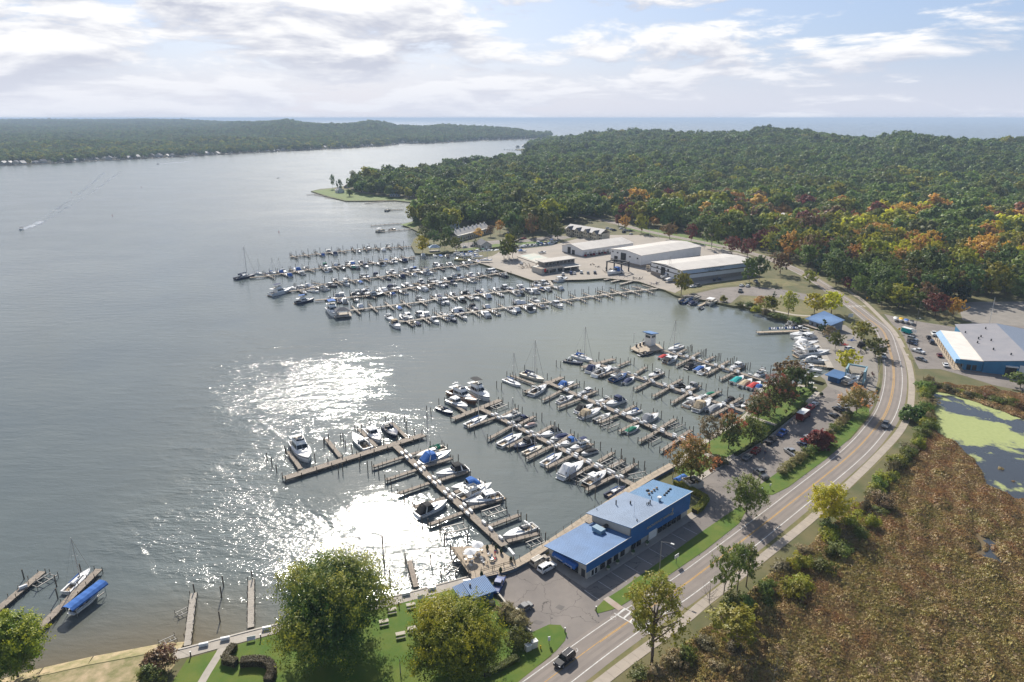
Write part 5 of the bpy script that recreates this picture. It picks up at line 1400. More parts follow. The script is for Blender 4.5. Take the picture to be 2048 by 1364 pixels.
wake('thin white wake of the small boat near the far shore', p2, [(316, 328.3), (345, 326), (380, 323)], 2, 12, 90)
put_boat((553, 357), (559, 356), 'rowboat', 'black', None, label='tiny dark rowing boat alone in mid lake', group='boats under way on the lake', fixed=1.3)
for k, q in enumerate([(225, 432), (283, 375), (143, 385), (558, 465)]):
    p = W(*q); b = MB().cyl(0, 0, -.5, 1.6, .35, 8, .2).build('buoy', mat('red buoy', (.35, .04, .03), .5)); b.location = p
    tag(b, '%s dark channel buoy counted from left on the lake' % ordw([3, 0, 1, 2].index(k) if False else sorted([225, 283, 143, 558]).index(q[0])), 'buoy', 'channel buoys')
# docks of the headland and bay
for k, (a, b) in enumerate([((742, 453), (803, 448)), ((755, 466), (828, 459)), ((630, 391), (660, 394)), ((650, 396), (690, 400)), ((730, 408), (775, 403)), ((780, 422), (806, 420)), ((614, 391), (640, 389))]):
    small_dock('%s thin dock of the wooded headland, counted from the near side' % ordw([1, 0, 5, 4, 3, 2, 6][k]), a, b, 1.7, 7, PALE, 2.0)
put_boat((768, 462), (753, 465), 'pontoon', 'white', 'white', label='roofed pontoon boat at the dock below the headland lawn', group='boats at the headland docks')
put_boat((792, 459), (778, 461), 'runabout', 'wood', None, label='brown runabout at the dock below the headland lawn', group='boats at the headland docks')
put_boat((780, 421), (770, 424), 'pontoon', 'white', 'grey', label='covered pontoon boat in the bay behind the headland', group='boats at the headland docks')
# ------------------------------------------------------------------ vehicles
CARP = {k: mat(k + ' car paint', c, 0.22, 0.0, spec=0.7) for k, c in dict(white=(.75, .75, .74), black=(.012, .012, .014), silver=(.42, .43, .44), grey=(.13, .135, .14), red=(.38, .015, .015), blue=(.02, .06, .22), darkred=(.14, .012, .015), tan=(.36, .32, .26), navy=(.015, .022, .05)).items()}
CARP['silver'].node_tree.nodes['Principled BSDF'].inputs['Metallic'].default_value = 0.5
LAMP = mat('clear lamp lens', (.7, .7, .68), .15, spec=.7); TAIL = mat('red lamp lens', (.3, .01, .01), .2)
CP = {}
def wheel_me(r):
    k = ('wheel', r)
    if k not in CP:
        CP[k] = (MB().tube([(0, -.12, 0), (0, .12, 0)], r, 12).mesh('wheel', BLACK), MB().tube([(0, -.13, 0), (0, .13, 0)], r * .6, 8).mesh('rim', ALU))
    return CP[k]
def car_proto(kind):
    if kind in CP: return CP[kind]
    L, Wd, H, wr = {'sedan': (4.75, 1.84, 1.45, .33), 'suv': (4.85, 1.95, 1.78, .38), 'pickup': (5.85, 2.03, 1.92, .40), 'minivan': (5.1, 2.0, 1.78, .35)}[kind]
    parts = []
    hood = {'sedan': .86, 'suv': 1.08, 'pickup': 1.15, 'minivan': 1.0}[kind]; belt = hood + .06; tail = {'sedan': .95, 'suv': 1.12, 'pickup': 1.12, 'minivan': 1.05}[kind]
    def ring(x, hw, zb, zt): return [(x, -hw * .9, zb), (x, -hw, zb + .2), (x, -hw * .98, zt - .12), (x, -hw * .84, zt), (x, hw * .84, zt), (x, hw * .98, zt - .12), (x, hw, zb + .2), (x, hw * .9, zb)]
    h2 = Wd / 2
    b = MB().loft([ring(-L / 2, h2 * .88, .38, tail - .1), ring(-L / 2 + .15, h2 * .97, .28, tail), ring(-L * .2, h2, .24, belt), ring(L * .12, h2, .24, belt), ring(L * .22, h2, .24, hood), ring(L / 2 - .25, h2 * .96, .26, hood - .14), ring(L / 2, h2 * .82, .36, hood - .3)])
    if kind == 'pickup': pass
    subs = [('bumper', MB().box((L / 2 - .02, 0, .45), (.14, Wd * .8, .2)).mesh('bumper', DARK)), ('bumper', MB().box((-L / 2 + .02, 0, .45), (.14, Wd * .8, .2)).mesh('bumper', DARK))]
    parts.append(('body', b.mesh('body', CARP['white']), subs))
    x0, x1, s0, s1 = {'sedan': (-L * .34, L * .20, .55, .75), 'suv': (-L * .485, L * .20, .28, .62), 'pickup': (-L * .12, L * .24, .22, .62), 'minivan': (-L * .485, L * .27, .25, .85)}[kind]
    parts.append(('cab', lump_box(x0, x1, h2 * .93, h2 * .9, belt - .03, H, s0, s1, .8).mesh('cab', CARP['white']), [('windows', band(x0, x1, h2 * .93, h2 * .9, belt - .03, H, s0, s1, .8, .14, .86, .015, True, True).mesh('windows', GLASS))]))
    if kind == 'pickup': parts.append(('bed', MB().box((-L * .31, 0, tail + .015), (L * .34, Wd * .78, .03)).mesh('bed', BLACK), []))
    if kind in ('suv', 'minivan'): parts.append(('roof_rack', MB().beam((x0 + .5, -h2 * .62, H + .05), (x1 - .9, -h2 * .62, H + .05), .05, .05).beam((x0 + .5, h2 * .62, H + .05), (x1 - .9, h2 * .62, H + .05), .05, .05).mesh('roof_rack', ALU), []))
    for s in (-1, 1):
        parts.append(('headlight', MB().box((L / 2 - .12, s * h2 * .68, hood - .3), (.2, .36, .16)).mesh('headlight', LAMP), []))
        parts.append(('taillight', MB().box((-L / 2 + .06, s * h2 * .76, tail - .22), (.1, .22, .28)).mesh('taillight', TAIL), []))
        parts.append(('mirror', MB().box((x1 - .55, s * (h2 + .1), belt + .08), (.14, .2, .14)).mesh('mirror', DARK), []))
    CP[kind] = (parts, L, wr, Wd)
    return CP[kind]
def put_car(q, an, kind, color, label, group, z=LZ + .03):
    parts, L, wr, Wd = car_proto(kind)
    c = P(*q, z) if not isinstance(q, Vector) else q
    word = {'sedan': 'parked_car', 'suv': 'sport_utility_vehicle', 'pickup': 'pickup_truck', 'minivan': 'minivan'}[kind]
    r = place(parts, word, label, {'sedan': 'car', 'suv': 'car', 'pickup': 'pickup truck', 'minivan': 'van'}[kind], (c.x, c.y, z), an, group, {'body': CARP[color], 'cab': CARP[color]})
    wm, rm = wheel_me(wr)
    for x in (-L * .29, L * .31):
        for s in (-1, 1):
            wl_ = inst('wheel', wm, r, None, (x, s * (Wd / 2 - .13), wr)); inst('rim', rm, wl_)
    return r
def ang(a, b):
    a, b = P(*a), P(*b); return math.atan2(b.y - a.y, b.x - a.x)
M_ = lambda x, y: (1350 + x / 4, 640 + y / 4)
RG, PG, SG, FG = 'vehicles on the road', 'vehicles parked beside the blue marina building', 'vehicles parked at the store', 'vehicles parked in the long lot'
put_car((1129, 1323), ang((1146, 1308), (1112, 1337)), 'suv', 'black', 'black sport utility vehicle driving on the road at the bottom edge', RG, LZ + .04)
put_car((1770, 852), ang((1772, 838), (1764, 866)), 'pickup', 'grey', 'dark grey pickup driving round the bend above the yellow tree', RG, LZ + .04)
put_car((1767, 714), ang((1766, 706), (1768, 722)), 'sedan', 'white', 'white car on the road beside the two green yard trees', RG, LZ + .04)
put_car((1046, 1221), ang((1060, 1213), (1032, 1229)), 'sedan', 'grey', 'dark grey car parked by the tall grass clump', PG)
put_car((997, 1174), ang((1003, 1160), (990, 1190)), 'pickup', 'blue', 'blue pickup parked against the wall beside the small blue shed', PG)
put_car((1079, 1126), ang((1066, 1133), (1092, 1118)), 'minivan', 'tan', 'tan van parked under the seawall, left of the white vehicle', PG)
put_car((1094, 1139), ang((1080, 1147), (1108, 1131)), 'suv', 'white', 'white vehicle with black hood mark parked by the blue awning', PG)
LOT = [((1665, 815), 'sedan', 'red', 'sedan_'), ((1626, 812), 'sedan', 'silver', 0)]
aw = ang((1467, 930), (1490, 945))
A1 = ang((1690, 832), (1662, 818))
rows = [((768 / 4 + 1350, 975 / 4 + 640), 'pickup', 'black', 'black pickup nose to the park walk, left of the blue pickup'), ((1350 + 858 / 4, 640 + 918 / 4), 'pickup', 'blue', 'blue pickup nose to the park walk, right of the black pickup'),
        ((1350 + 575 / 4, 640 + 1108 / 4), 'sedan', 'grey', 'grey car parked leftmost along the park walk'), ((1350 + 648 / 4, 640 + 1060 / 4), 'suv', 'darkred', 'dark red vehicle second from left along the park walk'),
        ((1350 + 1050 / 4, 640 + 745 / 4), 'sedan', 'darkred', 'dark red car directly behind the red box truck'), ((1350 + 1085 / 4, 640 + 710 / 4), 'suv', 'red', 'bright red vehicle second beyond the box truck'), ((1350 + 1112 / 4, 640 + 685 / 4), 'sedan', 'white', 'white car farthest beyond the red box truck')]
aw = ang((1735 / 4 + 1350, 1290 / 4 + 640), (1625 / 4 + 1350, 1200 / 4 + 640))
apw = ang((1570, 860), (1540, 880))
for q, k, c, lb in rows: put_car(q, ang((1500, 925), (1520, 908)) if k != 'pickup' else ang((1530, 896), (1560, 872)), k, c, lb, FG)
rows = [((1350 + 930 / 4, 640 + 1075 / 4), 'pickup', 'silver', 'silver pickup parked alone in mid lot'), ((1350 + 1022 / 4, 640 + 1012 / 4), 'sedan', 'navy', 'dark car left of the bright red car'), ((1350 + 1048 / 4, 640 + 985 / 4), 'sedan', 'red', 'bright red car left of the dark red shrub'), ((1350 + 1078 / 4, 640 + 955 / 4), 'sedan', 'white', 'white car partly hidden by the dark red shrub'),
        ((1350 + 1275 / 4, 640 + 778 / 4), 'sedan', 'black', 'black car nearest, left of two parked by the round maple'), ((1350 + 1305 / 4, 640 + 728 / 4), 'suv', 'black', 'black vehicle in the middle beside the round maple'), ((1350 + 1345 / 4, 640 + 700 / 4), 'sedan', 'silver', 'silver car tucked against the round maple'), ((1350 + 685 / 4, 640 + 1245 / 4), 'pickup', 'grey', 'grey pickup parked behind the russet tree at the lot entrance')]
for q, k, c, lb in rows: put_car(q, ang((1607, 923), (1573, 899)), k, c, lb, FG)
# red box truck with white roof
a, b = P(1350 + 990 / 4, 640 + 815 / 4, LZ + .02), P(1350 + 1050 / 4, 640 + 770 / 4, LZ + .02); d = b - a
r = thing('box_truck', 'red box truck with pale roof parked along the park walk', 'truck', ((a + b) / 2)[:], math.atan2(d.y, d.x), FG)
MB().box((-.5, 0, 1.9), (5.4, 2.4, 2.4)).build('cargo_box', CARP['darkred'], r); MB().box((-.5, 0, 3.14), (5.5, 2.46, .1)).build('roof', WHITE, r)
lump_box(2.3, 4.2, 1.1, 1.05, .5, 2.2, 0, .5).build('cab', CARP['darkred'], r); band(2.3, 4.2, 1.1, 1.05, .5, 2.2, 0, .5, f0=.55, f1=.9).build('windows', GLASS, r)
for x in (-2.2, 3.2):
    for s in (-1, 1): inst('wheel', wheel_me(.42)[0], r, None, (x, s * 1.05, .42))
S_ = lambda x, y: (1780 + x / 7.578, 620 + y / 7.578)
sa = ang(S_(335, 610), S_(500, 660))
for q, k, c, lb in [((420, 640), 'pickup', 'white', 'white pickup by the grass strip of the store lot'), ((470, 765), 'sedan', 'grey', 'dark car nearest the road in the store lot'), ((340, 490), 'sedan', 'black', 'black car behind the white pickup in the store lot'), ((335, 520), 'sedan', 'navy', 'navy car between black car and white pickup'), ((340, 455), 'suv', 'silver', 'silver vehicle below the little dish sign in the store lot')]:
    put_car(S_(*q), sa, k, c, lb, SG)
for q, k, c, lb in [((660, 380), 'pickup', 'white', 'white truck at the far end of the store front'), ((580, 430), 'sedan', 'black', 'black car in front of the white truck at the store'), ((625, 500), 'suv', 'navy', 'navy vehicle parked at the store front walk'), ((745, 700), 'sedan', 'darkred', 'dark red car at the middle of the store front'), ((835, 850), 'sedan', 'white', 'white car at the near end of the store front')]:
    put_car(S_(*q), ang(S_(985, 900), S_(690, 440)), k, c, lb, SG)
YG = 'vehicles around the far marina yard'
y_ = lambda x, y: (1120 + x / 4.995, 430 + y / 4.995)
ya = ang(y_(100, 600), y_(100, 575))
for k, (x, y, kd, c) in enumerate([(30, 600, 'minivan', 'white'), (110, 588, 'suv', 'blue'), (145, 588, 'sedan', 'white'), (212, 580, 'suv', 'white'), (280, 584, 'sedan', 'silver'), (348, 582, 'suv', 'grey')]):
    put_car(y_(x, y), ya, kd, c, '%s from left of the vehicles facing the water before the club house' % ordw(k), YG)
for k, (x, y, kd, c) in enumerate([(1330, 722, 'sedan', 'white'), (1380, 712, 'suv', 'grey'), (1815, 712, 'sedan', 'white'), (1875, 715, 'sedan', 'white'), (1800, 768, 'pickup', 'grey'), (1540, 655, 'suv', 'navy'), (1590, 648, 'suv', 'navy'), (1955, 675, 'pickup', 'grey')]):
    put_car(y_(x, y), .5 + k * .15, kd, c, '%s from left of the vehicles by the launch ramp and nearest shed' % ordw([0, 1, 5, 6, 4, 2, 3, 7][k]), YG)
for k in range(9):
    put_car(y_(250 + k * 28, 412 - k * 4), ya + .2, 'sedan', ['red', 'silver', 'darkred', 'red', 'white', 'darkred', 'grey', 'red', 'silver'][k], '%s from left in the row along the smallest white shed' % ordw(k), YG)
for k, (x, y) in enumerate([(480, 140), (515, 148), (540, 158), (610, 140), (650, 158), (700, 160), (640, 178), (710, 195)]):
    put_car(y_(x, y), .2 + .1 * k, 'sedan' if k % 2 else 'suv', ['white', 'silver', 'navy', 'white'][k % 4], '%s from left in the car park behind the row houses' % ordw([0, 1, 2, 3, 5, 6, 4, 7][k]), YG)
for k, (x, y, c) in enumerate([(1042, 480, 'navy'), (1048, 478, 'red'), (930, 495, 'white'), (945, 493, 'grey'), (1017, 466, 'white'), (1030, 464, 'silver'), (1043, 528, 'white')]):
    put_car((x, y), .3 + k * .2, 'sedan', c, '%s from left of the cars around the sawtooth condominiums' % ordw(sorted([1042, 1048, 930, 945, 1017, 1030, 1043]).index(x)), YG)
# boats on trailers by the wood
for k, (x, y, c) in enumerate([(75, 165, 'white'), (160, 180, 'yellow'), (238, 198, 'blue'), (320, 215, 'black')]):
    c0 = P(*S_(x, y)); an = ang(S_(160, 180), S_(150, 230)); d = Vector((math.cos(an), math.sin(an), 0)) * 3
    put_boat(c0 + d, c0 - d, 'covered', 'white', c, label='boat under %s cover on a trailer at the wood edge by the store' % c, world=True, z=LZ + .7, group='boats stored ashore')
# people
SKIN = mat('skin', (.45, .28, .2), .6)
def person(q, shirt, trousers, label, z=LZ, seated=False, face=0.0):
    c = P(*q, z); r = thing('person', label, 'person', c[:], face)
    skv = [((0, 0, .95), .15), ((0, 0, 1.25), .155), ((0, 0, 1.42), .13), ((0, 0, 1.52), .06), ((0, 0, 1.62), .10), ((0, 0, 1.73), .085), ((0, .1, .88), .10), ((.03, .11, .48), .07), ((0, .11, .06), .05), ((.14, .12, .03), .04),
           ((0, -.1, .88), .10), ((-.05, -.11, .48), .07), ((-.12, -.11, .06), .05), ((.02, -.12, .03), .04), ((0, .21, 1.4), .06), ((.03, .27, 1.12), .045), ((.12, .27, .88), .04), ((0, -.21, 1.4), .06), ((.0, -.27, 1.12), .045), ((.08, -.27, .88), .04)]
    ed = [(0, 1), (1, 2), (2, 3), (3, 4), (4, 5), (0, 6), (6, 7), (7, 8), (8, 9), (0, 10), (10, 11), (11, 12), (12, 13), (2, 14), (14, 15), (15, 16), (2, 17), (17, 18), (18, 19)]
    vv = [list(p) for p, _ in skv]
    if seated:
        for i, p in enumerate(vv): p[2] -= .42
        for i in (7, 11): vv[i] = [.42, vv[i][1], .48]
        for i in (8, 12): vv[i] = [.42, vv[i][1], .07]
        for i in (9, 13): vv[i] = [.55, vv[i][1], .04]
        for i in (16, 19): vv[i] = [.3, vv[i][1] * .8, .7]
    def body(idx, grow):
        m = bpy.data.meshes.new('body'); keep = list(idx)
        es = [(keep.index(a), keep.index(b)) for a, b in ed if a in idx and b in idx]
        m.from_pydata([vv[i] for i in keep], es, [])
        o = bpy.data.objects.new('body', m); link(o, r)
        bpy.context.view_layer.objects.active = o
        sk = o.modifiers.new('skin', 'SKIN'); m.skin_vertices.new() if not m.skin_vertices else None
        for i, k in enumerate(keep): m.skin_vertices[0].data[i].radius = (skv[k][1] * grow,) * 2
        m.skin_vertices[0].data[0].use_root = True
        o.modifiers.new('sub', 'SUBSURF').levels = 1; o.modifiers['sub'].render_levels = 1
        return o
    o = body(range(20), 1.0); o.data.materials.append(SKIN)
    t = body((0, 1, 2, 14, 17), 1.18); t.name = 'shirt'; t.data.materials.append(shirt)
    t = body((0, 6, 7, 8, 10, 11, 12), 1.22); t.name = 'trousers'; t.data.materials.append(trousers)
    z0 = 1.78 - (.42 if seated else 0)
    MB().dome((0, 0, z0 - .12), .11, .11, .12, 8, 3).build('hair', CANVAS['brown'], r)
    return r
# ------------------------------------------------------------------ buildings
TRIM = mat('white trim', (.72, .72, .70), .5); GREYSIDE = mat('pale grey siding', (.46, .44, .40), .7, var=.1, vscale=.5)
BLUEGREY_ROOF = mat('faded blue grey metal roofing', (.215, .29, .41), .55, var=.1, vscale=.2, spec=.3)
WHITE_ROOF = mat('pale metal roofing', (.62, .585, .53), .5, col2=(.54, .50, .455), vscale=.12, detail=8)
WSIDE = mat('white metal siding', (.68, .685, .69), .55, var=.06, vscale=.3)
BLOCK = mat('concrete block', (.30, .26, .225), .9, col2=(.23, .20, .175), vscale=1.2)
SHING = mat('grey shingles', (.12, .125, .14), .9); BROWN = mat('dark brown fascia', (.045, .035, .03), .7)
def bframe(o, x):
    a, b = P(*o), P(*x); return a, math.atan2(b.y - a.y, b.x - a.x)
def slab4(pts, th=.15):
    """roof plate from four top corners"""
    return MB().loft([[(x, y, z - th) for x, y, z in pts], [tuple(p) for p in pts]])
def ribs(pts, n, h=.05, w=.06):
    """standing seams running from edge 0-1 to edge 3-2"""
    mb = MB(); A, B, C_, D = [Vector(p) for p in pts]
    for i in range(n + 1):
        t = i / n; mb.beam(A.lerp(B, t) + Vector((0, 0, h / 2)), D.lerp(C_, t) + Vector((0, 0, h / 2)), w, h)
    return mb
def roof(parent, pts, m, n=0, th=.18, name='roof', h=.05):
    o = slab4(pts, th).build(name, m, parent)
    if n:
        s = ribs(pts, n, h).build('seams', m, o); s['kind'] = 'stuff'
    return o
def box_part(parent, name, c, d, m, rz=0): return MB().box(c, d, rz).build(name, m, parent)
def text(parent, body, loc, rot, size, m, ext=.03, name='lettering', shear=0.0, align='CENTER'):
    cu = bpy.data.curves.new(name, 'FONT'); cu.body = body; cu.size = size; cu.extrude = ext; cu.align_x = align; cu.shear = shear
    o = bpy.data.objects.new(name, cu); link(o)
    dg = bpy.context.evaluated_depsgraph_get()
    me = bpy.data.meshes.new_from_object(o.evaluated_get(dg)); bpy.data.objects.remove(o)
    me.materials.clear(); me.materials.append(m)
    o = bpy.data.objects.new(name, me); link(o, parent); o.location = loc; o.rotation_euler = rot
    return o

# -- marina building beside the near lot
a, an = bframe((1176, 1160), (1383, 1028))
B = thing('marina_building', 'long blue marina building with stepped sloping roofs and blue awning', 'building', a[:], an)
# x along the road, +y towards the lake
MB().prism([(0, .35), (15, .35), (15, 12.4), (0, 12.4)], 0, 2.6).build('ground_floor_wall', GREYSIDE, B)
def wedge(x0, x1, y0, y1, z0, h0, h1): return MB().loft([[(x0, y0, z0), (x0, y1, z0), (x0, y1, h1), (x0, y0, h0)], [(x1, y0, z0), (x1, y1, z0), (x1, y1, h1), (x1, y0, h0)]])
wedge(.004, 15, .354, 12.396, 2.5, 4.3, 2.65).build('gable_wall', GREYSIDE, B)
wedge(15.004, 39, .5, 12.4, 0, 6.75, 4.95).build('upper_wall', GREYSIDE, B)
# blue road front, set proud and stopping short of the ground
MB().loft([[(-.35, .2, 1.95), (-.35, .34, 1.95), (-.35, .34, 4.4), (-.35, .2, 4.4)], [(15.2, .2, 1.95), (15.2, .34, 1.95), (15.2, .34, 4.4), (15.2, .2, 4.4)]]).build('blue_siding', BLUE_WALL, B)
MB().box((27.3, .27, 4.35), (24.2, .14, 4.9)).build('blue_siding', BLUE_WALL, B)
MB().box((39.2, 6.5, 3.4), (.14, 12.2, 3.2)).build('blue_siding', BLUE_WALL, B)
sd_ = MB()
for i in range(100): sd_.box((-.2 + i * .395, .19, 4.3 if i * .395 > 15 else 3.2), (.05, .03, 4.7 if i * .395 > 15.4 else 2.4))
o = sd_.build('siding_ribs', BLUE_WALL, B); o['kind'] = 'stuff'
roof(B, [(-1.1, -.1, 4.62), (14.75, -.1, 4.62), (14.75, 13.1, 2.78), (-1.1, 13.1, 2.78)], BLUE_ROOF, 40)
roof(B, [(14.8, -.05, 6.98), (29.4, -.05, 6.98), (29.4, 13.6, 5.0), (14.1, 13.6, 5.0)], BLUEGREY_ROOF, 38)
roof(B, [(29.43, -.05, 6.98), (39.75, -.05, 6.98), (39.75, 12.4, 5.17), (29.43, 12.4, 5.17)], mat('sky blue metal roofing', (.12, .255, .43), .55, var=.1, spec=.25, vscale=.4), 27)
MB().beam((-1.1, -.14, 4.66), (14.8, -.14, 4.66), .1, .14).beam((14.8, -.1, 7.02), (39.8, -.1, 7.02), .1, .14).build('eave_trim', TRIM, B)
# awning and entrance on the gable end
aw_ = MB(); rg = []
for y in (3.0, 10.2):
    rg.append([(0, y, 2.75), (-.7, y, 2.65), (-1.25, y, 2.25), (-1.35, y, 1.7), (-1.33, y, 1.7), (0, y, 2.2)])
aw_.loft(rg)
aw_.build('awning', CANVAS['blue'], B)
text(B, 'ANCHORAGE', (-1.37, 8.1, 1.86), (PI / 2, 0, -PI / 2), .42, TRIM, .015); text(B, 'SHIP STORE', (-1.37, 4.9, 1.86), (PI / 2, 0, -PI / 2), .42, TRIM, .015)
for y in (4.0, 6.4, 8.8): MB().box((-.02, y, 1.05), (.05, 1.9, 1.9)).build('window', GLASS, B)
MB().box((-.03, 1.5, 1.05), (.06, 1.1, 2.1)).build('door', DARK, B)
MB().box((13.6 + 10.2, .18, 1.2), (3.2, .1, 2.2)).build('garage_door', TRIM, B)
for x in (1.7, 2.9): 
    w_ = MB().box((x, .28, 1.05), (1.0, .16, 1.75)).build('window', TRIM, B)
    MB().box((x, .19, 1.05), (.74, .06, 1.45)).build('pane', GLASS, w_)
for i, x in enumerate((5.2, 7.6, 10, 12.4, 16.5, 18.5, 27, 29, 31, 33, 35)): MB().box((x, .3, 1.05), (1.5, .14, 1.4)).build('window', GLASS, B)
box_part(B, 'air_handler', (11.8, 7.4, 4.25), (1.7, 2.9, 1.1), mat('blue grey cabinet', (.16, .27, .36), .5)); box_part(B, 'duct', (14.2, 7.4, 4.15), (3, .8, .5), DARK)
box_part(B, 'balcony_deck', (14.6, 12.6, 3.0), (2.4, 1.6, .15), WOOD)
for x, y, z, h, r_ in ((22, 10.6, 5.5, 1.3, .16), (24.5, 8.0, 5.9, .8, .2), (27.0, 4.3, 6.4, .7, .14), (27.5, 4.2, 6.4, 1.1, .16), (26.6, 4.5, 6.4, .6, .12), (30, 5.6, 6.2, .8, .1), (18.4, 1.2, 6.8, .5, .14), (17, 12.6, 5.2, .4, .08), (20.1, 3.4, 6.5, 4.2, .035)):
    MB().cyl(x, y, z, z + h, r_, 8).build('vent_pipe' if h < 4 else 'antenna_mast', DARK if h < 4 else ALU, B)
v_ = MB().cyl(30.3, 3.4, 6.4, 7.4, .35, 10).build('exhaust_fan', ALU, B); MB().cyl(30.3, 3.4, 7.4, 7.65, .65, 10, .5).build('cowl', WHITE, v_)
for i in range(4):
    t_ = MB().cyl(31.6 + i * 1.3, 7.6 + i * .15, 5.8, 6.15, .3, 8).build('turbine_vent', ALU, B); MB().dome((31.6 + i * 1.3, 7.6 + i * .15, 6.15), .36, .36, .32, 8, 3).build('cap', mat('rusty tin', (.34, .22, .12), .6), t_)
    MB().dome((33.6 + i * 1.25, 4.2 + i * .3, 6.3 - i * .03), .42, .42, .5, 8, 3).build('roof_vent', DARK, B)
MB().dome((33.2, 9.2, 5.65), .55, .55, .5, 8, 3).build('roof_vent', DARK, B)
GOLD = mat('gilt sign letters', (.55, .47, .32), .4, .3)
text(B, 'ANCHORAGE MARINA', (26.2, .17, 3.6), (PI / 2, 0, 0), 1.0, GOLD, .04, shear=.25)
em = MB(); em.tube([(31.6 + .55 * math.cos(t), .16, 3.9 + .55 * math.sin(t)) for t in [PI * (1.05 + .9 * i / 8) for i in range(9)]], .08, 5); em.beam((31.6, .16, 3.5), (31.6, .16, 5.0), .08, .12); em.beam((31.25, .16, 4.7), (31.95, .16, 4.7), .08, .1)
em.tube([(31.6 + .2 * math.cos(t), .16, 5.15 + .2 * math.sin(t)) for t in [2 * PI * i / 8 for i in range(9)]], .06, 5)
em.build('anchor_emblem', GOLD, B)
walk = mat('walk concrete', (.36, .32, .28), .9, col2=(.3, .27, .24), vscale=.6)
W0 = Matrix.Translation(a) @ Matrix.Rotation(an, 4, 'Z')
def wpt(x, y): v = W0 @ Vector((x, y, 0)); return (v.x, v.y)
sheet('front_walk', [wpt(-2.6, -1.6), wpt(41, -1.6), wpt(41, .5), wpt(-.05, .5), wpt(-.05, 12), wpt(-2.6, 12)], LZ + .10, walk, depth=.12)
mb = MB()
for i in range(9):
    p0, p1 = wpt(-3.2 + 0 + i * 4.6, -1.8), wpt(-3.2 + i * 4.6, -6.2)
    mb.beam((*p0, LZ + .022), (*p1, LZ + .022), .1, .006)
mb.build('parking_stripe', PAINT_W)['kind'] = 'structure'
# bench furniture along the shaded front
for k, x in enumerate((6.2, 9.5, 15.2, 20.6)):
    r = thing('planter', '%s planter from the corner along the shaded front of the blue building' % ordw(k), 'planter', (*wpt(x, -.6), LZ + .1), an, 'planters along the blue building')
    MB().cyl(0, 0, 0, .6, .35, 8, .42).build('pot', GREYSIDE, r); MB().dome((0, 0, .58), .5, .5, .6, 8, 3).build('plant', mat('planter leaves', (.05, .09, .03), .8, var=.4, vscale=9), r)
# -- raised boardwalk, seawall promenade, deck
ZB = LZ + .9
SEA = smooth_path([P(*q) for q in ((357, 1300), (370, 1298), (512, 1260.5), (640, 1230), (782, 1196), (942, 1153.5), (958, 1151))])
pr_ = slab_path('promenade', SEA, 0.0, 2.5, LZ + .08, CONC, 2.6)
ribbon('seawall_cap', SEA, -.35, .02, LZ + .2, mat('pale coping', (.5, .46, .4), .85), th=1.6)
BW = smooth_path([P(*q, ZB) for q in ((942, 1151), (965, 1148), (1024, 1132), (1090, 1093), (1168, 1040), (1277, 968), (1345, 929))])
bw = thing('boardwalk', 'raised timber boardwalk between the deck and blue building with railing posts', 'boardwalk', (0, 0, 0))
mb = MB()
for i in range(len(BW) - 1): deck_boards(mb, BW[i] , BW[i + 1], 2.3, ZB + .06, pitch=.45)
o = mb.build('decking', PALEWOOD, bw); o['kind'] = 'stuff'
wl_ = ribbon('retaining_wall', BW, -1.0, 1.05, ZB, mat('blue grey wall paint', (.12, .15, .19), .8, var=.15, vscale=.5), th=2.2, parent=bw)
E_ = offset(BW, -1.05)
for i in range(0, len(BW), 1):
    MB().cyl(E_[i][0], E_[i][1], ZB - 1.5, ZB + 1.1, .06, 5).build('post', PILE, bw)
mb = MB(); mb.tube([(p[0], p[1], ZB + 1.0) for p in E_[6:]], .03, 4).build('rail', PILE, bw)
park_w = smooth_path([P(*q) for q in ((1345, 931), (1386, 894), (1442, 857), (1489, 828), (1528, 768), (1600, 770), (1634, 774))])
ribbon('shore_walk', park_w, .1, 2.0, LZ + .07, CONC, th=.3)
lotw = smooth_path([P(*q) for q in ((1398, 962), (1432, 940), (1467, 917), (1522, 887), (1562, 855), (1600, 825), (1640, 785))])
slab_path('park_walk', lotw, -1.7, .2, LZ + .12, CONC, 2.6)
ribbon('cross_path', smooth_path([P(*q) for q in ((1385, 893), (1408, 905), (1432, 918), (1452, 925))]), -1.1, 1.1, LZ + .062, CONC)
ribbon('cross_path', smooth_path([P(*q) for q in ((1490, 828), (1515, 838), (1560, 853))]), -.9, .9, LZ + .062, CONC)
ribbon('quay_walk', smooth_path([P(*q) for q in ((1622, 664), (1634, 682), (1655, 712), (1668, 736))]), 0.1, 2.6, LZ + .06, CONC, th=.4)
ribbon('garden_path', smooth_path([P(*q) for q in ((452, 1280), (440, 1305), (415, 1345), (395, 1380))]), -.75, .75, LZ + .064, CONC)
ribbon('ramp_path', smooth_path([P(*q) for q in ((1480, 608), (1510, 616), (1540, 620), (1590, 630), (1625, 632))]), -1.2, 1.2, LZ + .05, CONC)
sheet('entrance_walk', pxp((1206, 1199), (1216, 1193), (1248, 1216), (1237, 1222)), LZ + .085, mat('brick and concrete walk', (.36, .27, .22), .9, col2=(.42, .38, .33), vscale=.35))
ZD = LZ + .9
dpx = [(901, 1095), (985, 1090), (1027, 1119), (1030, 1127), (962, 1147), (938, 1147)]
dpl = [tuple(P(x, y, ZD)[:2]) for x, y in dpx]
dk = thing('deck', 'wide angular timber deck with seating at the foot of the nearest pier', 'deck', (0, 0, 0))
dm = MB(); dm.prism(dpl, ZD - .25, ZD); dm.build('frame', PILE, dk)
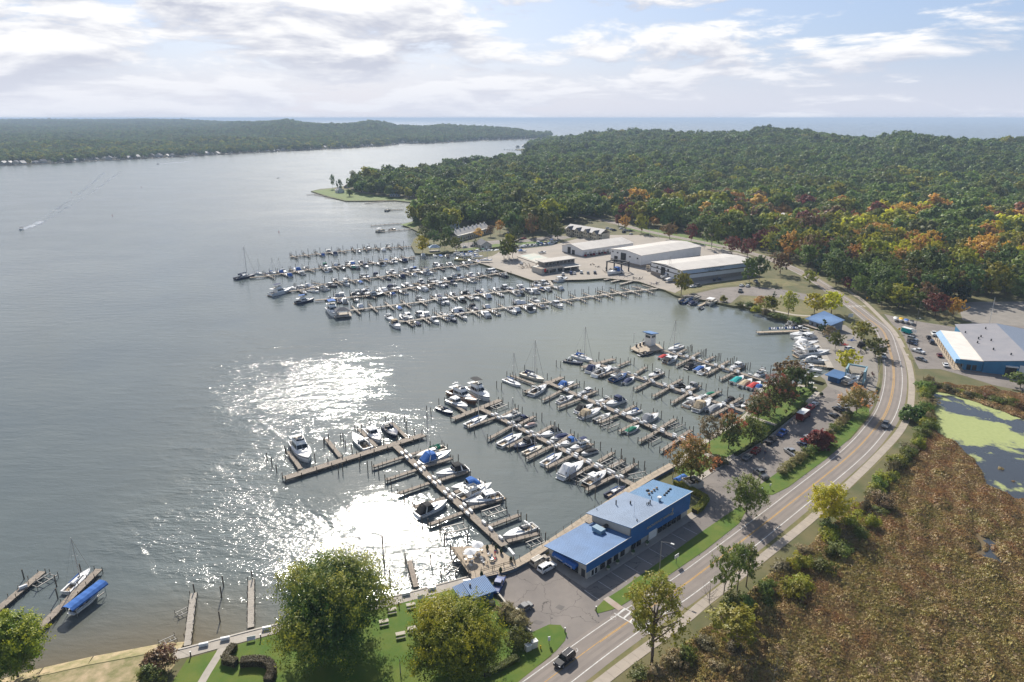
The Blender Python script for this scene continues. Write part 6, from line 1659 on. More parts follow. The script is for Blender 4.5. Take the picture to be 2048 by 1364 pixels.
# boards clipped to the outline
bd = MB(); e0 = Vector((dpl[1][0] - dpl[0][0], dpl[1][1] - dpl[0][1])).normalized(); n0 = Vector((-e0.y, e0.x))
ss = [Vector(p) @ n0 for p in dpl]; y0, y1 = min(ss), max(ss); yy = y0 + .1
while yy < y1:
    xs = []
    for i in range(len(dpl)):
        p, q = Vector(dpl[i]), Vector(dpl[(i + 1) % len(dpl)]); a_, b_ = p @ n0 - yy, q @ n0 - yy
        if a_ * b_ < 0: xs.append((p.lerp(q, a_ / (a_ - b_))) @ e0)
    if len(xs) >= 2:
        p, q = e0 * min(xs) + n0 * yy, e0 * max(xs) + n0 * yy; bd.beam((p.x, p.y, ZD + .03), (q.x, q.y, ZD + .03), .25, .05 + random.uniform(0, .02))
    yy += .29
o = bd.build('decking', PALEWOOD, dk); o['kind'] = 'stuff'
def fence_line(parent, pts, z, h=1.1, step=2.2, rails=(1.0, .55)):
    for i in range(len(pts) - 1):
        p, q = Vector((*pts[i], z)), Vector((*pts[i + 1], z)); n = max(1, int((q - p).length / step))
        for k in range(n + 1): 
            c = p.lerp(q, k / n); MB().cyl(c.x, c.y, z - .1, z + h, .08, 5).build('post', PILE, parent)
        mb = MB()
        for rl in rails: mb.beam(p + Vector((0, 0, rl)), q + Vector((0, 0, rl)), .07, .1)
        mb.build('rail', PILE, parent)
fence_line(dk, [dpl[0], dpl[5]], ZD); fence_line(dk, [dpl[4], dpl[3], dpl[2]], ZD)
for p in dpl: piling(dk, p[0], p[1], ZD + .6)
D_ = lambda x, y: P(890 + x / 7.918, 1080 + y / 7.918, ZD + .06)
for k, (x, y) in enumerate(((515, 175), (400, 285))):
    c = D_(x, y + 20); r = thing('parasol_table', 'deck table under white parasol, %s one' % ('farther' if k == 0 else 'nearer'), 'table', c[:], 0, 'parasol tables on the deck')
    MB().cyl(0, 0, .7, .76, .6, 10).build('tabletop', WHITE, r); MB().cyl(0, 0, 0, 2.5, .04, 6).build('pole', ALU, r)
    MB().loft([[(1.5 * math.cos(t), 1.5 * math.sin(t), 2.1) for t in [PI / 4 * i for i in range(8)]], [(.1 * math.cos(t), .1 * math.sin(t), 2.65) for t in [PI / 4 * i for i in range(8)]]]).build('canopy', CANVAS['white'], r)
    for i in range(4): 
        t = PI / 2 * i + .4; s_ = MB().box((1.1 * math.cos(t), 1.1 * math.sin(t), .42), (.5, .5, .06), t).build('seat', WHITE, r)
CH = [('seat', MB().box((0, 0, .42), (.5, .5, .05)).mesh('seat', WHITE), []), ('backrest', MB().box((-.24, 0, .72), (.05, .5, .55)).mesh('backrest', WHITE), [])] + [('leg', MB().box((x, y, .2), (.05, .05, .42)).mesh('leg', WHITE), []) for x in (-.22, .22) for y in (-.22, .22)]
for k, (x, y, c, w_) in enumerate([(300, 220, 'white', 'white'), (565, 275, 'white', 'white'), (590, 320, 'white', 'white'), (610, 345, 'white', 'white'), (690, 215, 'white', 'white'), (720, 310, 'green', 'green'), (785, 290, 'red', 'red'), (660, 360, 'tan', 'tan'), (745, 255, 'white', 'white'), (410, 395, 'white', 'white')]):
    c_ = D_(x, y + 25); place(CH, 'deck_chair', '%s deck chair, %s from left among the deck seating' % (w_, ordw(sorted([300, 565, 590, 610, 690, 720, 785, 660, 745, 410]).index(x))), 'chair', c_[:], 2.2 * k, 'chairs on the deck', {'seat': CANVAS[c], 'backrest': CANVAS[c]})
c_ = D_(740, 330); r = thing('round_table', 'low white round table between the chairs on the deck', 'table', c_[:]); MB().cyl(0, 0, .66, .72, .55, 10).build('tabletop', WHITE, r); MB().cyl(0, 0, 0, .66, .06, 6).build('leg', ALU, r)
for k, (x, y) in enumerate([(670, 150), (810, 145), (890, 210), (1045, 340), (880, 510), (580, 575)]):
    c_ = D_(x, y); r = thing('potted_shrub', 'potted shrub on the deck, %s from left' % ordw([2, 3, 5, 4, 1, 0][k] if False else sorted([670, 810, 890, 1045, 880, 580]).index(x)), 'plant', c_[:], 0, 'potted shrubs on the deck')
    MB().cyl(0, 0, 0, .5, .25, 8, .32).build('pot', DARK, r); MB().dome((0, 0, .45), .4, .4, .95, 8, 4).build('foliage', mat('potted foliage', (.04, .055, .02), .9, var=.5, vscale=8), r)
person((990, 1110), CANVAS['blue'], CANVAS['red'], 'person in blue shirt and red trousers standing on the deck', ZD + .06, face=2)
person((1721, 907) if False else (1350 + 718 / 4, 640 + 1075 / 4), CANVAS['black'], CANVAS['navy'], 'person in dark clothes walking in the lot by the dark red vehicle', LZ + .02, face=.8)
person((1350 + 708 / 4, 640 + 1125 / 4), CANVAS['navy'], CANVAS['grey'], 'person in navy top crouching nearer in the lot', LZ + .02, seated=True, face=3)
c_ = D_(1050, 210); dock_box(c_.x, c_.y, ang((1014, 1093), (1030, 1112)), 'long white locker on the boardwalk corner by the deck', None, ZB + .1, 1.9)
# -- seats and tables on the lawn
PT = [('tabletop', MB().box((0, 0, .75), (1.9, .75, .06)).mesh('tabletop', mat('bleached picnic boards', (.45, .41, .34), .8, var=.1, vscale=3)), [])] + [('bench', MB().box((0, s * .75, .45), (1.9, .28, .05)).mesh('bench', MATS['bleached picnic boards']), []) for s in (-1, 1)] + [('leg', MB().beam((x, -.7, 0), (x, .25, .75), .08, .08).beam((x, .7, 0), (x, -.25, .75), .08, .08).mesh('leg', WOOD), []) for x in (-.7, .7)]
X_ = lambda x, y: (512 + x / 4, 1023 + y / 4)
pa = ang(X_(1050, 790), X_(1125, 775))
for k, (x, y) in enumerate([(1240, 765), (1088, 805), (1158, 1000), (1025, 900), (1415, 715), (1345, 815), (1250, 955), (1420, 910)]):
    place(PT, 'picnic_table', 'bleached picnic table on the lawn, ' + ['second from the promenade, under open sky', 'beside the big maple crown', 'nearest, between the two trees', 'half hidden by the big maple', 'next to the promenade by the yellow tree', 'behind the yellow tree top', 'touching the yellow tree on its left', 'under the yellow tree'][k], 'picnic table', P(*X_(x, y), LZ + .05)[:], pa, 'picnic tables on the lawn')
BN = [('seat', MB().box((0, 0, .45), (1.6, .5, .06)).mesh('seat', TRIM), []), ('backrest', MB().box((0, -.26, .75), (1.6, .06, .5)).mesh('backrest', TRIM), []), ('leg', MB().box((-.65, 0, .22), (.08, .5, .44)).mesh('leg', TRIM), []), ('leg', MB().box((.65, 0, .22), (.08, .5, .44)).mesh('leg', TRIM), [])]
for k, (x, y) in enumerate([(408, 1290), (451, 1278), (534, 1257), (812, 1188), (864, 1177), (934, 1163)]):
    dock_box(*P(x, y + 2)[:2], pa, 'white bench locker on the promenade, %s from left' % ordw(k), 'bench lockers on the promenade', LZ + .1, 1.15)
for k, (x, y, lb) in enumerate([(503, 1282, 'white garden seat on the lawn by the hedge'), (843, 1199, 'white garden seat at the promenade before the short dock'), (520, 1004, '')][:2]):
    place(BN, 'garden_seat', lb, 'bench', P(x, y, LZ + .05)[:], pa + PI, 'garden seats')
def bollard(q, lb, h=1.1): 
    c = P(*q); r = thing('bollard_light', lb, 'light', c[:], 0, 'bollard lights'); MB().cyl(0, 0, 0, h, .12, 8).build('post', DARK, r); MB().cyl(0, 0, h, h + .12, .16, 8).build('cap', TRIM, r)
for q, lb in [((382, 1313), 'bollard light at the left end of the promenade'), ((522, 1278), 'bollard light left of the big maple'), ((798, 1212), 'bollard light right of the big maple by the promenade'), ((1192, 1222), 'bollard light with shrub at the corner of the lot entrance'), ((1130, 1265), 'bollard on the grass tip of the lot entrance')]: bollard(q, lb)
def lamp_post(q, h, lb, arm=1.8, an=0.0, m=STEEL):
    c = P(*q); r = thing('street_lamp', lb, 'street lamp', c[:], an, 'street lamps'); MB().tube([(0, 0, 0), (0, 0, h)], .11, 6, .07).build('post', m, r)
    if arm: MB().tube([(0, 0, h - .1), (arm * .6, 0, h + .3), (arm, 0, h + .35)], .05, 5).build('arm', m, r); MB().box((arm + .3, 0, h + .33), (.8, .32, .16)).build('lamp_head', TRIM, r)
lamp_post((1318.5, 1146), 8.4, 'street lamp with curved arm beside the shaded front of the blue building', 2.2, -.6)
lamp_post((801, 1346), 3.2, 'slender lamp post on the lawn between the two big trees', 0)
lamp_post((1345, 958), 7.5, 'flag pole like lamp post at the lake side of the blue building', 0)
lamp_post((1757, 745), 6.5, 'lamp post at the tip of the boat yard grass', 1.2, 2.5)
lamp_post((1817, 700), 7.5, 'dark lamp post on the store lot grass strip', .9, 0, DARK)
lamp_post((1828, 672), 8.5, 'dark lamp post beside the green trailer', .9, 0, DARK)
lamp_post((1834, 640), 10, 'pale tall post at the wood edge by the trailered boats', 0)
lamp_post((1978, 648), 14, 'tall leaning white pole behind the store', 0, 0, TRIM)
for k in range(8):
    q = y_([1440, 1505, 1560, 1622, 1345, 1280, 890, 980][k], [345, 362, 372, 385, 400, 396, 225, 232][k]); lamp_post(q, 9, 'thin white pole behind the large sheds, %s from left' % ordw([4, 5, 6, 7, 3, 2, 0, 1][k]), 0, 0, TRIM)
def sign(q, lb, wd, h, z, m, an=0.6, posts=1, txt=None, cat='sign'):
    c = P(*q); r = thing('sign', lb, cat, c[:], an)
    for i in range(posts): MB().cyl((i - (posts - 1) / 2) * wd * .8, 0, 0, z, .06, 5).build('post', DARK, r)
    MB().box((0, 0, z + h / 2), (wd, .12, h)).build('panel', m, r)
    if txt: text(r, txt, (0, -.075, z + h * .3), (PI / 2, 0, 0), h * .5, CANVAS['navy'], .01)
sign((1352, 1127), 'small white sign on a post in the grass strip before the blue building', 1.5, .9, 1.6, TRIM, .7, 1)
sign((1098, 1288), 'slim white sign on the grass corner near the bottom road', .5, 1.0, .8, TRIM, .3)
sign((1700, 640), 'white sign board on two posts by the road at the blue roofed house', 3.0, 1.8, 1.6, TRIM, .3, 2)
sign((1797, 667), 'yellow road sign at the store lot grass', 1.0, 1.0, 1.8, CANVAS['yellow'], .1)
sign((1733, 604), 'yellow diamond road sign at the upper crossing', .9, .9, 1.9, CANVAS['yellow'], .2)
for k, (q, lb) in enumerate([((1523, 985), 'left one of two little signs at the grass tip'), ((1540, 977), 'right one of two little signs at the grass tip')]): sign(q, lb, .6, .6, .9, TRIM, .5)
for k, (q, d, lb) in enumerate([((1056, 1300), (1.2, .9, 1.3), 'left one of two white utility boxes on the lawn corner'), ((1068, 1294), (1.3, .9, 1.5), 'right one of two white utility boxes on the lawn corner')]):
    c = P(*q); r = thing('utility_box', lb, 'utility box', c[:], .5, 'utility boxes'); box_part(r, 'cabinet', (0, 0, d[2] / 2), d, mat('cream cabinet', (.6, .57, .5), .5)); box_part(r, 'lid', (0, 0, d[2] + .04), (d[0] + .08, d[1] + .08, .08), TRIM)
c = P(1081, 1297); r = thing('fire_hydrant', 'small yellow hydrant on the lawn corner', 'hydrant', c[:]); MB().cyl(0, 0, 0, .6, .14, 8).build('barrel', CANVAS['yellow'], r); MB().dome((0, 0, .6), .17, .17, .18, 8, 3).build('bonnet', CANVAS['yellow'], r)
# -- small blue shed on the lawn
a, an = bframe(X_(1745, 752), X_(1885, 702))
r = thing('shed', 'small shed with blue ribbed roof beside the deck', 'shed', a[:], an)
MB().prism([(0, 0), (4.6, 0), (4.6, 4.6), (0, 4.6)], 0, 2.15).build('wall', BLUE_WALL, r); MB().prism([(-2.4, 1.4), (.02, 1.4), (.02, 4.6), (-2.4, 4.6)], 0, 2.1).build('wall', BLUE_WALL, r)
roof(r, [(-.5, -.6, 2.36), (5.0, -.6, 2.36), (5.0, 5.0, 2.62), (-.5, 5.0, 2.62)], BLUE_ROOF, 15, h=.1); roof(r, [(-2.9, 1.2, 2.3), (-.53, .9, 2.3), (-.53, 5, 2.56), (-2.9, 4.7, 2.56)], BLUE_ROOF, 7, h=.1)
MB().cyl(.6, 3.2, 2.4, 3.1, .22, 8).build('vent_pipe', DARK, r); MB().box((2.2, -.03, 1), (1, .06, 2)).build('door', DARK, r)
c = P(*X_(1890, 745)); r = thing('wood_crate', 'tan wooden crate behind the small blue shed', 'crate', c[:], .6); box_part(r, 'box', (0, 0, .4), (1.0, .8, .8), PALEWOOD); box_part(r, 'lid', (0, 0, .83), (1.1, .9, .06), PALEWOOD)
# low retaining wall from shed to hedge
wl2 = [tuple(P(*q)[:2]) for q in ((980, 1172), (1005, 1202), (1047, 1256), (1062, 1267))]
r = thing('low_wall', 'low pale wall between the lawn and near parking lot', 'wall', (0, 0, 0)); mb = MB()
for p, q in zip(wl2, wl2[1:]): mb.beam((*p, LZ + .35), (*q, LZ + .35), .3, .7)
mb.build('wall', CONC, r); mb = MB()
for p, q in zip(wl2, wl2[1:]): mb.beam((*p, LZ + .73), (*q, LZ + .73), .38, .07)
mb.build('coping', mat('pale coping', (.5, .46, .4), .85), r)
# trash pen, blue skip by the building
c = P(1384, 971); r = thing('trash_pen', 'roofless pale trash enclosure with dark bins beside the lot', 'enclosure', c[:], an - .1)
for x, y, w_, d_ in ((0, -2, 4.6, .2), (0, 2, 4.6, .2), (-2.2, 0, .2, 3.8), (2.2, 0, .2, 3.8)): box_part(r, 'wall', (x, y, .9), (w_, d_, 1.8), GREYSIDE)
for x in (-1, 1): box_part(r, 'bin', (x, 0, .7), (1.4, 2.2, 1.4), BLACK)
c = P(1361, 963); r = thing('blue_tarp_stack', 'stack under blue tarpaulin beside the blue building', 'tarp', c[:], .7); MB().loft([[(-2.3, -1.1, 0), (2.3, -1.1, 0), (2.3, 1.1, 0), (-2.3, 1.1, 0)], [(-2.2, -1, 1.3), (2.2, -1, 1.3), (2.2, 1, 1.3), (-2.2, 1, 1.3)], [(-1.9, -.2, 1.7), (1.9, -.2, 1.7), (1.9, .2, 1.7), (-1.9, .2, 1.7)]]).build('tarp', CANVAS['blue'], r); box_part(r, 'pallet', (0, 0, .05), (4.8, 2.4, .1), WOOD)

# -- store with blue fascia on the right
o_ = P(*S_(985, 790), LZ + 3); x_ = P(*S_(690, 350), LZ + 3); an = math.atan2(x_.y - o_.y, x_.x - o_.x)
B = thing('store_building', 'large blue store with white sloped fascia roof and grey gabled hall', 'building', (o_.x, o_.y, LZ), an)
# x runs away along the front, -y goes into the building
BW2 = mat('store blue siding', (.03, .17, .32), .55, var=.1, vscale=.3)
MB().prism([(.6, -3.4), (43, -3.4), (43, -9.9), (.6, -9.9)], 0, 4.3).build('front_wall', BW2, B)
slab4([(.2, -9.95, 4.62), (.2, -1.7, 4.62), (43, -1.7, 4.62), (43, -9.95, 4.62)], .3).build('front_roof', mat('white membrane roof', (.70, .66, .60), .6, var=.08, vscale=.3), B)
MB().loft([[(.0, 0, 2.9), (.2, -1.75, 4.6), (.2, -1.95, 4.35), (.0, -.3, 2.75)], [(43.4, 0, 2.9), (43.2, -1.75, 4.6), (43.2, -1.95, 4.35), (43.4, -.3, 2.75)]]).build('fascia', mat('store blue fascia', (.085, .23, .42), .5, var=.1, vscale=.5), B)
MB().prism([(.0, 0), (.2, -1.8), (.25, -9.9), (.6, -9.9), (.6, -.3)], 2.6, 4.3).build('side_fascia', BW2, B)
text(B, 'Anchorage', (21, -.95, 3.52), (math.radians(44), 0, PI), 2.0, TRIM, .03, shear=.35)
for x in range(11): MB().cyl(1 + x * 4.1, -.25, 0, 2.8, .14, 6).build('column', PALEWOOD, B)
for x in range(9): MB().box((4 + x * 4.5, -3.36, 1.4), (2.6, .08, 2.2)).build('window', GLASS, B)
for y in (-5.2, -7.2): MB().box((.57, y, 1.3), (.08, 1.5, 2.2)).build('window', GLASS, B)
MB().prism([(-1.2, .3), (45, .3), (45, -3.4), (-1.2, -3.4)], 0, .12).build('porch_floor', PALEWOOD, B)
# hall
mb = MB(); Rg = lambda x: [(x, -10.0, 0), (x, -10.0, 5.0), (x, -26, 7.1), (x, -42, 5.0), (x, -42, 0)]
mb.loft([Rg(-.4), Rg(54.5)]).build('hall_wall', BW2, B)
HR = mat('grey metal roofing', (.34, .325, .335), .5, col2=(.29, .285, .305), vscale=.15, detail=8)
roof(B, [(-.8, -9.6, 5.05), (54.9, -9.6, 5.05), (54.9, -26, 7.25), (-.8, -26, 7.25)], HR, 45, name='hall_roof'); roof(B, [(-.8, -42.4, 5.05), (54.9, -42.4, 5.05), (54.9, -26.02, 7.25), (-.8, -26.02, 7.25)], mat('blue grey hall roofing', (.25, .29, .36), .5), 45, name='hall_roof')
for x, y, z in ((30, -14, 5.9), (33, -15.5, 6.0), (27, -18, 6.4), (46, -20, 6.6), (14, -16, 6.1), (7, -20.5, 6.6), (24, -12.4, 5.6), (40, -11, 5.4)): MB().cyl(x, y, z - .2, z + .7, .3, 6).build('roof_vent', DARK, B)
MB().box((-.45, -19.5, 1.8), (.1, 3.8, 3.6)).build('loading_door', BLACK, B); MB().box((-1.0, -19.5, 3.9), (1.2, 4.2, .4)).build('door_canopy', TRIM, B); MB().box((-.45, -24.5, 2.3), (.1, 4.6, 4.6)).build('roll_door', TRIM, B)
for k, (x, c) in enumerate(((430, 'blue'), (475, 'blue'))): pass
c = P(*S_(250, 350)); r = thing('trailer', 'green box trailer at the end of the store lot grass strip', 'trailer', c[:], sa); box_part(r, 'box', (0, 0, 1.5), (4.6, 2.2, 2.1), CANVAS['teal']); box_part(r, 'roof', (0, 0, 2.6), (4.7, 2.3, .12), TRIM)
for s in (-1, 1): inst('wheel', wheel_me(.38)[0], r, None, (-.4, s * 1.0, .38))
c = P(*S_(345, 425)); r = thing('sign', 'white square dish sign on the store lot, beside the dark lamp', 'sign', c[:], sa); MB().cyl(0, 0, 0, 3, .08, 6).build('post', DARK, r); box_part(r, 'panel', (0, 0, 3.6), (2.2, .2, 1.4), TRIM)

# -- blue roofed house by the cove
a, an = bframe(w_2 := (1470 + 735 / 4.995, 520 + 655 / 4.995), (1470 + 925 / 4.995, 520 + 715 / 4.995))
B = thing('cove_house', 'grey house with tall sloping blue metal roof by the cove', 'house', a[:], an)
wedge(0, 11.5, 0, 0.01, 0, 1, 1)
MB().loft([[(0, 0, 0), (11.3, 0, 0), (11.3, 0, 2.7), (0, 0, 3.0)], [(-1, 11, 0), (12.5, 8.5, 0), (12.5, 8.5, 5.0), (-1, 11.5, 5.4)]]).build('wall', mat('blue grey house siding', (.20, .24, .30), .7, var=.1, vscale=.5), B)
roof(B, [(-2.4, -.4, 3.1), (12.0, -.9, 2.85), (13.2, 8.8, 5.2), (-1.8, 12.2, 5.7)], BLUE_ROOF, 28)
for x in (2, 5, 8): MB().box((x, -.03, 1.5), (1.2, .06, 1.2)).build('window', GLASS, B)
MB().box((11.9, 3.5, 1.3), (.1, 1.2, 2.2), -.0).build('door', TRIM, B); MB().box((12.0, 6.2, 1.6), (.1, 1.6, 1.2)).build('window', GLASS, B)
box_part(B, 'porch', (5, -1.6, .6), (13, 3, .2), WOOD)
# -- yard hut, travel lift, yard machines
Yd = lambda x, y: (1600 + x / 7.47, 680 + y / 7.47)
a, an = bframe(Yd(410, 605), Yd(565, 650))
B = thing('yard_hut', 'small blue hut with blue roof at the travel lift well', 'hut', a[:], an)
MB().prism([(0, 0), (4.6, 0), (4.6, 5.4), (0, 5.4)], 0, 2.45).build('wall', BLUE_WALL, B)
roof(B, [(-.9, -1.2, 2.5), (5.2, -1.2, 2.5), (5.2, 6.2, 3.1), (-.9, 6.2, 3.1)], BLUE_ROOF, 12); MB().box((2.2, -.04, 1.2), (3, .08, 2.0)).build('door', mat('dark blue door', (.02, .08, .2), .5), B)
TL = mat('pale blue lift paint', (.22, .36, .42), .5)
q0, q1 = P(*Yd(660, 640)), P(*Yd(930, 690)); q2 = P(*Yd(740, 520))
an = math.atan2(q1.y - q0.y, q1.x - q0.x)
r = thing('travel_lift', 'pale blue travel lift straddling a white cruiser on the yard', 'boat hoist', ((q0 + q1) / 2)[:], an); hw_ = (q1 - q0).length / 2
for x in (-hw_, hw_):
    for y in (0, 6.5): 
        MB().box((x, y, 3.0), (.55, .55, 5.2)).build('column', TL, r); inst('wheel', wheel_me(.7)[0], r, None, (x, y, .7), PI / 2)
    MB().box((x, 3.25, 5.75), (.6, 7.4, .6)).build('beam', TL, r); MB().box((x, 3.25, .9), (.5, 7.4, .5)).build('beam', TL, r)
MB().box((0, 6.6, 5.75), (2 * hw_, .6, .6)).build('beam', TL, r)
for y in (1, 5): MB().beam((-hw_, y, 5.5), (-1.5, y, 1.2), .06, .2).beam((hw_, y, 5.5), (1.5, y, 1.2), .06, .2).build('sling', BLACK, r)
c = P(*Yd(770, 650)); d = Vector((math.cos(an + 1.15), math.sin(an + 1.15), 0)) * 4.6; put_boat(c + d, c - d, 'flybridge', 'white', None, label='white cruiser hanging in the slings of the travel lift', group='boats stored ashore', world=True, z=LZ + .9, fixed=.75)
mb = MB(); 
def junk(q, lb, m, n, s, seed):
    rr = random.Random(seed); c = P(*q); r = thing('scrap_heap', lb, 'yard equipment', c[:], 0, 'heaps of yard equipment')
    for i in range(n):
        p = Vector((rr.uniform(-s, s), rr.uniform(-s * .6, s * .6), rr.uniform(.1, .5))); qd = p + Vector((rr.uniform(-1, 1), rr.uniform(-1, 1), rr.uniform(-.2, .9))) * s * .6
        MB().beam(p, (qd.x, qd.y, max(.1, qd.z)), rr.uniform(.12, .3), rr.uniform(.12, .3)).build('frame_piece', m, r)
RUST = mat('rusty red steel', (.16, .06, .045), .8, var=.3, vscale=3)
junk(Yd(1030, 540), 'rusty boat cradle parts stacked at the yard edge by the road', RUST, 16, 2.6, 1); junk(Yd(650, 85), 'red boat cradles under the yard trees', CANVAS['red'], 10, 1.8, 2); junk(Yd(780, 20), 'blue racks behind the red cradles', CANVAS['blue'], 10, 2.0, 3); junk(Yd(940, 190), 'dark pile of frames beside the green yard trees', DARK, 12, 2.0, 4)
c = P(*Yd(910, 110)); r = thing('loader', 'black yard loader with raised mast by the green trees', 'vehicle', c[:], .5); box_part(r, 'body', (0, 0, 1.1), (3, 1.8, 1.3), BLACK); box_part(r, 'cab', (-.3, 0, 2.2), (1.4, 1.5, 1.2), DARK); box_part(r, 'mast', (1.6, 0, 2), (.3, 1.4, 3.6), DARK)
for x in (-1, 1):
    for s in (-1, 1): inst('wheel', wheel_me(.5)[0], r, None, (x, s * 1.0, .5))
put_car(Yd(735, 150), .4, 'suv', 'white', 'white van parked between the yard trees', 'vehicles in the boat yard')
c = P(*Yd(315, 830)); r = thing('planter_tub', 'round planter tub at the corner of the park walk', 'planter', c[:]); MB().cyl(0, 0, 0, .6, .6, 10, .7).build('tub', CONC, r); MB().dome((0, 0, .55), .8, .8, .8, 8, 3).build('plant', MATS['potted foliage'], r)
c = P(*Yd(150, 720)); r = thing('pump_shed', 'small green shed beside the lift well', 'shed', c[:], an); box_part(r, 'wall', (0, 0, 1.1), (1.8, 1.6, 2.2), mat('green shed paint', (.12, .2, .17), .7)); box_part(r, 'roof', (0, 0, 2.25), (2.1, 1.9, .12), TRIM)

# -- the three white storage sheds
def storage(name_l, o, x, Wd, D, ev, rg, rot=0.0, base=1.2, wm=WSIDE, doors=(), ridge=.5, back=0.0, extra=None):
    a, an = bframe(o, x); B = thing('storage_shed', name_l, 'storage shed', a[:], an + rot, 'white storage sheds')
    rx = Wd * ridge
    prof = lambda y, k=0: [(0 + k, y, base), (Wd - k, y, base), (Wd - k, y, ev), (rx, y, rg), (0 + k, y, ev)]
    MB().loft([prof(0), prof(D)]).build('wall', wm, B)
    MB().box((Wd / 2, D / 2, base / 2), (Wd + .06, D + .06, base)).build('block_base', BLOCK, B)
    roof(B, [(Wd + .5, -.5, ev + .05), (Wd + .5, D + .5, ev + .05), (rx, D + .5, rg + .15), (rx, -.5, rg + .15)], WHITE_ROOF, 24); roof(B, [(-.5, D + .5, ev + .05), (-.5, -.5, ev + .05), (rx - .02, -.5, rg + .15), (rx - .02, D + .5, rg + .15)], WHITE_ROOF, 24)
    for x0, w_, h_, z0 in doors: MB().box((x0, -.05, z0 + h_ / 2), (w_, .12, h_)).build('door', BLACK if h_ > 2 else GLASS, B)
    return B
B3 = storage('nearest white storage shed with dark bands and lettering', y_(905, 592), y_(1200, 690), 30, 63, 8.3, 9.4, .035, 2.6, doors=((12.5, 4.2, 7.2, 0), (6.5, 1.6, 1.2, 5.6), (17.5, 1.6, 1.2, 5.6), (17.5, 1.6, 1.2, 2.8), (6.5, 1.6, 1.2, 2.8)))
for z in (8.15, 5.3): MB().box((30.05, 31.5, z), (.1, 63.2, .55)).build('band', BROWN, B3); MB().box((15, -.06, z), (30, .1, .55)).build('band', BROWN, B3)
MB().box((30.0, 31.5, 6.85), (.05, 63, 2.4)).build('band', mat('pale blue siding', (.42, .52, .66), .5), B3)
text(B3, 'IN & OUT DOCK STORAGE', (30.08, 27, 6.95), (PI / 2, 0, PI / 2), 1.35, CANVAS['black'], .02); text(B3, 'HEATED STORAGE', (30.08, 27, 5.75), (PI / 2, 0, PI / 2), 1.2, CANVAS['black'], .02)
B2 = storage('middle white storage shed, tallest, with one big dark door', y_(505, 452), y_(803, 525), 30.5, 62, 8.3, 9.9, .02, 1.6, doors=((13, 5.2, 7.4, 0), (2, 1.4, 1.0, 6.4), (7, 1.4, 1.0, 6.2), (19.5, 1.4, 1.0, 5.2), (27, 1.4, 1.0, 5.2), (5.5, 3.5, 4.0, 0)))
B1 = storage('smallest white storage shed, leftmost, with two dark doors', y_(20, 367), y_(208, 416), 24, 53, 4.9, 7.6, .05, .3, doors=((8.5, 3.6, 5.0, 0), (13.5, 3.2, 3.4, 0)), ridge=.42)
for i in range(11): MB().box((24.03, 3 + i * 4.6, 1.8), (.06, 2.6, 2.2)).build('window', GREYSIDE, B1)
c = P(*y_(1075, 640)); put_boat(c + Vector((4.5, 2, 0)), c - Vector((4.5, 2, 0)), 'sail', 'white', None, label='white sailboat standing in the door of the nearest storage shed', world=True, z=LZ + 1.6, group='boats stored ashore')
c = P(*y_(1110, 665)); put_boat(c + Vector((4, 2, 0)), c - Vector((4, 2, 0)), 'covered', 'white', 'white', label='white wrapped boat before the nearest shed door', world=True, z=LZ + .9, group='boats stored ashore')
c = P(*y_(880, 550)); put_boat(c + Vector((1, 4, 0)), c - Vector((1, 4, 0)), 'cruiser', 'white', 'tan', label='white cruiser stored at the corner between the large sheds', world=True, z=LZ + 1.0, group='boats stored ashore')
# quay gantry
a, an = bframe(y_(465, 560), y_(610, 585))
r = thing('quay_gantry', 'dark steel boat gantry on the quay before the sheds', 'boat hoist', a[:], an); Lg = (P(*y_(610, 585)) - a).length
for x in (0, Lg):
    for y in (0, 9): box_part(r, 'column', (x, y, 3.2), (.7, .7, 6.4), DARK)
    box_part(r, 'beam', (x, 4.5, 6.6), (.7, 10, .7), DARK)
box_part(r, 'beam', (Lg / 2, 9.2, 6.6), (Lg, .7, .7), DARK); box_part(r, 'beam', (Lg / 2, 0, 6.6), (Lg, .7, .7), DARK)
junk(y_(520, 575), 'dark tangle of lift machinery under the quay gantry', DARK, 24, 5, 5); junk(y_(775, 640), 'dark crane base and gear at the quay corner', DARK, 14, 3, 6); junk(y_(960, 690), 'blue and grey gear on the quay apron', CANVAS['navy'], 10, 3, 7); junk(y_(325, 500), 'dark machine parked on the pale yard, left one', BLACK, 8, 2, 8); junk(y_(390, 520), 'dark machine parked on the pale yard, right one', BLACK, 8, 2, 9)
# -- club house with pool
a, an = bframe(FT2(1515, 545), FT2(1890, 492))
B = thing('club_house', 'two storey grey club house with upper deck beside the pool', 'building', a[:], an)
MB().box((15.5, 6, 1.8), (31, 12, 3.6)).build('ground_floor_wall', GREYSIDE, B); MB().box((18.5, 9, 5.2), (25, 8, 3.2)).build('upper_floor_wall', mat('grey brown siding', (.24, .215, .19), .7, var=.1, vscale=.6), B)
slab4([(4, 4, 7.0), (32, 4, 7.0), (32, 14, 7.1), (4, 14, 7.1)], .3).build('roof', mat('pale flat roofing', (.46, .43, .39), .8, var=.1, vscale=.3), B)
box_part(B, 'upper_deck', (8, 3, 3.75), (18, 7, .25), WOOD)
for x in range(8): MB().box((7.5 + x * 3.1, 4.96, 5.3), (1.9, .08, 1.5)).build('window', GLASS, B)
for x, w_ in ((4, 3), (9, 5), (15, 4), (21, 5), (27, 5)): MB().box((x, -.04, 1.5), (w_, .1, 2.4)).build('opening', GLASS, B)
for x in range(9): MB().box((x * 2.1, -.4, 4.3), (.1, .1, 1.0)).build('rail_post', TRIM, B)
box_part(B, 'awning', (24, -1.6, 3.1), (14, 3.2, .2), GREYSIDE); box_part(B, 'sign_panel', (2.5, -.5, 2.6), (1.4, .1, 2.2), CANVAS['red'])
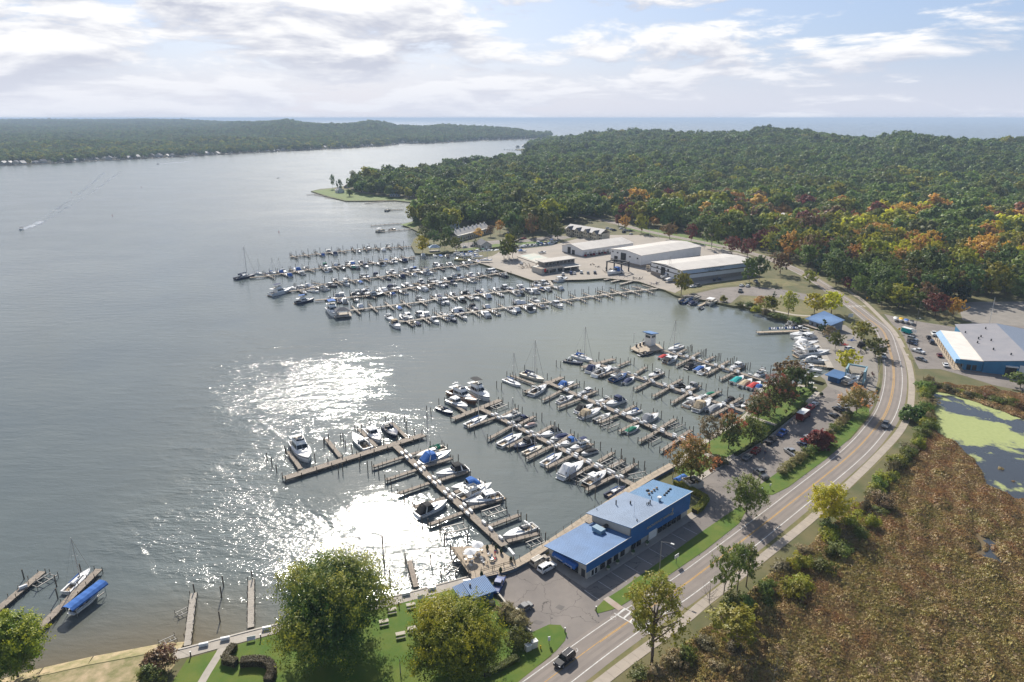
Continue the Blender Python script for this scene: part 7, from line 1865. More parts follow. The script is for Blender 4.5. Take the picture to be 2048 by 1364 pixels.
pool = pxp((1040, 513), (1068, 508), (1096, 517), (1072, 525)); sheet('pool_deck', pxp((1034, 514), (1068, 506), (1102, 517), (1074, 528)), LZ + .5, CONC, depth=.5)
sheet('swimming_pool', pool, LZ + .51, mat('pool floor', (.62, .56, .45), .3, col2=(.42, .5, .42), vscale=.15))
junk((1060, 535), 'crowded terrace furniture left of the club house', PALEWOOD, 26, 6, 10); junk((1022, 523), 'rock garden along the yard edge near the pool', BLOCK, 22, 5, 11)
# -- row houses behind the sheds
a, an = bframe(y_(50, 197), y_(392, 257)); Lr = (P(*y_(392, 257)) - a).length
B = thing('row_houses', 'cream row houses with stepped grey gables behind the smallest shed', 'building', a[:], an)
CRW = mat('cream siding', (.55, .50, .38), .7, var=.08, vscale=.5); GR = mat('pale grey roofing', (.40, .385, .38), .7, var=.12, vscale=.5)
MB().box((Lr / 2, 7, 2.8), (Lr, 12, 5.6)).build('wall', CRW, B)
roof(B, [(-.6, .2, 5.6), (Lr + .6, .2, 5.6), (Lr + .6, 7, 9), (-.6, 7, 9)], GR); roof(B, [(-.6, 14, 5.6), (Lr + .6, 14, 5.6), (Lr + .6, 7.02, 9), (-.6, 7.02, 9)], GR)
for i in range(4):
    x = 3 + i * (Lr - 4) / 3.6
    MB().loft([[(x, -1.5, 0), (x + 5, -1.5, 0), (x + 5, -1.5, 5.4), (x + 2.5, -1.5, 7.8), (x, -1.5, 5.4)], [(x, 5, 0), (x + 5, 5, 0), (x + 5, 5, 5.4), (x + 2.5, 5, 7.8), (x, 5, 5.4)]]).build('gable_bay', CRW, B)
    roof(B, [(x - .4, -2, 5.2), (x - .4, 6, 5.2), (x + 2.5, 6, 8.1), (x + 2.5, -2, 8.1)], GR); roof(B, [(x + 5.4, -2, 5.2), (x + 5.4, 6, 5.2), (x + 2.52, 6, 8.1), (x + 2.52, -2, 8.1)], SHING)
    for z in (1.5, 4.2):
        for dx in (1.2, 3.6): MB().box((x + dx, -1.53, z), (1.2, .08, 1.4)).build('window', GLASS, B)
        for dx in (6.4, 8.2): MB().box((x + dx, .97, z), (1.2, .08, 1.4)).build('window', GLASS, B)
# -- sawtooth condominiums
a, an = bframe(FT2(690, 215), FT2(1060, 130))
B = thing('condominiums', 'sawtooth row of pale roofed condominiums by the canal', 'building', a[:], an)
for i in range(8):
    x = i * 6.6; yo = i * .5
    MB().box((x + 3.3, 6 + yo, 2.4), (6.4, 11, 4.8)).build('wall', CRW if i % 2 else GREYSIDE, B)
    roof(B, [(x, .2 + yo, 3.6), (x + 6.5, .2 + yo, 3.6), (x + 6.5, 8 + yo, 8.2), (x, 8 + yo, 8.2)], mat('warm grey roofing', (.46, .43, .40), .7, var=.1, vscale=.6)); roof(B, [(x, 13 + yo, 5), (x + 6.5, 13 + yo, 5), (x + 6.5, 8.02 + yo, 8.2), (x, 8.02 + yo, 8.2)], GR)  # front slopes a warmer, paler grey than the back slopes
    MB().box((x + 5.5, 8 + yo, 8.4), (.9, .9, 1.4)).build('chimney', TRIM, B)
    for dx in (1.6, 4.6): MB().box((x + dx, .48 + yo, 1.7), (1.4, .08, 1.6)).build('window', GLASS, B)
r = None
def house(q, an, Wd, D, h, wm, rm, lb, nm='house', cat='house', group=None, rg=None, z=LZ, det=True):
    c = P(*q, z); B = thing(nm, lb, cat, c[:], an, group); rg = rg or h + Wd * .32
    MB().loft([[(-Wd / 2, y, 0), (Wd / 2, y, 0), (Wd / 2, y, h), (0, y, rg), (-Wd / 2, y, h)] for y in (0, D)]).build('wall', wm, B)
    roof(B, [(-Wd / 2 - .5, -.5, h - .2), (-Wd / 2 - .5, D + .5, h - .2), (0, D + .5, rg + .15), (0, -.5, rg + .15)], rm); roof(B, [(Wd / 2 + .5, -.5, h - .2), (Wd / 2 + .5, D + .5, h - .2), (.02, D + .5, rg + .15), (.02, -.5, rg + .15)], rm)
    if det:
        n = max(2, int(Wd / 3)); 
        for z0 in ([1.4] if h < 4.5 else [1.4, 4.0]):
            for i in range(n): MB().box((-Wd / 2 + Wd * (i + .5) / n, -.03, z0), (1.2, .06, 1.3)).build('window', GLASS, B)
            for i in range(2): MB().box((Wd / 2 + .03, D * (i + .5) / 2, z0), (.06, 1.4, 1.2)).build('window', GLASS, B); MB().box((-Wd / 2 - .03, D * (i + .5) / 2, z0), (.06, 1.4, 1.2)).build('window', GLASS, B)
        MB().box((0, -.05, 1.05), (1.1, .1, 2.1)).build('door', TRIM, B)
    return B
house((973, 497), .35, 9, 14, 2.8, GREYSIDE, SHING, 'long low building with dark roof by the canal'); house((907, 458), .1, 11, 13, 5.2, mat('pale blue siding', (.42, .52, .66), .5), SHING, 'pale blue house with white windows among the tall trees')
for k, (q, an, Wd, D, h, wm, lb) in enumerate([((682, 386), .5, 10, 12, 3.5, TRIM, 'white house at the tip of the wooded headland'), ((730, 385), .2, 12, 12, 4, GREYSIDE, 'grey house half hidden in headland trees'), ((790, 393), .1, 13, 10, 4, mat('pale blue siding', (.42, .52, .66), .5), 'pale house right on the headland bay'), ((822, 394), -.2, 14, 12, 3.6, mat('tan siding', (.36, .3, .22), .7), 'tan house farthest right on the headland bay'), ((695, 376), .3, 9, 9, 3, GREYSIDE, 'small house behind the white house on the headland')]):
    house(q, an, Wd, D, h, wm, SHING if k % 2 else GR, lb, group='houses on the headland')
c = P(869, 502); r = thing('gazebo', 'small open gazebo with pale blue roof at the far marina bank', 'gazebo', c[:], .3)
for x in (-3.4, 3.4):
    for y in (-2.4, 2.4): MB().cyl(x, y, 0, 3, .15, 6).build('post', TRIM, r)
MB().loft([[(-4.4, -3.2, 3), (4.4, -3.2, 3), (4.4, 3.2, 3), (-4.4, 3.2, 3)], [(-1.6, -.4, 4.9), (1.6, -.4, 4.9), (1.6, .4, 4.9), (-1.6, .4, 4.9)]]).build('roof', mat('pale blue roofing', (.25, .36, .48), .6), r); box_part(r, 'floor', (0, 0, .15), (8, 6, .3), CONC)
# houses seen through the wood on the right
for k, (x, y, Wd, rm) in enumerate([(1890, 432, 26, GR), (1700, 450, 22, GR), (1590, 447, 30, WHITE_ROOF), (1934, 535, 12, WHITE_ROOF), (1175, 350, 16, GR), (1830, 418, 20, GR)]):
    house((x, y), .3 + .2 * k, Wd, 14, 5.5, TRIM, rm, 'roof showing through the wood right of the marina, %s from left' % ordw(sorted([1890, 1700, 1590, 1934, 1175, 1830]).index(x)), group='roofs in the wood', det=False, rg=9)
# far shore houses with lawns and docks
rh = random.Random(9); HM = [GREYSIDE, GREYSIDE, CRW, mat('tan siding', (.36, .3, .22), .7)]
xs_ = []; x = 4
while x < 1060:
    xs_.append(x); x += rh.uniform(9, 19) if x < 560 else rh.uniform(7, 14)
sx = [q[0] for q in SHORE_L]; sy = [q[1] for q in SHORE_L]
for k, x in enumerate(xs_):
    y = np.interp(x, sx, sy) - rh.uniform(.4, 1.1)
    house((x, y), rh.uniform(-.5, .3), rh.uniform(10, 16), rh.uniform(9, 13), rh.choice([3.2, 5.2, 5.6]), rh.choice(HM), rh.choice([SHING, GR, SHING]), 'far shore house, %s from the left edge across the lake' % ordw(k), group='houses along the far shore', z=.8, det=False)
    if rh.random() < .55:
        a = W(x + 1, np.interp(x, sx, sy) + .1); b = W(x + 2.5, np.interp(x, sx, sy) + 1.3)
        o = MB().beam((*a[:2], .9), (*b[:2], .9), 2.2, .35).build('dock', PALE); tag(o, 'dock in front of the %s far shore house across the lake' % ordw(k), 'dock', 'docks along the far shore')
bx = [(1012, 299), (1024, 297.5), (1036, 298.5), (1048, 297), (1060, 300), (1070, 302), (1080, 299), (1086, 303), (1094, 300), (1100, 304)]
for k, (x, y) in enumerate(bx):
    house((x, y - 3 if x > 1035 else y - .2), .3, 11, 10, 4.5, rh.choice(HM), rh.choice([SHING, GR]), 'house at the distant channel marina, %s from left' % ordw(k), group='houses at the distant channel', det=False) if x > 1035 else None
berth_row((1006, 299.5), (1095, 305.5), 16, 1.0, '%s boat from left at the distant channel marina', kinds=['cruiser', 'flybridge', 'sport'], group='boats at the distant channel')
berth_row((795, 288), (960, 282.5), 14, 1.0, '%s boat from left at the far bay marina', kinds=['cruiser', 'flybridge'], group='boats at the far bay')
c = P(813, 283.5, .8); B = thing('boat_house', 'long white boat storage building at the far bay marina', 'building', c[:], .05); box_part(B, 'wall', (0, 0, 3), (70, 20, 6), WSIDE); box_part(B, 'roof', (0, 0, 6.3), (73, 23, .7), WHITE_ROOF)
# ------------------------------------------------------------------ trees and plants
LM = {k: leafmat(*v[:3], tip=v[3] if len(v) > 3 else None, trans=.42) for k, v in dict(
    green=('green leaves', (.13, .205, .04), (.215, .27, .054)), dark=('dark green leaves', (.095, .165, .042), (.155, .21, .055)), olive=('olive leaves', (.13, .175, .032), (.20, .205, .042)),
    lime=('yellow green leaves', (.24, .28, .030), (.40, .36, .04)), yellow=('yellow leaves', (.66, .58, .03), (.50, .50, .04)), orange=('orange leaves', (.66, .34, .07), (.52, .34, .07)),
    red=('red leaves', (.26, .060, .045), (.20, .095, .055)), rust=('rust brown leaves', (.27, .135, .075), (.19, .155, .055)), pine=('pine needles', (.03, .068, .036), (.055, .095, .042)), tan=('tan dry leaves', (.36, .27, .15), (.24, .21, .09)),
    maple=('maple leaves turning at the tips', (.056, .125, .02), (.095, .16, .024), (.31, .29, .026)), gold=('golden maple leaves', (.14, .235, .022), (.26, .32, .026), (.50, .49, .022)),
    redtop=('leaves reddening at the tips', (.11, .17, .042), (.19, .16, .05), (.50, .15, .095)), russet=('russet maple leaves', (.20, .20, .045), (.33, .22, .06), (.72, .31, .14)),
    hedge=('clipped hedge leaves', (.15, .125, .065), (.19, .165, .08)), grassy=('ornamental grass', (.36, .30, .13), (.20, .20, .07)), grey=('bare grey twigs', (.20, .185, .16), (.13, .12, .10))).items()}
def quads_mesh(name, C, Nn, size, m, rng, aspect=1.0, tip=None, jit=.5):
    n = len(C)
    r = rng.normal(size=(n, 3)); t = np.cross(Nn, r); t /= np.linalg.norm(t, axis=1)[:, None] + 1e-9
    b = np.cross(Nn, t); s = (size * (1 - jit / 2 + jit * rng.rand(n)))[:, None] * .5
    V = np.empty((n, 4, 3)); V[:, 0] = C - t * s * aspect - b * s * .35; V[:, 1] = C + b * s * -.9; V[:, 2] = C + t * s * aspect + b * s * .15; V[:, 3] = C + b * s
    me = bpy.data.meshes.new(name); me.vertices.add(4 * n); me.vertices.foreach_set('co', V.reshape(-1).astype(np.float32))
    me.loops.add(4 * n); me.loops.foreach_set('vertex_index', np.arange(4 * n, dtype=np.int32)); me.polygons.add(n)
    me.polygons.foreach_set('loop_start', np.arange(0, 4 * n, 4, dtype=np.int32)); me.polygons.foreach_set('loop_total', np.full(n, 4, dtype=np.int32))
    if tip is not None:
        a = me.attributes.new('tip', 'FLOAT', 'POINT'); a.data.foreach_set('value', np.repeat(np.clip(tip, 0, 1), 4).astype(np.float32))
    me.materials.append(m); me.update(calc_edges=True)
    return me
def lobes_for(shape, R, H, rng):
    """crown as lumps of foliage: centre, radius"""
    out = []
    if shape == 'conifer':
        for i in range(26):
            f = i / 25; z = H * (.12 + .86 * f); w_ = R * (1 - f) ** .8
            a = rng.rand() * 6.28; out.append((w_ * .5 * math.cos(a), w_ * .5 * math.sin(a), z, max(.35, w_ * .62)))
        return out
    k = {'broad': 34, 'tall': 24, 'sparse': 15, 'ball': 9, 'dome': 13}[shape]
    z0, z1 = {'broad': (.26, .9), 'tall': (.22, .93), 'sparse': (.35, .95), 'ball': (.25, .75), 'dome': (.3, .8)}[shape]
    for i in range(k):
        u = (i + .5) / k; zz = z0 + (z1 - z0) * u
        f = (zz - z0) / (z1 - z0); prof = math.sin(PI * (.14 + .80 * f)) ** .65
        a = i * 2.4 + rng.uniform(-.4, .4); rr = R * prof * (.30 + .62 * rng.rand() ** .7)
        lr = R * {'broad': .30, 'tall': .33, 'sparse': .26, 'ball': .5, 'dome': .40}[shape] * rng.uniform(.65, 1.35)
        out.append((rr * math.cos(a), rr * math.sin(a), H * zz, lr))
    out.append((0, 0, H * (z1 - .1), R * .4)); 
    return out
TREE_ME = {}
def crown_mesh(key, shape, R, H, n, leaf, m, seed, flat=.8):
    if key in TREE_ME: return TREE_ME[key]
    rng = np.random.RandomState(seed); L = np.array(lobes_for(shape, R, H, rng)); w_ = L[:, 3] ** 2; p = w_ / w_.sum()
    per = 26 if n > 1000 else 3; m_ = max(8, n // per)
    idx = rng.choice(len(L), m_, p=p); d = rng.normal(size=(m_, 3)); d /= np.linalg.norm(d, axis=1)[:, None]
    d[:, 2] = np.where((d[:, 2] < -.35) & (rng.rand(m_) < .7), -d[:, 2], d[:, 2])
    rad = L[idx, 3] * (1 - .6 * rng.rand(m_) ** 1.6); Q = L[idx, :3] + d * rad[:, None] * np.array([1, 1, flat])
    # twigs: leaves strung out along short shoots that push out and up
    u = d + np.array([0, 0, .35]) + rng.normal(size=(m_, 3)) * .35; u /= np.linalg.norm(u, axis=1)[:, None]; sl = R * rng.uniform(.10, .34, m_) * (.35 if shape == 'dome' else 1)
    j = rng.randint(0, m_, n); t = rng.rand(n); C = Q[j] + u[j] * (t * sl[j])[:, None] + rng.normal(size=(n, 3)) * (R * (.14 if shape == 'ball' else .055) * (1.15 - t * .8))[:, None]; d = d[j]; idx = idx[j]
    axis = np.array([0, 0, H * .5]); o = C - axis; o /= np.linalg.norm(o, axis=1)[:, None] + 1e-9
    Nn = d * .7 + o * .4 + np.array([0, 0, .25]) + rng.normal(size=(n, 3)) * .45; Nn /= np.linalg.norm(Nn, axis=1)[:, None]
    clump = np.array([math.sin(i * 12.9898) * 43758.5 % 1 for i in range(len(L))])[idx]
    tip = (np.linalg.norm((C - axis) / np.array([R, R, H * .5]), axis=1) - .85) * 2.0 + (clump - .62) * .9 + rng.normal(size=n) * .18
    TREE_ME[key] = quads_mesh('crown', C, Nn, leaf, m, rng, 1.15, tip)
    return TREE_ME[key]
def trunk_mesh(key, R, H, seed, limbs=7, r0=None, fork=.28, bare=False):
    key = ('trunk',) + key
    if key in TREE_ME: return TREE_ME[key]
    rr = random.Random(seed); mb = MB(); r0 = r0 or H * .022
    top = (rr.uniform(-.3, .3), rr.uniform(-.3, .3), H * (.86 if bare else .7)); mb.tube([(0, 0, -.3), (0, 0, H * .12), (top[0] * .5, top[1] * .5, H * .42), top], r0, 6, r0 * .25)
    for i in range(limbs):
        a = i * 2.4 + rr.uniform(-.3, .3); z = H * (fork + .34 * i / limbs); e = R * rr.uniform(.55, .8); z2 = z + H * rr.uniform(.15, .34)
        p1 = (e * .5 * math.cos(a), e * .5 * math.sin(a), z + (z2 - z) * .55); p2 = (e * math.cos(a + .15), e * math.sin(a + .15), z2)
        mb.tube([(0, 0, z), p1, p2], r0 * .42, 5, r0 * .1)
        if bare:
            for k in range(5):
                q = (p2[0] + rr.uniform(-1, 1) * R * .3, p2[1] + rr.uniform(-1, 1) * R * .3, p2[2] + H * rr.uniform(.05, .2)); mb.tube([p1 if k % 2 else p2, q], r0 * .14, 3, r0 * .05)
    TREE_ME[key] = mb.mesh('trunk', BARK)
    return TREE_ME[key]
N_TREES = [0]
def tree(loc, H, R, col, label, group=None, shape='broad', name='tree', n=2600, leaf=.55, seed=1, cat='tree', limbs=7, flat=.8):
    key = (shape, seed, n, leaf); H0, R0 = 10.0, {'broad': 5.0, 'tall': 3.6, 'sparse': 4.0, 'ball': 5, 'conifer': 3.0}[shape]
    cm = crown_mesh(key, shape, R0, H0, n, leaf, LM['green'], seed, flat); tm = trunk_mesh((shape, seed), R0, H0, seed, limbs if shape != 'conifer' else 0)
    r = thing(name, label, cat, loc, (seed * 1.7 + loc[0] * 3.1) % 6.28, group, (R / R0, R / R0, H / H0))
    inst('crown', cm, r, LM[col]); inst('trunk', tm, r)
    N_TREES[0] += 1
    return r
def by_top(px, py, H): v = P(px, py, LZ + H); return Vector((v.x, v.y, LZ))
def base_top(b, t):
    p = P(*b); d = ray(*t); k = (p.x * d.x + p.y * d.y) / (d.x ** 2 + d.y ** 2); return p, CAM_H + d.z * k - LZ
# big lawn trees
def hero(loc, H, R, col, label, seed, n, leaf, shape='broad', name='maple_tree', limbs=12):
    r = thing(name, label, 'tree', loc)
    inst('crown', crown_mesh(('hero', seed), shape, R, H, n, leaf, LM[col], seed, .85), r); inst('trunk', trunk_mesh(('hero', seed), R, H, seed, limbs), r)
    N_TREES[0] += 1
hero(by_top(656, 1158, 15.5), 16.0, 11.0, 'maple', 'big dense green maple with yellowing tips on the promenade lawn', 11, 80000, .30)
hero(by_top(908, 1230, 12.5), 13.0, 8.6, 'gold', 'golden green maple on the lawn beside the small blue shed', 12, 64000, .29)
hero(by_top(8, 1254, 11.0), 12.0, 6.6, 'gold', 'yellow green tree cut off by the left edge above the beach', 13, 30000, .29)
b, h = base_top((1303, 1330), (1292, 1152))
hero(b, h, 6.6, 'lime', 'open crowned tree with bright yellow tips between road and marsh', 14, 6500, .34, 'sparse', 'tree', 14)
# park, lot, yard and bank trees: base, top, crown radius, colour, shape
TR = [((1380, 964), (1392, 880), 5.8, 'russet', 'broad', 'russet and orange maple between blue building and park', 21), ((1417, 902), (1413, 832), 4.2, 'tan', 'sparse', 'thin crowned tree with tan and green leaves at the park corner', 22),
      ((1457, 897), (1462, 828), 3.7, 'redtop', 'tall', 'narrow maple with dark red top, second from left in the park', 23), ((1500, 888), (1497, 834), 4.6, 'olive', 'broad', 'yellowish green maple in the park, right of the narrow red topped one', 24),
      ((1515, 842), (1515, 791), 5.2, 'redtop', 'broad', 'purple red maple in the park before the dark clump', 25), ((1549, 826), (1547, 752), 6.4, 'redtop', 'broad', 'dark maple, nearest of the dense park clump', 26), ((1587, 800), (1577, 737), 6.2, 'dark', 'broad', 'dark green maple, right one of the dense park clump', 27),
      ((1578, 778), (1582, 722), 6.0, 'rust', 'broad', 'red leaved maple rising behind the dense park clump', 28), ((1712, 826), (1710, 774), 5.2, 'russet', 'broad', 'round olive maple on the grass tip of the long lot', 29), ((1492, 1028), (1490, 955), 4.9, 'olive', 'broad', 'olive maple at the end of the grass strip by the road', 30),
      ((1655, 1048), (1655, 973), 5.4, 'yellow', 'broad', 'bright yellow tree beside the bike path', 31), ((1446, 1200), (1436, 1094), 3.2, 'olive', 'sparse', 'thin pale tree at the marsh edge, left of three', 32), ((1474, 1183), (1471, 1090), 3.2, 'green', 'sparse', 'thin pale tree at the marsh edge, middle of three', 33), ((1492, 1173), (1500, 1093), 3.4, 'olive', 'sparse', 'thin pale tree at the marsh edge, right of three', 34),
      ((1464, 1291), (1462, 1216), 6.0, 'lime', 'sparse', 'low spreading yellow green willow in the marsh scrub', 35), ((1692, 742), (1692, 700), 4.6, 'yellow', 'broad', 'yellow tree behind the blue yard hut', 36), ((1670, 697), (1670, 662), 3.7, 'olive', 'broad', 'olive tree beside the boat yard walkway', 37), ((1645, 668), (1647, 632), 3.2, 'pine', 'conifer', 'dark pine in front of the blue roofed house', 38),
      ((1656, 679), (1656, 652), 3.0, 'tan', 'sparse', 'thin brownish tree between pine and olive tree in the yard', 39), ((1722, 682), (1729, 645), 5.4, 'lime', 'broad', 'yellow green tree at the yard roadside, upper of two', 40), ((1750, 713), (1745, 675), 5.2, 'olive', 'broad', 'yellow green tree at the yard roadside, lower of two', 41),
      ((1628, 626), (1624, 588), 6.6, 'yellow', 'broad', 'wide yellow tree behind the blue roofed house, left of two', 42), ((1662, 628), (1657, 583), 7.0, 'yellow', 'broad', 'wide yellow tree behind the blue roofed house, right of two', 43), ((1576, 632), (1578, 584), 5.2, 'lime', 'sparse', 'open yellowish tree on the cove bank', 44), ((1537, 624), (1538, 594), 5.0, 'lime', 'broad', 'lime green tree on the cove bank, left of the open one', 45),
      ((1519, 617), (1514, 593), 3.6, 'orange', 'sparse', 'orange sapling at the left of the cove bank trees', 46), ((1545, 622), (1544, 576), 1.9, 'pine', 'conifer', 'slim conifer among the cove bank trees', 47), ((1618, 569), (1614, 541), 5.0, 'lime', 'broad', 'flat crowned tree where the road meets the wood', 48), ((1362, 589), (1362, 545), 6.0, 'lime', 'broad', 'yellow green tree at the ramp in front of the nearest shed', 49),
      ((1498, 563), (1500, 518), 5.2, 'green', 'tall', 'green tree at the right end of the nearest shed, left of two', 50), ((1518, 561), (1520, 514), 6.0, 'dark', 'broad', 'dark green tree at the right end of the nearest shed, right of two', 51), ((1560, 548), (1560, 506), 6.2, 'rust', 'broad', 'rusty green tree on the bank between shed and road', 52),
      ((1008, 518), (1008, 480), 4.0, 'olive', 'tall', 'left one of three tall trees by the pool', 53), ((1016, 516), (1014, 469), 4.4, 'lime', 'tall', 'middle one of three tall trees by the pool', 54), ((1025, 515), (1023, 472), 4.0, 'olive', 'tall', 'right one of three tall trees by the pool', 55),
      ((845, 506), (844, 474), 5.4, 'yellow', 'broad', 'yellow topped round tree beside the gazebo', 56), ((890, 501), (890, 468), 5.0, 'green', 'broad', 'green tree just right of the gazebo', 57), ((913, 504), (912, 474), 5.2, 'olive', 'broad', 'turning green tree second right of the gazebo', 58), ((868, 488), (868, 460), 6.0, 'dark', 'broad', 'dark tree above the gazebo', 59), ((850, 486), (848, 456), 5.6, 'olive', 'broad', 'olive tree on the headland bank above the yellow tree', 60),
      ((895, 482), (895, 452), 6.0, 'dark', 'broad', 'dark tree left of the condominiums', 61), ((950, 493), (950, 476), 2.4, 'pine', 'conifer', 'small conifer before the condominiums', 62), ((957, 478), (957, 457), 4.4, 'orange', 'sparse', 'orange tree in front of the condominiums, left one', 63), ((981, 473), (981, 452), 4.4, 'rust', 'sparse', 'orange tree in front of the condominiums, middle one', 64), ((1000, 468), (998, 442), 4.6, 'orange', 'sparse', 'orange tree at the right end of the condominiums', 65),
      ((1282, 466), (1283, 430), 6.6, 'lime', 'broad', 'yellow green tree on the road verge behind the row houses', 66), ((1339, 478), (1339, 446), 6.6, 'rust', 'broad', 'brown tree on the road verge behind the middle shed', 67), ((1382, 484), (1384, 450), 5.6, 'red', 'broad', 'purple red tree on the road verge, beside the brown ones', 68), ((1423, 496), (1424, 450), 7.6, 'green', 'broad', 'big green tree on the road verge behind the sheds', 69), ((1463, 508), (1464, 474), 6.0, 'red', 'broad', 'red maple at the roadside behind the nearest shed, left of two', 70), ((1494, 514), (1494, 477), 6.8, 'red', 'broad', 'red maple at the roadside behind the nearest shed, right of two', 71),
      ((1250, 458), (1250, 432), 5.0, 'orange', 'broad', 'orange tree beside the road behind the row houses', 72), ((1237, 452), (1237, 430), 4.4, 'red', 'tall', 'dark red tree beside the road behind the row houses', 73), ((666, 378), (665, 350), 4.2, 'dark', 'sparse', 'lone dark tree at the headland tip', 74), ((680, 384), (681, 360), 4.2, 'dark', 'broad', 'dark tree over the white headland house', 75), ((708, 376), (708, 343), 6.4, 'olive', 'sparse', 'open crowned tree near the headland tip', 76), ((700, 393), (700, 377), 4.4, 'dark', 'ball', 'low dark round tree on the headland lawn', 77),
      ((1115, 478), (1113, 446), 6, 'olive', 'tall', 'tree at the left end of the row houses', 78), ((1030, 480), (1029, 452), 5.2, 'dark', 'broad', 'dark round tree behind the canal', 79), ((1064, 474), (1062, 432), 7.0, 'rust', 'broad', 'brown green tree behind the canal, right of the dark round one', 80), ((1092, 474), (1092, 430), 6.6, 'olive', 'broad', 'olive tree left of the row houses', 81), ((1796, 618), (1812, 570), 7, 'lime', 'broad', 'light green tree at the wood edge over the trailered boats', 82), ((1870, 632), (1858, 585), 7, 'red', 'broad', 'wine red maple at the wood edge by the store', 83), ((1905, 634), (1905, 596), 5, 'orange', 'broad', 'orange maple at the right end of the wood edge by the store', 84), ((2040, 775), (2045, 745), 4.5, 'green', 'broad', 'green tree cut by the right edge below the store', 85)]
for k, (b, t, R, col, shp, lb, sd) in enumerate(TR):
    p, h = base_top(b, t); near = b[1] > 800
    nm = {'conifer': 'pine_tree'}.get(shp, 'maple_tree' if 'maple' in lb else 'tree')
    n_, lf = ((9000, .29) if near else (2600, .55))
    if shp == 'sparse': n_ = int(n_ * .38)
    if shp == 'conifer': n_ = int(n_ * .6)
    tree(p, max(h, 3), R, col, lb, None, shp, nm, n_, lf, sd % 6 + 1 if not near else sd)
# bare grey scrub
def bare(b, H, R, lb, seed, grp='bare shrubs at the marsh edge'):
    r = thing('bare_shrub', lb, 'shrub', P(*b)[:], seed, grp); o = trunk_mesh(('bare', seed), R, H, seed, 14, H * .016, .06, True); inst('stem', o, r, mat('grey bark', (.21, .19, .165), .9))
for k, (b, H, R) in enumerate([((1418, 1206), 6, 2.6), ((1668, 1062), 5, 4.2), ((1700, 1052), 5.5, 4.6), ((1735, 1030), 4.5, 4.0), ((1690, 1085), 4, 4), ((1760, 1000), 4, 3.2), ((1480, 1330), 4, 4), ((1550, 1350), 4, 4)]):
    bare(b, H, R, 'leafless grey shrub, %s from left along the marsh edge' % ordw(sorted([1418, 1668, 1700, 1735, 1690, 1760, 1480, 1550]).index(b[0])), 40 + k)
# shrubs
def shrub(p, H, R, col, lb, grp, seed, name='shrub', n=1900, leaf=.2):
    cm = crown_mesh(('shrub', seed % 4, n, leaf), 'ball', 2.5, 3.0, n, leaf * 1.6, LM['green'], 300 + seed % 4, .8)
    r = thing(name, lb, 'shrub', p[:], seed * 1.3, grp, (R / 2.5, R / 2.5, H / 3.0)); inst('foliage', cm, r, LM[col]); return r
rows = [(862, 1228), (902, 1192), (945, 1157), (978, 1133), (1012, 1108), (1055, 1080), (1092, 1052), (1232, 925), (1268, 885), (1300, 860), (1330, 835), (1358, 806), (1382, 778)]
for k, (x, y) in enumerate(rows): shrub(P(*M_(x, y), LZ + .05), 1.9, 1.7, ['grassy', 'grassy', 'grassy', 'grassy', 'grassy', 'olive', 'green', 'grassy', 'olive', 'grassy', 'grassy', 'grassy', 'olive'][k], 'round clipped shrub between lot and road, %s from the lot entrance' % ordw(k), 'round shrubs along the long lot', k)
shrub(P(*M_(1140, 1015), LZ), 4.4, 3.6, 'red', 'dark red bushy tree between the long lot and the road', None, 3, 'shrub', 2200, .3)
shrub(P(*M_(1215, 990), LZ), 2.4, 2.2, 'red', 'low dark red bush right of the dark red bushy tree', None, 2)
for k, t in enumerate((0, .33, .66, 1)): shrub(P(1010 + 30 * t, 1228 + 26 * t, LZ + .05), 2.0, 1.9, 'grassy', 'tall ornamental grass at the near lot edge, %s from the wall' % ordw(k), 'ornamental grasses by the near lot', k, n=2600, leaf=.17)
shrub(P(1036, 1292, LZ + .05), 2.8, 2.3, 'olive', 'round bush beside the utility boxes', None, 1, n=2600, leaf=.18)
shrub(P(318, 1336, LZ), 3.4, 2.8, 'rust', 'brown willow bush where the seawall meets the beach', None, 2, n=2600, leaf=.2); shrub(P(300, 1362, LZ), 2.6, 2.6, 'olive', 'dark bush below the brown willow bush', None, 3, n=2400, leaf=.2)
shrub(P(1436, 928, LZ), 1.9, 2.9, 'hedge', 'dark purple bush at the park walk corner', None, 1, n=1600, leaf=.28); shrub(P(1820, 840, LZ), 4.2, 3.4, 'dark', 'dark juniper bush beside the bike path at the pond', None, 2, n=2000, leaf=.3); shrub(P(1845, 835, LZ), 3, 3, 'green', 'green bush right of the dark juniper at the pond', None, 3, n=1500)
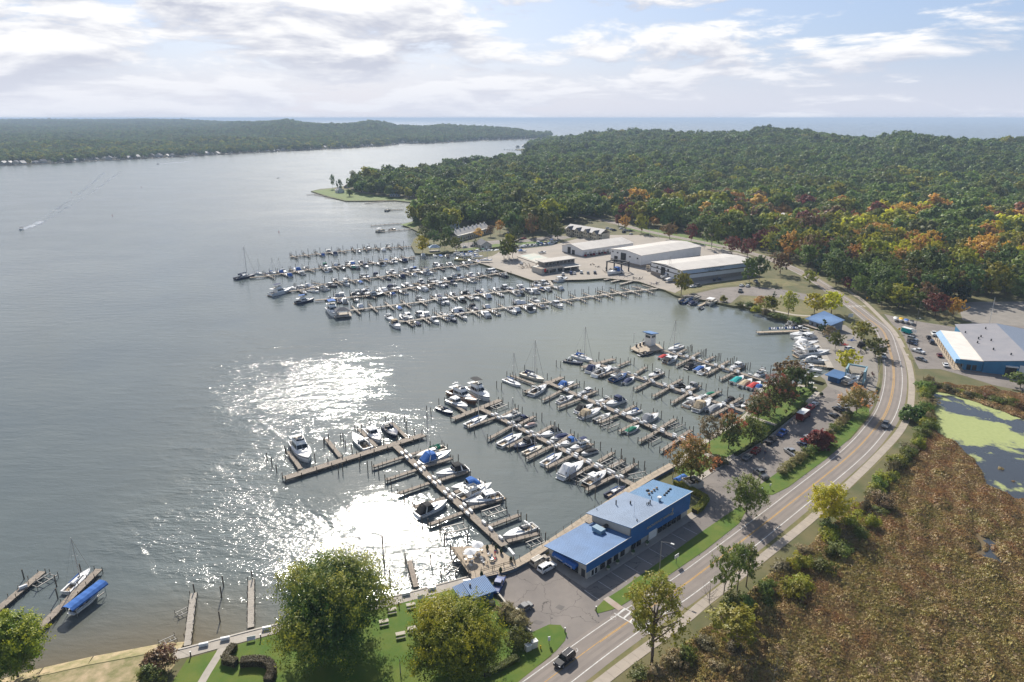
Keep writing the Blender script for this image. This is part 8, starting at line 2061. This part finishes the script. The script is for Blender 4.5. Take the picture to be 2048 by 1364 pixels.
def hedge(name, label, pts, w_, h, col='hedge', dens=420, leaf=.17):
    rng = np.random.RandomState(len(pts)); C, Nn = [], []
    for a, b in zip(pts, pts[1:]):
        a, b = Vector(a), Vector(b); L = (b - a).length; n = int(L * dens); d = (b - a) / L; s = np.array([-d.y, d.x, 0])
        t = rng.rand(n) * L; u = rng.rand(n)
        side = np.where(u < .45, 0, np.where(u < .72, -1, 1)); off = np.where(side == 0, (rng.rand(n) - .5) * w_, side * w_ / 2 + rng.normal(size=n) * .05); z = np.where(side == 0, h + rng.normal(size=n) * .05, rng.rand(n) * h)
        C.append(np.array(a)[None] + t[:, None] * np.array(d)[None] + off[:, None] * s[None] + z[:, None] * np.array([0, 0, 1])[None])
        nn = np.where((side == 0)[:, None], np.array([0, 0, 1.0])[None], side[:, None] * s[None]) + rng.normal(size=(n, 3)) * .4; Nn.append(nn / np.linalg.norm(nn, axis=1)[:, None])
    me = quads_mesh('foliage', np.concatenate(C), np.concatenate(Nn), leaf, LM[col], rng); r = thing(name, label, 'hedge', (0, 0, 0), 0, None); inst('foliage', me, r)
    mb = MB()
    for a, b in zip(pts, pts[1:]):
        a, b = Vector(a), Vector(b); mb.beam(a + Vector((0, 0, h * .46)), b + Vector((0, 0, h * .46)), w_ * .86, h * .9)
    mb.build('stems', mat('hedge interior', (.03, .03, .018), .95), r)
def pz(*q): return [P(x, y, LZ + .05) for x, y in q]
hedge('hedge', 'clipped dark hedge, short arm left of the curved hedge on the lawn', pz((470, 1296), (449, 1324), (474, 1331)), 1.4, 1.3)
hedge('hedge', 'long clipped dark hedge curving round on the lawn', pz((482, 1330), (512, 1327), (532, 1329), (544, 1338), (545, 1352), (536, 1370)), 1.6, 1.4)
hedge('hedge', 'low clipped hedge along the road corner of the lawn', pz((968, 1352), (1000, 1338), (1036, 1317)), 1.3, .9, 'olive')
hedge('hedge', 'bright green hedge wrapped round the end of the blue building', pz((1350, 966), (1385, 985), (1412, 1000), (1400, 1018), (1388, 1026)), 1.8, 1.2, 'lime')
hedge('hedge', 'dark hedge between park walk and parking lot', pz((1470, 912), (1524, 880), (1562, 849), (1612, 808)), 1.1, .8, 'dark', 260)
# scrub belt along the bike path and pond
rs_ = random.Random(31); belt = smooth_path([P(*q) for q in ((1275, 1345), (1330, 1320), (1400, 1262), (1470, 1200), (1540, 1145), (1610, 1090), (1680, 1030), (1750, 965), (1805, 905), (1835, 855), (1842, 800), (1838, 765))], 2.9)
BC = ['olive', 'olive', 'tan', 'olive', 'lime', 'green', 'tan', 'lime', 'grassy', 'hedge']
for k, p in enumerate(belt):
    q = offset(belt, rs_.uniform(.8, 8.0 if k < 30 else 4.0))[k]
    shrub(Vector((q[0], q[1], LZ)), rs_.uniform(1.3, 3.4), rs_.uniform(1.5, 2.8), rs_.choice(BC), 'scrub bush along the marsh side of the bike path, %s from the bottom' % ordw(k), 'scrub along the bike path', k)
for k, q in enumerate([(1480, 612), (1500, 616), (1512, 624), (1530, 630), (1552, 636), (1568, 640), (1590, 644), (1446, 603)]):
    shrub(P(*q), rs_.uniform(1.5, 3), rs_.uniform(2, 3.4), ['olive', 'dark', 'lime', 'hedge', 'olive', 'dark', 'green', 'lime'][k], 'bank bush at the cove water, %s from left' % ordw(sorted([1480, 1500, 1512, 1530, 1552, 1568, 1590, 1446]).index(q[0])), 'bushes on the cove bank', k)
for k in range(14):
    x = 1850 + k * 14; shrub(P(x, 770 + k * 3.4 + rs_.uniform(-3, 3)), rs_.uniform(1.2, 2.4), rs_.uniform(1.8, 3), rs_.choice(['hedge', 'rust', 'olive', 'hedge', 'lime']), 'reedy bush on the pond bank below the store, %s from left' % ordw(k), 'bushes below the store', k)

# ------------------------------------------------------------------ the woods
def scatter(poly, rmin, rmax, spacing, rng, az0, az1):
    """jittered points whose spacing grows with distance"""
    out = []
    r = rmin
    while r < rmax:
        s = spacing(r); n = int(r * (az1 - az0) / s)
        a = az0 + (az1 - az0) * (np.arange(n) + rng.rand(n) * .9) / n; rr = r + (rng.rand(n) - .5) * s * .9
        x, y = rr * np.sin(a), rr * np.cos(a); out.append(np.stack([x, y, np.full(n, s)], 1)); r += s * .92
    q = np.concatenate(out); return q[in_poly(q[:, 0], q[:, 1], poly)]
def W2(*pts): return [tuple(P(*q)[:2]) for q in pts]
WOOD_R = W2((812, 446), (846, 450), (868, 474), (898, 472), (930, 455), (1006, 449), (1022, 470), (1106, 468), (1122, 447), (1160, 440), (1215, 437), (1232, 440), (1310, 456), (1390, 470), (1450, 483), (1520, 500), (1580, 521), (1625, 545), (1652, 562), (1690, 582), (1722, 597), (1752, 613), (1780, 626), (1840, 632), (1910, 634), (1918, 606), (1940, 601), (2300, 598)) + [(900, 330), (4200, 900), (4300, 2600), (2300, 3080), (1000, 3450), (340, 3850)] + W2((1092, 282), (1100, 289), (1075, 294), (1050, 299), (1050, 301.5), (1095, 306), (1100, 312), (1062, 320), (960, 340), (860, 354), (760, 364), (706, 373), (700, 383), (740, 391), (800, 397), (846, 400), (852, 410), (848, 425))
GAPS = [W2((1545, 440), (1640, 436), (1640, 452), (1545, 456)), W2((1660, 444), (1735, 440), (1735, 455), (1665, 458)), W2((1850, 428), (1935, 422), (1935, 438), (1855, 442)), W2((1915, 530), (1960, 528), (1960, 542), (1915, 544)), W2((1160, 347), (1192, 346), (1192, 352), (1160, 353)), W2((890, 462), (930, 458), (930, 446), (890, 450))]
rngw = np.random.RandomState(77)
ptsR = scatter(WOOD_R, 420, 4200, lambda r: 11.5 + max(0, r - 900) * .0026, rngw, -.33, .80)
ptsR = ptsR[in_poly(ptsR[:, 0], ptsR[:, 1], LAND_R) & (np.hypot(ptsR[:, 0], ptsR[:, 1]) < np.interp(np.arctan2(ptsR[:, 0], ptsR[:, 1]), SKY_R[0], SKY_R[2]) + 260)]
for g in GAPS: ptsR = ptsR[~in_poly(ptsR[:, 0], ptsR[:, 1], g)]
def wood_colour(x, y, rng):
    """which kind of tree grows where: colour patches of the autumn wood"""
    n = len(x); pxs = np.array([to_px((a, b, 10)) for a, b in zip(x, y)]); u = rng.rand(n); r = np.hypot(x, y)
    c = np.where(u < .45, 0, np.where(u < .72, 1, np.where(u < .93, 2, 3)))                  # green dark olive lime
    pch = lumps(x, y, 160, 2)
    def zone(x0, x1, y0, y1): return (pxs[:, 0] > x0) & (pxs[:, 0] < x1) & (pxs[:, 1] > y0) & (pxs[:, 1] < y1)
    hot = zone(1700, 2100, 425, 520) & (pch > -.35); v = rng.rand(n)
    c = np.where(hot, np.where(v < .34, 4, np.where(v < .60, 5, np.where(v < .65, 6, np.where(v < .86, 3, 2)))), c)
    warm = zone(1200, 1700, 395, 500) & ~hot & (v < .42); c = np.where(warm, np.where(v < .05, 6, np.where(v < .2, 7, np.where(v < .28, 5, 3))), c)
    low = zone(1560, 2100, 500, 650) & ~hot & (v < .42); c = np.where(low, np.where(v < .05, 6, np.where(v < .19, 7, np.where(v < .32, 8, 1))), c)
    far = (r > 1250); c = np.where(far & (v > .12), np.where(rng.rand(n) < .55, 1, 0), c)
    return c
CNAMES = ['green', 'dark', 'olive', 'lime', 'yellow', 'orange', 'red', 'rust', 'pine']
cR = wood_colour(ptsR[:, 0], ptsR[:, 1], rngw)
hR = terrain_r(ptsR[:, 0], ptsR[:, 1]); hR = np.where(np.hypot(ptsR[:, 0], ptsR[:, 1]) < 880, LZ, np.maximum(hR, LZ))
NR = len(ptsR)
sR = np.clip(rngw.normal(1.0, .25, NR), .55, 1.7)
# the trees that show largest are individuals, the rest grow as one mass
pxR = np.array([to_px((p[0], p[1], h + 10)) for p, h in zip(ptsR, hR)])
vis = (pxR[:, 0] > -10) & (pxR[:, 0] < 2058) & (pxR[:, 1] < 700)
dist_ = np.hypot(ptsR[:, 0], ptsR[:, 1])
# hidden ones deep behind the first rows show less than those at the edge: keep the nearest
order = np.argsort(np.where(vis, dist_, 1e9)); N_IND = max(0, 298 - N_TREES[0]); ind = order[:N_IND]
CW = {'green': 'green', 'dark': 'dark green', 'olive': 'olive green', 'lime': 'yellow green', 'yellow': 'golden yellow', 'orange': 'orange', 'red': 'deep red', 'rust': 'rust brown', 'pine': 'dark pine'}
def zone_name(q):
    x, y = q
    if x > 1905: return 'wood beyond the gravel lot'
    if x > 1760: return 'wood above the store'
    if x > 1640: return 'wood at the road bend'
    if x > 1500: return 'wood behind roadside maples'
    if x > 1330: return 'wood behind the sheds'
    if x > 1180: return 'wood behind the row houses'
    if x > 1000: return 'wood behind the canal'
    return 'wood behind the condominiums'
buckets = {}
for i in ind: buckets.setdefault((zone_name(pxR[i]), CNAMES[cR[i]]), []).append(i)
for (zn, cn), lst in buckets.items():
    lst.sort(key=lambda i: pxR[i][0])
    for k, i in enumerate(lst):
        x, y = ptsR[i, :2]; shp = 'conifer' if cn == 'pine' else 'broad'
        lb = ('%s of the %s trees from left, %s' % (ordw(k), CW[cn], zn)) if len(lst) > 1 else 'only %s tree fronting the %s' % (CW[cn], zn)
        s = sR[i] * (1.05 if shp == 'broad' else 1.2)
        tree((x, y, hR[i]), 14 * s, (7.0 if shp == 'broad' else 4) * s, cn, lb, 'trees of the wood', shp, 'pine_tree' if cn == 'pine' else 'tree', 2600 if shp == 'broad' else 1560, .55, 1 + int(i) % 6)
rest = np.setdiff1d(np.arange(NR), ind)
# prototypes for the mass
pc = bpy.data.collections.new('wood_prototypes')
PROTO_I = {}
def mass_proto(cn, v):
    shp = 'conifer' if cn == 'pine' else 'broad'
    cm = crown_mesh(('mass', shp, v), 'dome' if shp == 'broad' else shp, 5.2 if shp == 'broad' else 3.4, 12.5, 760, 1.15, LM['green'], 500 + v, .8)
    o = bpy.data.objects.new('wood_%02d' % len(PROTO_I), cm); o.material_slots[0].link = 'OBJECT'; o.material_slots[0].material = LM[cn]
    me2 = cm.copy(); me2.materials.clear(); me2.materials.append(LM[cn]); o.data = me2; o.material_slots[0].link = 'DATA'
    pc.objects.link(o); PROTO_I[(cn, v)] = len(PROTO_I)
for cn in CNAMES:
    for v in range(3): mass_proto(cn, v)
def gn_mass(name, pos, scale, rot, idx, coll, label):
    me = bpy.data.meshes.new(name); me.vertices.add(len(pos)); me.vertices.foreach_set('co', np.asarray(pos, np.float32).reshape(-1))
    for nm, ty, val in (('s', 'FLOAT', scale), ('rz', 'FLOAT', rot)):
        a = me.attributes.new(nm, ty, 'POINT'); a.data.foreach_set('value', np.asarray(val, np.float32))
    a = me.attributes.new('idx', 'INT', 'POINT'); a.data.foreach_set('value', np.asarray(idx, np.int32))
    o = bpy.data.objects.new(name, me); link(o)
    g = bpy.data.node_groups.new(name, 'GeometryNodeTree'); g.interface.new_socket('Geometry', in_out='INPUT', socket_type='NodeSocketGeometry'); g.interface.new_socket('Geometry', in_out='OUTPUT', socket_type='NodeSocketGeometry')
    N = g.nodes.new; gi = N('NodeGroupInput'); go = N('NodeGroupOutput'); ip = N('GeometryNodeInstanceOnPoints'); ci = N('GeometryNodeCollectionInfo')
    ci.inputs['Collection'].default_value = coll; ci.inputs['Separate Children'].default_value = True; ci.inputs['Reset Children'].default_value = True
    def attr(nm, ty): n = N('GeometryNodeInputNamedAttribute'); n.data_type = ty; n.inputs['Name'].default_value = nm; return n.outputs[0]
    cx = N('ShaderNodeCombineXYZ'); g.links.new(attr('rz', 'FLOAT'), cx.inputs[2])
    g.links.new(gi.outputs[0], ip.inputs['Points']); g.links.new(ci.outputs[0], ip.inputs['Instance']); ip.inputs['Pick Instance'].default_value = True
    g.links.new(attr('idx', 'INT'), ip.inputs['Instance Index']); g.links.new(cx.outputs[0], ip.inputs['Rotation']); g.links.new(attr('s', 'FLOAT'), ip.inputs['Scale']); g.links.new(ip.outputs[0], go.inputs[0])
    md = o.modifiers.new('scatter', 'NODES'); md.node_group = g
    o['kind'] = 'stuff'; o['label'] = label
    return o
idxR = np.array([PROTO_I[(CNAMES[c], k % 3)] for k, c in enumerate(cR)])
gn_mass('woodland', np.stack([ptsR[rest, 0], ptsR[rest, 1], hR[rest] - .5], 1), sR[rest] * np.minimum(ptsR[rest, 2] / 7.9, 2.3), rngw.rand(len(rest)) * 6.28, idxR[rest], pc, 'autumn woodland covering the dunes right of the lake')
LL = [tuple(p) for p in LAND_L]
ptsL = scatter(LAND_L, 1800, 12000, lambda r: 9.5 + max(0, r - 1800) * .0030, rngw, -.80, .06)
rs2 = np.interp(np.arctan2(ptsL[:, 0], ptsL[:, 1]), SKY_L[0], SKY_L[1]); hL = np.maximum(terrain_l(ptsL[:, 0], ptsL[:, 1]), .8)
cL = np.where(rngw.rand(len(ptsL)) < .5, 1, np.where(rngw.rand(len(ptsL)) < .62, 0, 2)); cL = np.where((np.hypot(ptsL[:, 0], ptsL[:, 1]) < 2900) & (rngw.rand(len(ptsL)) < .16), 3, cL)
keep = np.ones(len(ptsL), bool)
shl = np.array([W(*q)[:2] for q in SHORE_L])
for k in range(len(shl) - 1):                    # leave the house lots on the shore open
    ax, ay = shl[k]; ex, ey = shl[k + 1] - shl[k]; t = np.clip(((ptsL[:, 0] - ax) * ex + (ptsL[:, 1] - ay) * ey) / (ex * ex + ey * ey), 0, 1)
    keep &= ~((np.hypot(ptsL[:, 0] - ax - t * ex, ptsL[:, 1] - ay - t * ey) < 34) & (rngw.rand(len(ptsL)) < .72))
rl_ = np.interp(np.arctan2(ptsL[:, 0], ptsL[:, 1]), SKY_L[0], SKY_L[2]); keep &= (np.hypot(ptsL[:, 0], ptsL[:, 1]) < rl_ + 300) | (rl_ > 5500)
ptsL, hL, cL = ptsL[keep], hL[keep], cL[keep]
gn_mass('far_woodland', np.stack([ptsL[:, 0], ptsL[:, 1], hL - .5], 1), np.clip(rngw.normal(1, .16, len(ptsL)), .6, 1.5) * np.minimum(ptsL[:, 2] / 7.8, 2.0), rngw.rand(len(ptsL)) * 6.28, np.array([PROTO_I[(CNAMES[c], k % 3)] for k, c in enumerate(cL)]), pc, 'woods on the far shore of the lake')

# ------------------------------------------------------------------ marsh and pond
POND = pxp((1862, 782), (1895, 786), (1932, 797), (1985, 815), (2048, 838), (2110, 860), (2110, 1010), (2048, 1005), (2010, 990), (1978, 978), (1963, 956), (1942, 918), (1905, 886), (1872, 866), (1868, 846), (1858, 812))
CREEK = pxp((1966, 1073), (1976, 1072), (1990, 1090), (1986, 1108), (2006, 1128), (1996, 1130), (1974, 1116), (1950, 1128), (1948, 1122), (1972, 1108), (1975, 1092))
def pond_mat():
    m = bpy.data.materials.new('duckweed pond'); m.use_nodes = True; t = m.node_tree; b = t.nodes['Principled BSDF']; N = t.nodes.new; Lk = t.links.new
    c = N('ShaderNodeTexCoord'); n = N('ShaderNodeTexNoise'); n.inputs['Scale'].default_value = .045; n.inputs['Detail'].default_value = 9; n.inputs['Roughness'].default_value = .62; n.inputs['Distortion'].default_value = .6
    mp = N('ShaderNodeMapping'); mp.inputs['Location'].default_value = (3.1, 1.2, 0); Lk(c.outputs['Object'], mp.inputs[0]); Lk(mp.outputs[0], n.inputs['Vector'])
    g = N('ShaderNodeAttribute'); g.attribute_name = 'weed'
    ad = N('ShaderNodeMath'); ad.operation = 'ADD'; m2 = N('ShaderNodeMath'); m2.operation = 'MULTIPLY_ADD'; m2.inputs[1].default_value = 2.5; m2.inputs[2].default_value = -.77; Lk(n.outputs['Fac'], m2.inputs[0]); Lk(m2.outputs[0], ad.inputs[0]); Lk(g.outputs['Fac'], ad.inputs[1])
    r = N('ShaderNodeMapRange'); r.inputs['From Min'].default_value = .44; r.inputs['From Max'].default_value = .56; Lk(ad.outputs[0], r.inputs['Value'])
    n2 = N('ShaderNodeTexNoise'); n2.inputs['Scale'].default_value = .9; n2.inputs['Detail'].default_value = 6; Lk(c.outputs['Object'], n2.inputs['Vector'])
    x0 = N('ShaderNodeMix'); x0.data_type = 'RGBA'; x0.inputs['A'].default_value = (.25, .30, .10, 1); x0.inputs['B'].default_value = (.38, .41, .17, 1); Lk(n2.outputs['Fac'], x0.inputs['Factor'])
    x = N('ShaderNodeMix'); x.data_type = 'RGBA'; x.inputs['A'].default_value = (.05, .055, .06, 1); Lk(x0.outputs['Result'], x.inputs['B']); Lk(r.outputs[0], x.inputs['Factor']); Lk(x.outputs['Result'], b.inputs['Base Color'])
    ro = N('ShaderNodeMapRange'); ro.inputs['To Min'].default_value = .18; ro.inputs['To Max'].default_value = .9; Lk(r.outputs[0], ro.inputs['Value']); Lk(ro.outputs[0], b.inputs['Roughness'])
    return m
PM = pond_mat()
def pond(name, poly, weed):
    xs, ys = [p[0] for p in poly], [p[1] for p in poly]; st = 1.0; gx, gy = np.meshgrid(np.arange(min(xs), max(xs) + st, st), np.arange(min(ys), max(ys) + st, st))
    nr, nc = gx.shape; ins = in_poly(gx + st / 2, gy + st / 2, poly); i, j = np.nonzero(ins[:-1, :-1]); a = i * nc + j
    f = np.stack([a, a + 1, a + nc + 1, a + nc], 1); me = bpy.data.meshes.new(name); v = np.stack([gx, gy, np.full_like(gx, LZ + .02)], -1).reshape(-1, 3); me.from_pydata(v.tolist(), [], f.tolist()); me.materials.append(PM)
    at = me.attributes.new('weed', 'FLOAT', 'POINT'); at.data.foreach_set('value', np.array([weed(x, y) for x, y in v[:, :2]], np.float32)); me.update(); o = bpy.data.objects.new(name, me); link(o); o['kind'] = 'structure'
def weed(x, y):
    q = to_px((x, y, LZ)); d = abs((q[1] - 838) - (q[0] - 1985) * .30); open_ = max(0, 1 - d / 20) * (1 if q[0] > 1925 else max(0, 1 - (1925 - q[0]) / 40))
    low = max(0, min(1, (q[1] - 880 - max(0, (q[0] - 1960)) * .30) / 28)); return .13 - .42 * open_ - .30 * low
pond('pond', POND, weed); pond('creek', CREEK, lambda x, y: -.4)
MARSH_P = pxp((1846, 768), (1900, 770), (1985, 778), (2110, 805), (2300, 900), (2400, 1500), (1180, 1480), (1260, 1372), (1300, 1350), (1360, 1305), (1440, 1240), (1540, 1158), (1640, 1075), (1740, 992), (1800, 930), (1838, 880), (1850, 830))
sheet('marsh_ground', MARSH_P, LZ + .008, MARSH)
BLM = {k: leafmat(k, a, b_, trans=.3, vscale=.6) for k, a, b_ in (('russet marsh grass', (.40, .235, .105), (.30, .175, .078)), ('brown sedge', (.32, .215, .09), (.40, .28, .12)), ('olive sedge', (.28, .225, .07), (.36, .28, .095)), ('straw sedge', (.44, .33, .17), (.33, .235, .115)))}
tc_ = bpy.data.collections.new('marsh_prototypes')
for k, m in enumerate(BLM.values()):
    for v in range(2):
        rng = np.random.RandomState(60 + k * 2 + v); n = 64; a = rng.rand(n) * 6.28; r = rng.rand(n) ** .6 * .95; C = np.stack([r * np.cos(a), r * np.sin(a), .15 + rng.rand(n) * .75 * (1.15 - r * .6)], 1)
        Nn = np.stack([np.cos(a), np.sin(a), .55 + rng.rand(n)], 1) + rng.normal(size=(n, 3)) * .5; Nn /= np.linalg.norm(Nn, axis=1)[:, None]
        tc_.objects.link(bpy.data.objects.new('tuft_%02d' % (k * 2 + v), quads_mesh('tuft', C, Nn, .27, m, rng, 1.9)))
rngm = np.random.RandomState(8)
mx = rngm.uniform(min(p[0] for p in MARSH_P), max(p[0] for p in MARSH_P), 330000); my = rngm.uniform(min(p[1] for p in MARSH_P), max(p[1] for p in MARSH_P), 330000)
ok = in_poly(mx, my, MARSH_P) & ~in_poly(mx, my, CREEK) & ~in_poly(mx + 1.2, my - 1.5, CREEK) & ~in_poly(mx - 1, my + 1, CREEK) & (~in_poly(mx, my, POND) | (rngm.rand(len(mx)) < .0001)); mx, my = mx[ok], my[ok]
mq = np.array([to_px((x, y, LZ)) for x, y in zip(mx, my)]); ok = (mq[:, 0] > 1150) & (mq[:, 0] < 2200); mx, my, mq = mx[ok], my[ok], mq[ok]
kk = lumps(mx, my, 26, 0) * .8 + lumps(mx, my, 9, 1) * .5 + lumps(mx, my, 4.5, 2) * .55 + rngm.normal(size=len(mx)) * .3 + np.clip((960 - mq[:, 1]) / 300, -1.1, .7)
kind_ = np.where(kk > .35, 0, np.where(kk > -.75, 1, np.where(kk > -2.0, 2, 3))); kind_ = np.where(rngm.rand(len(mx)) < .05, 3, kind_)
gn_mass('marsh_grass', np.stack([mx, my, np.full(len(mx), LZ)], 1), rngm.uniform(.42, .95, len(mx)) * (1 + .5 * lumps(mx, my, 7, 2)).clip(.5, 1.6), rngm.rand(len(mx)) * 6.28, kind_ * 2 + rngm.randint(0, 2, len(mx)), tc_, 'brown and olive marsh grass right of the bike path')
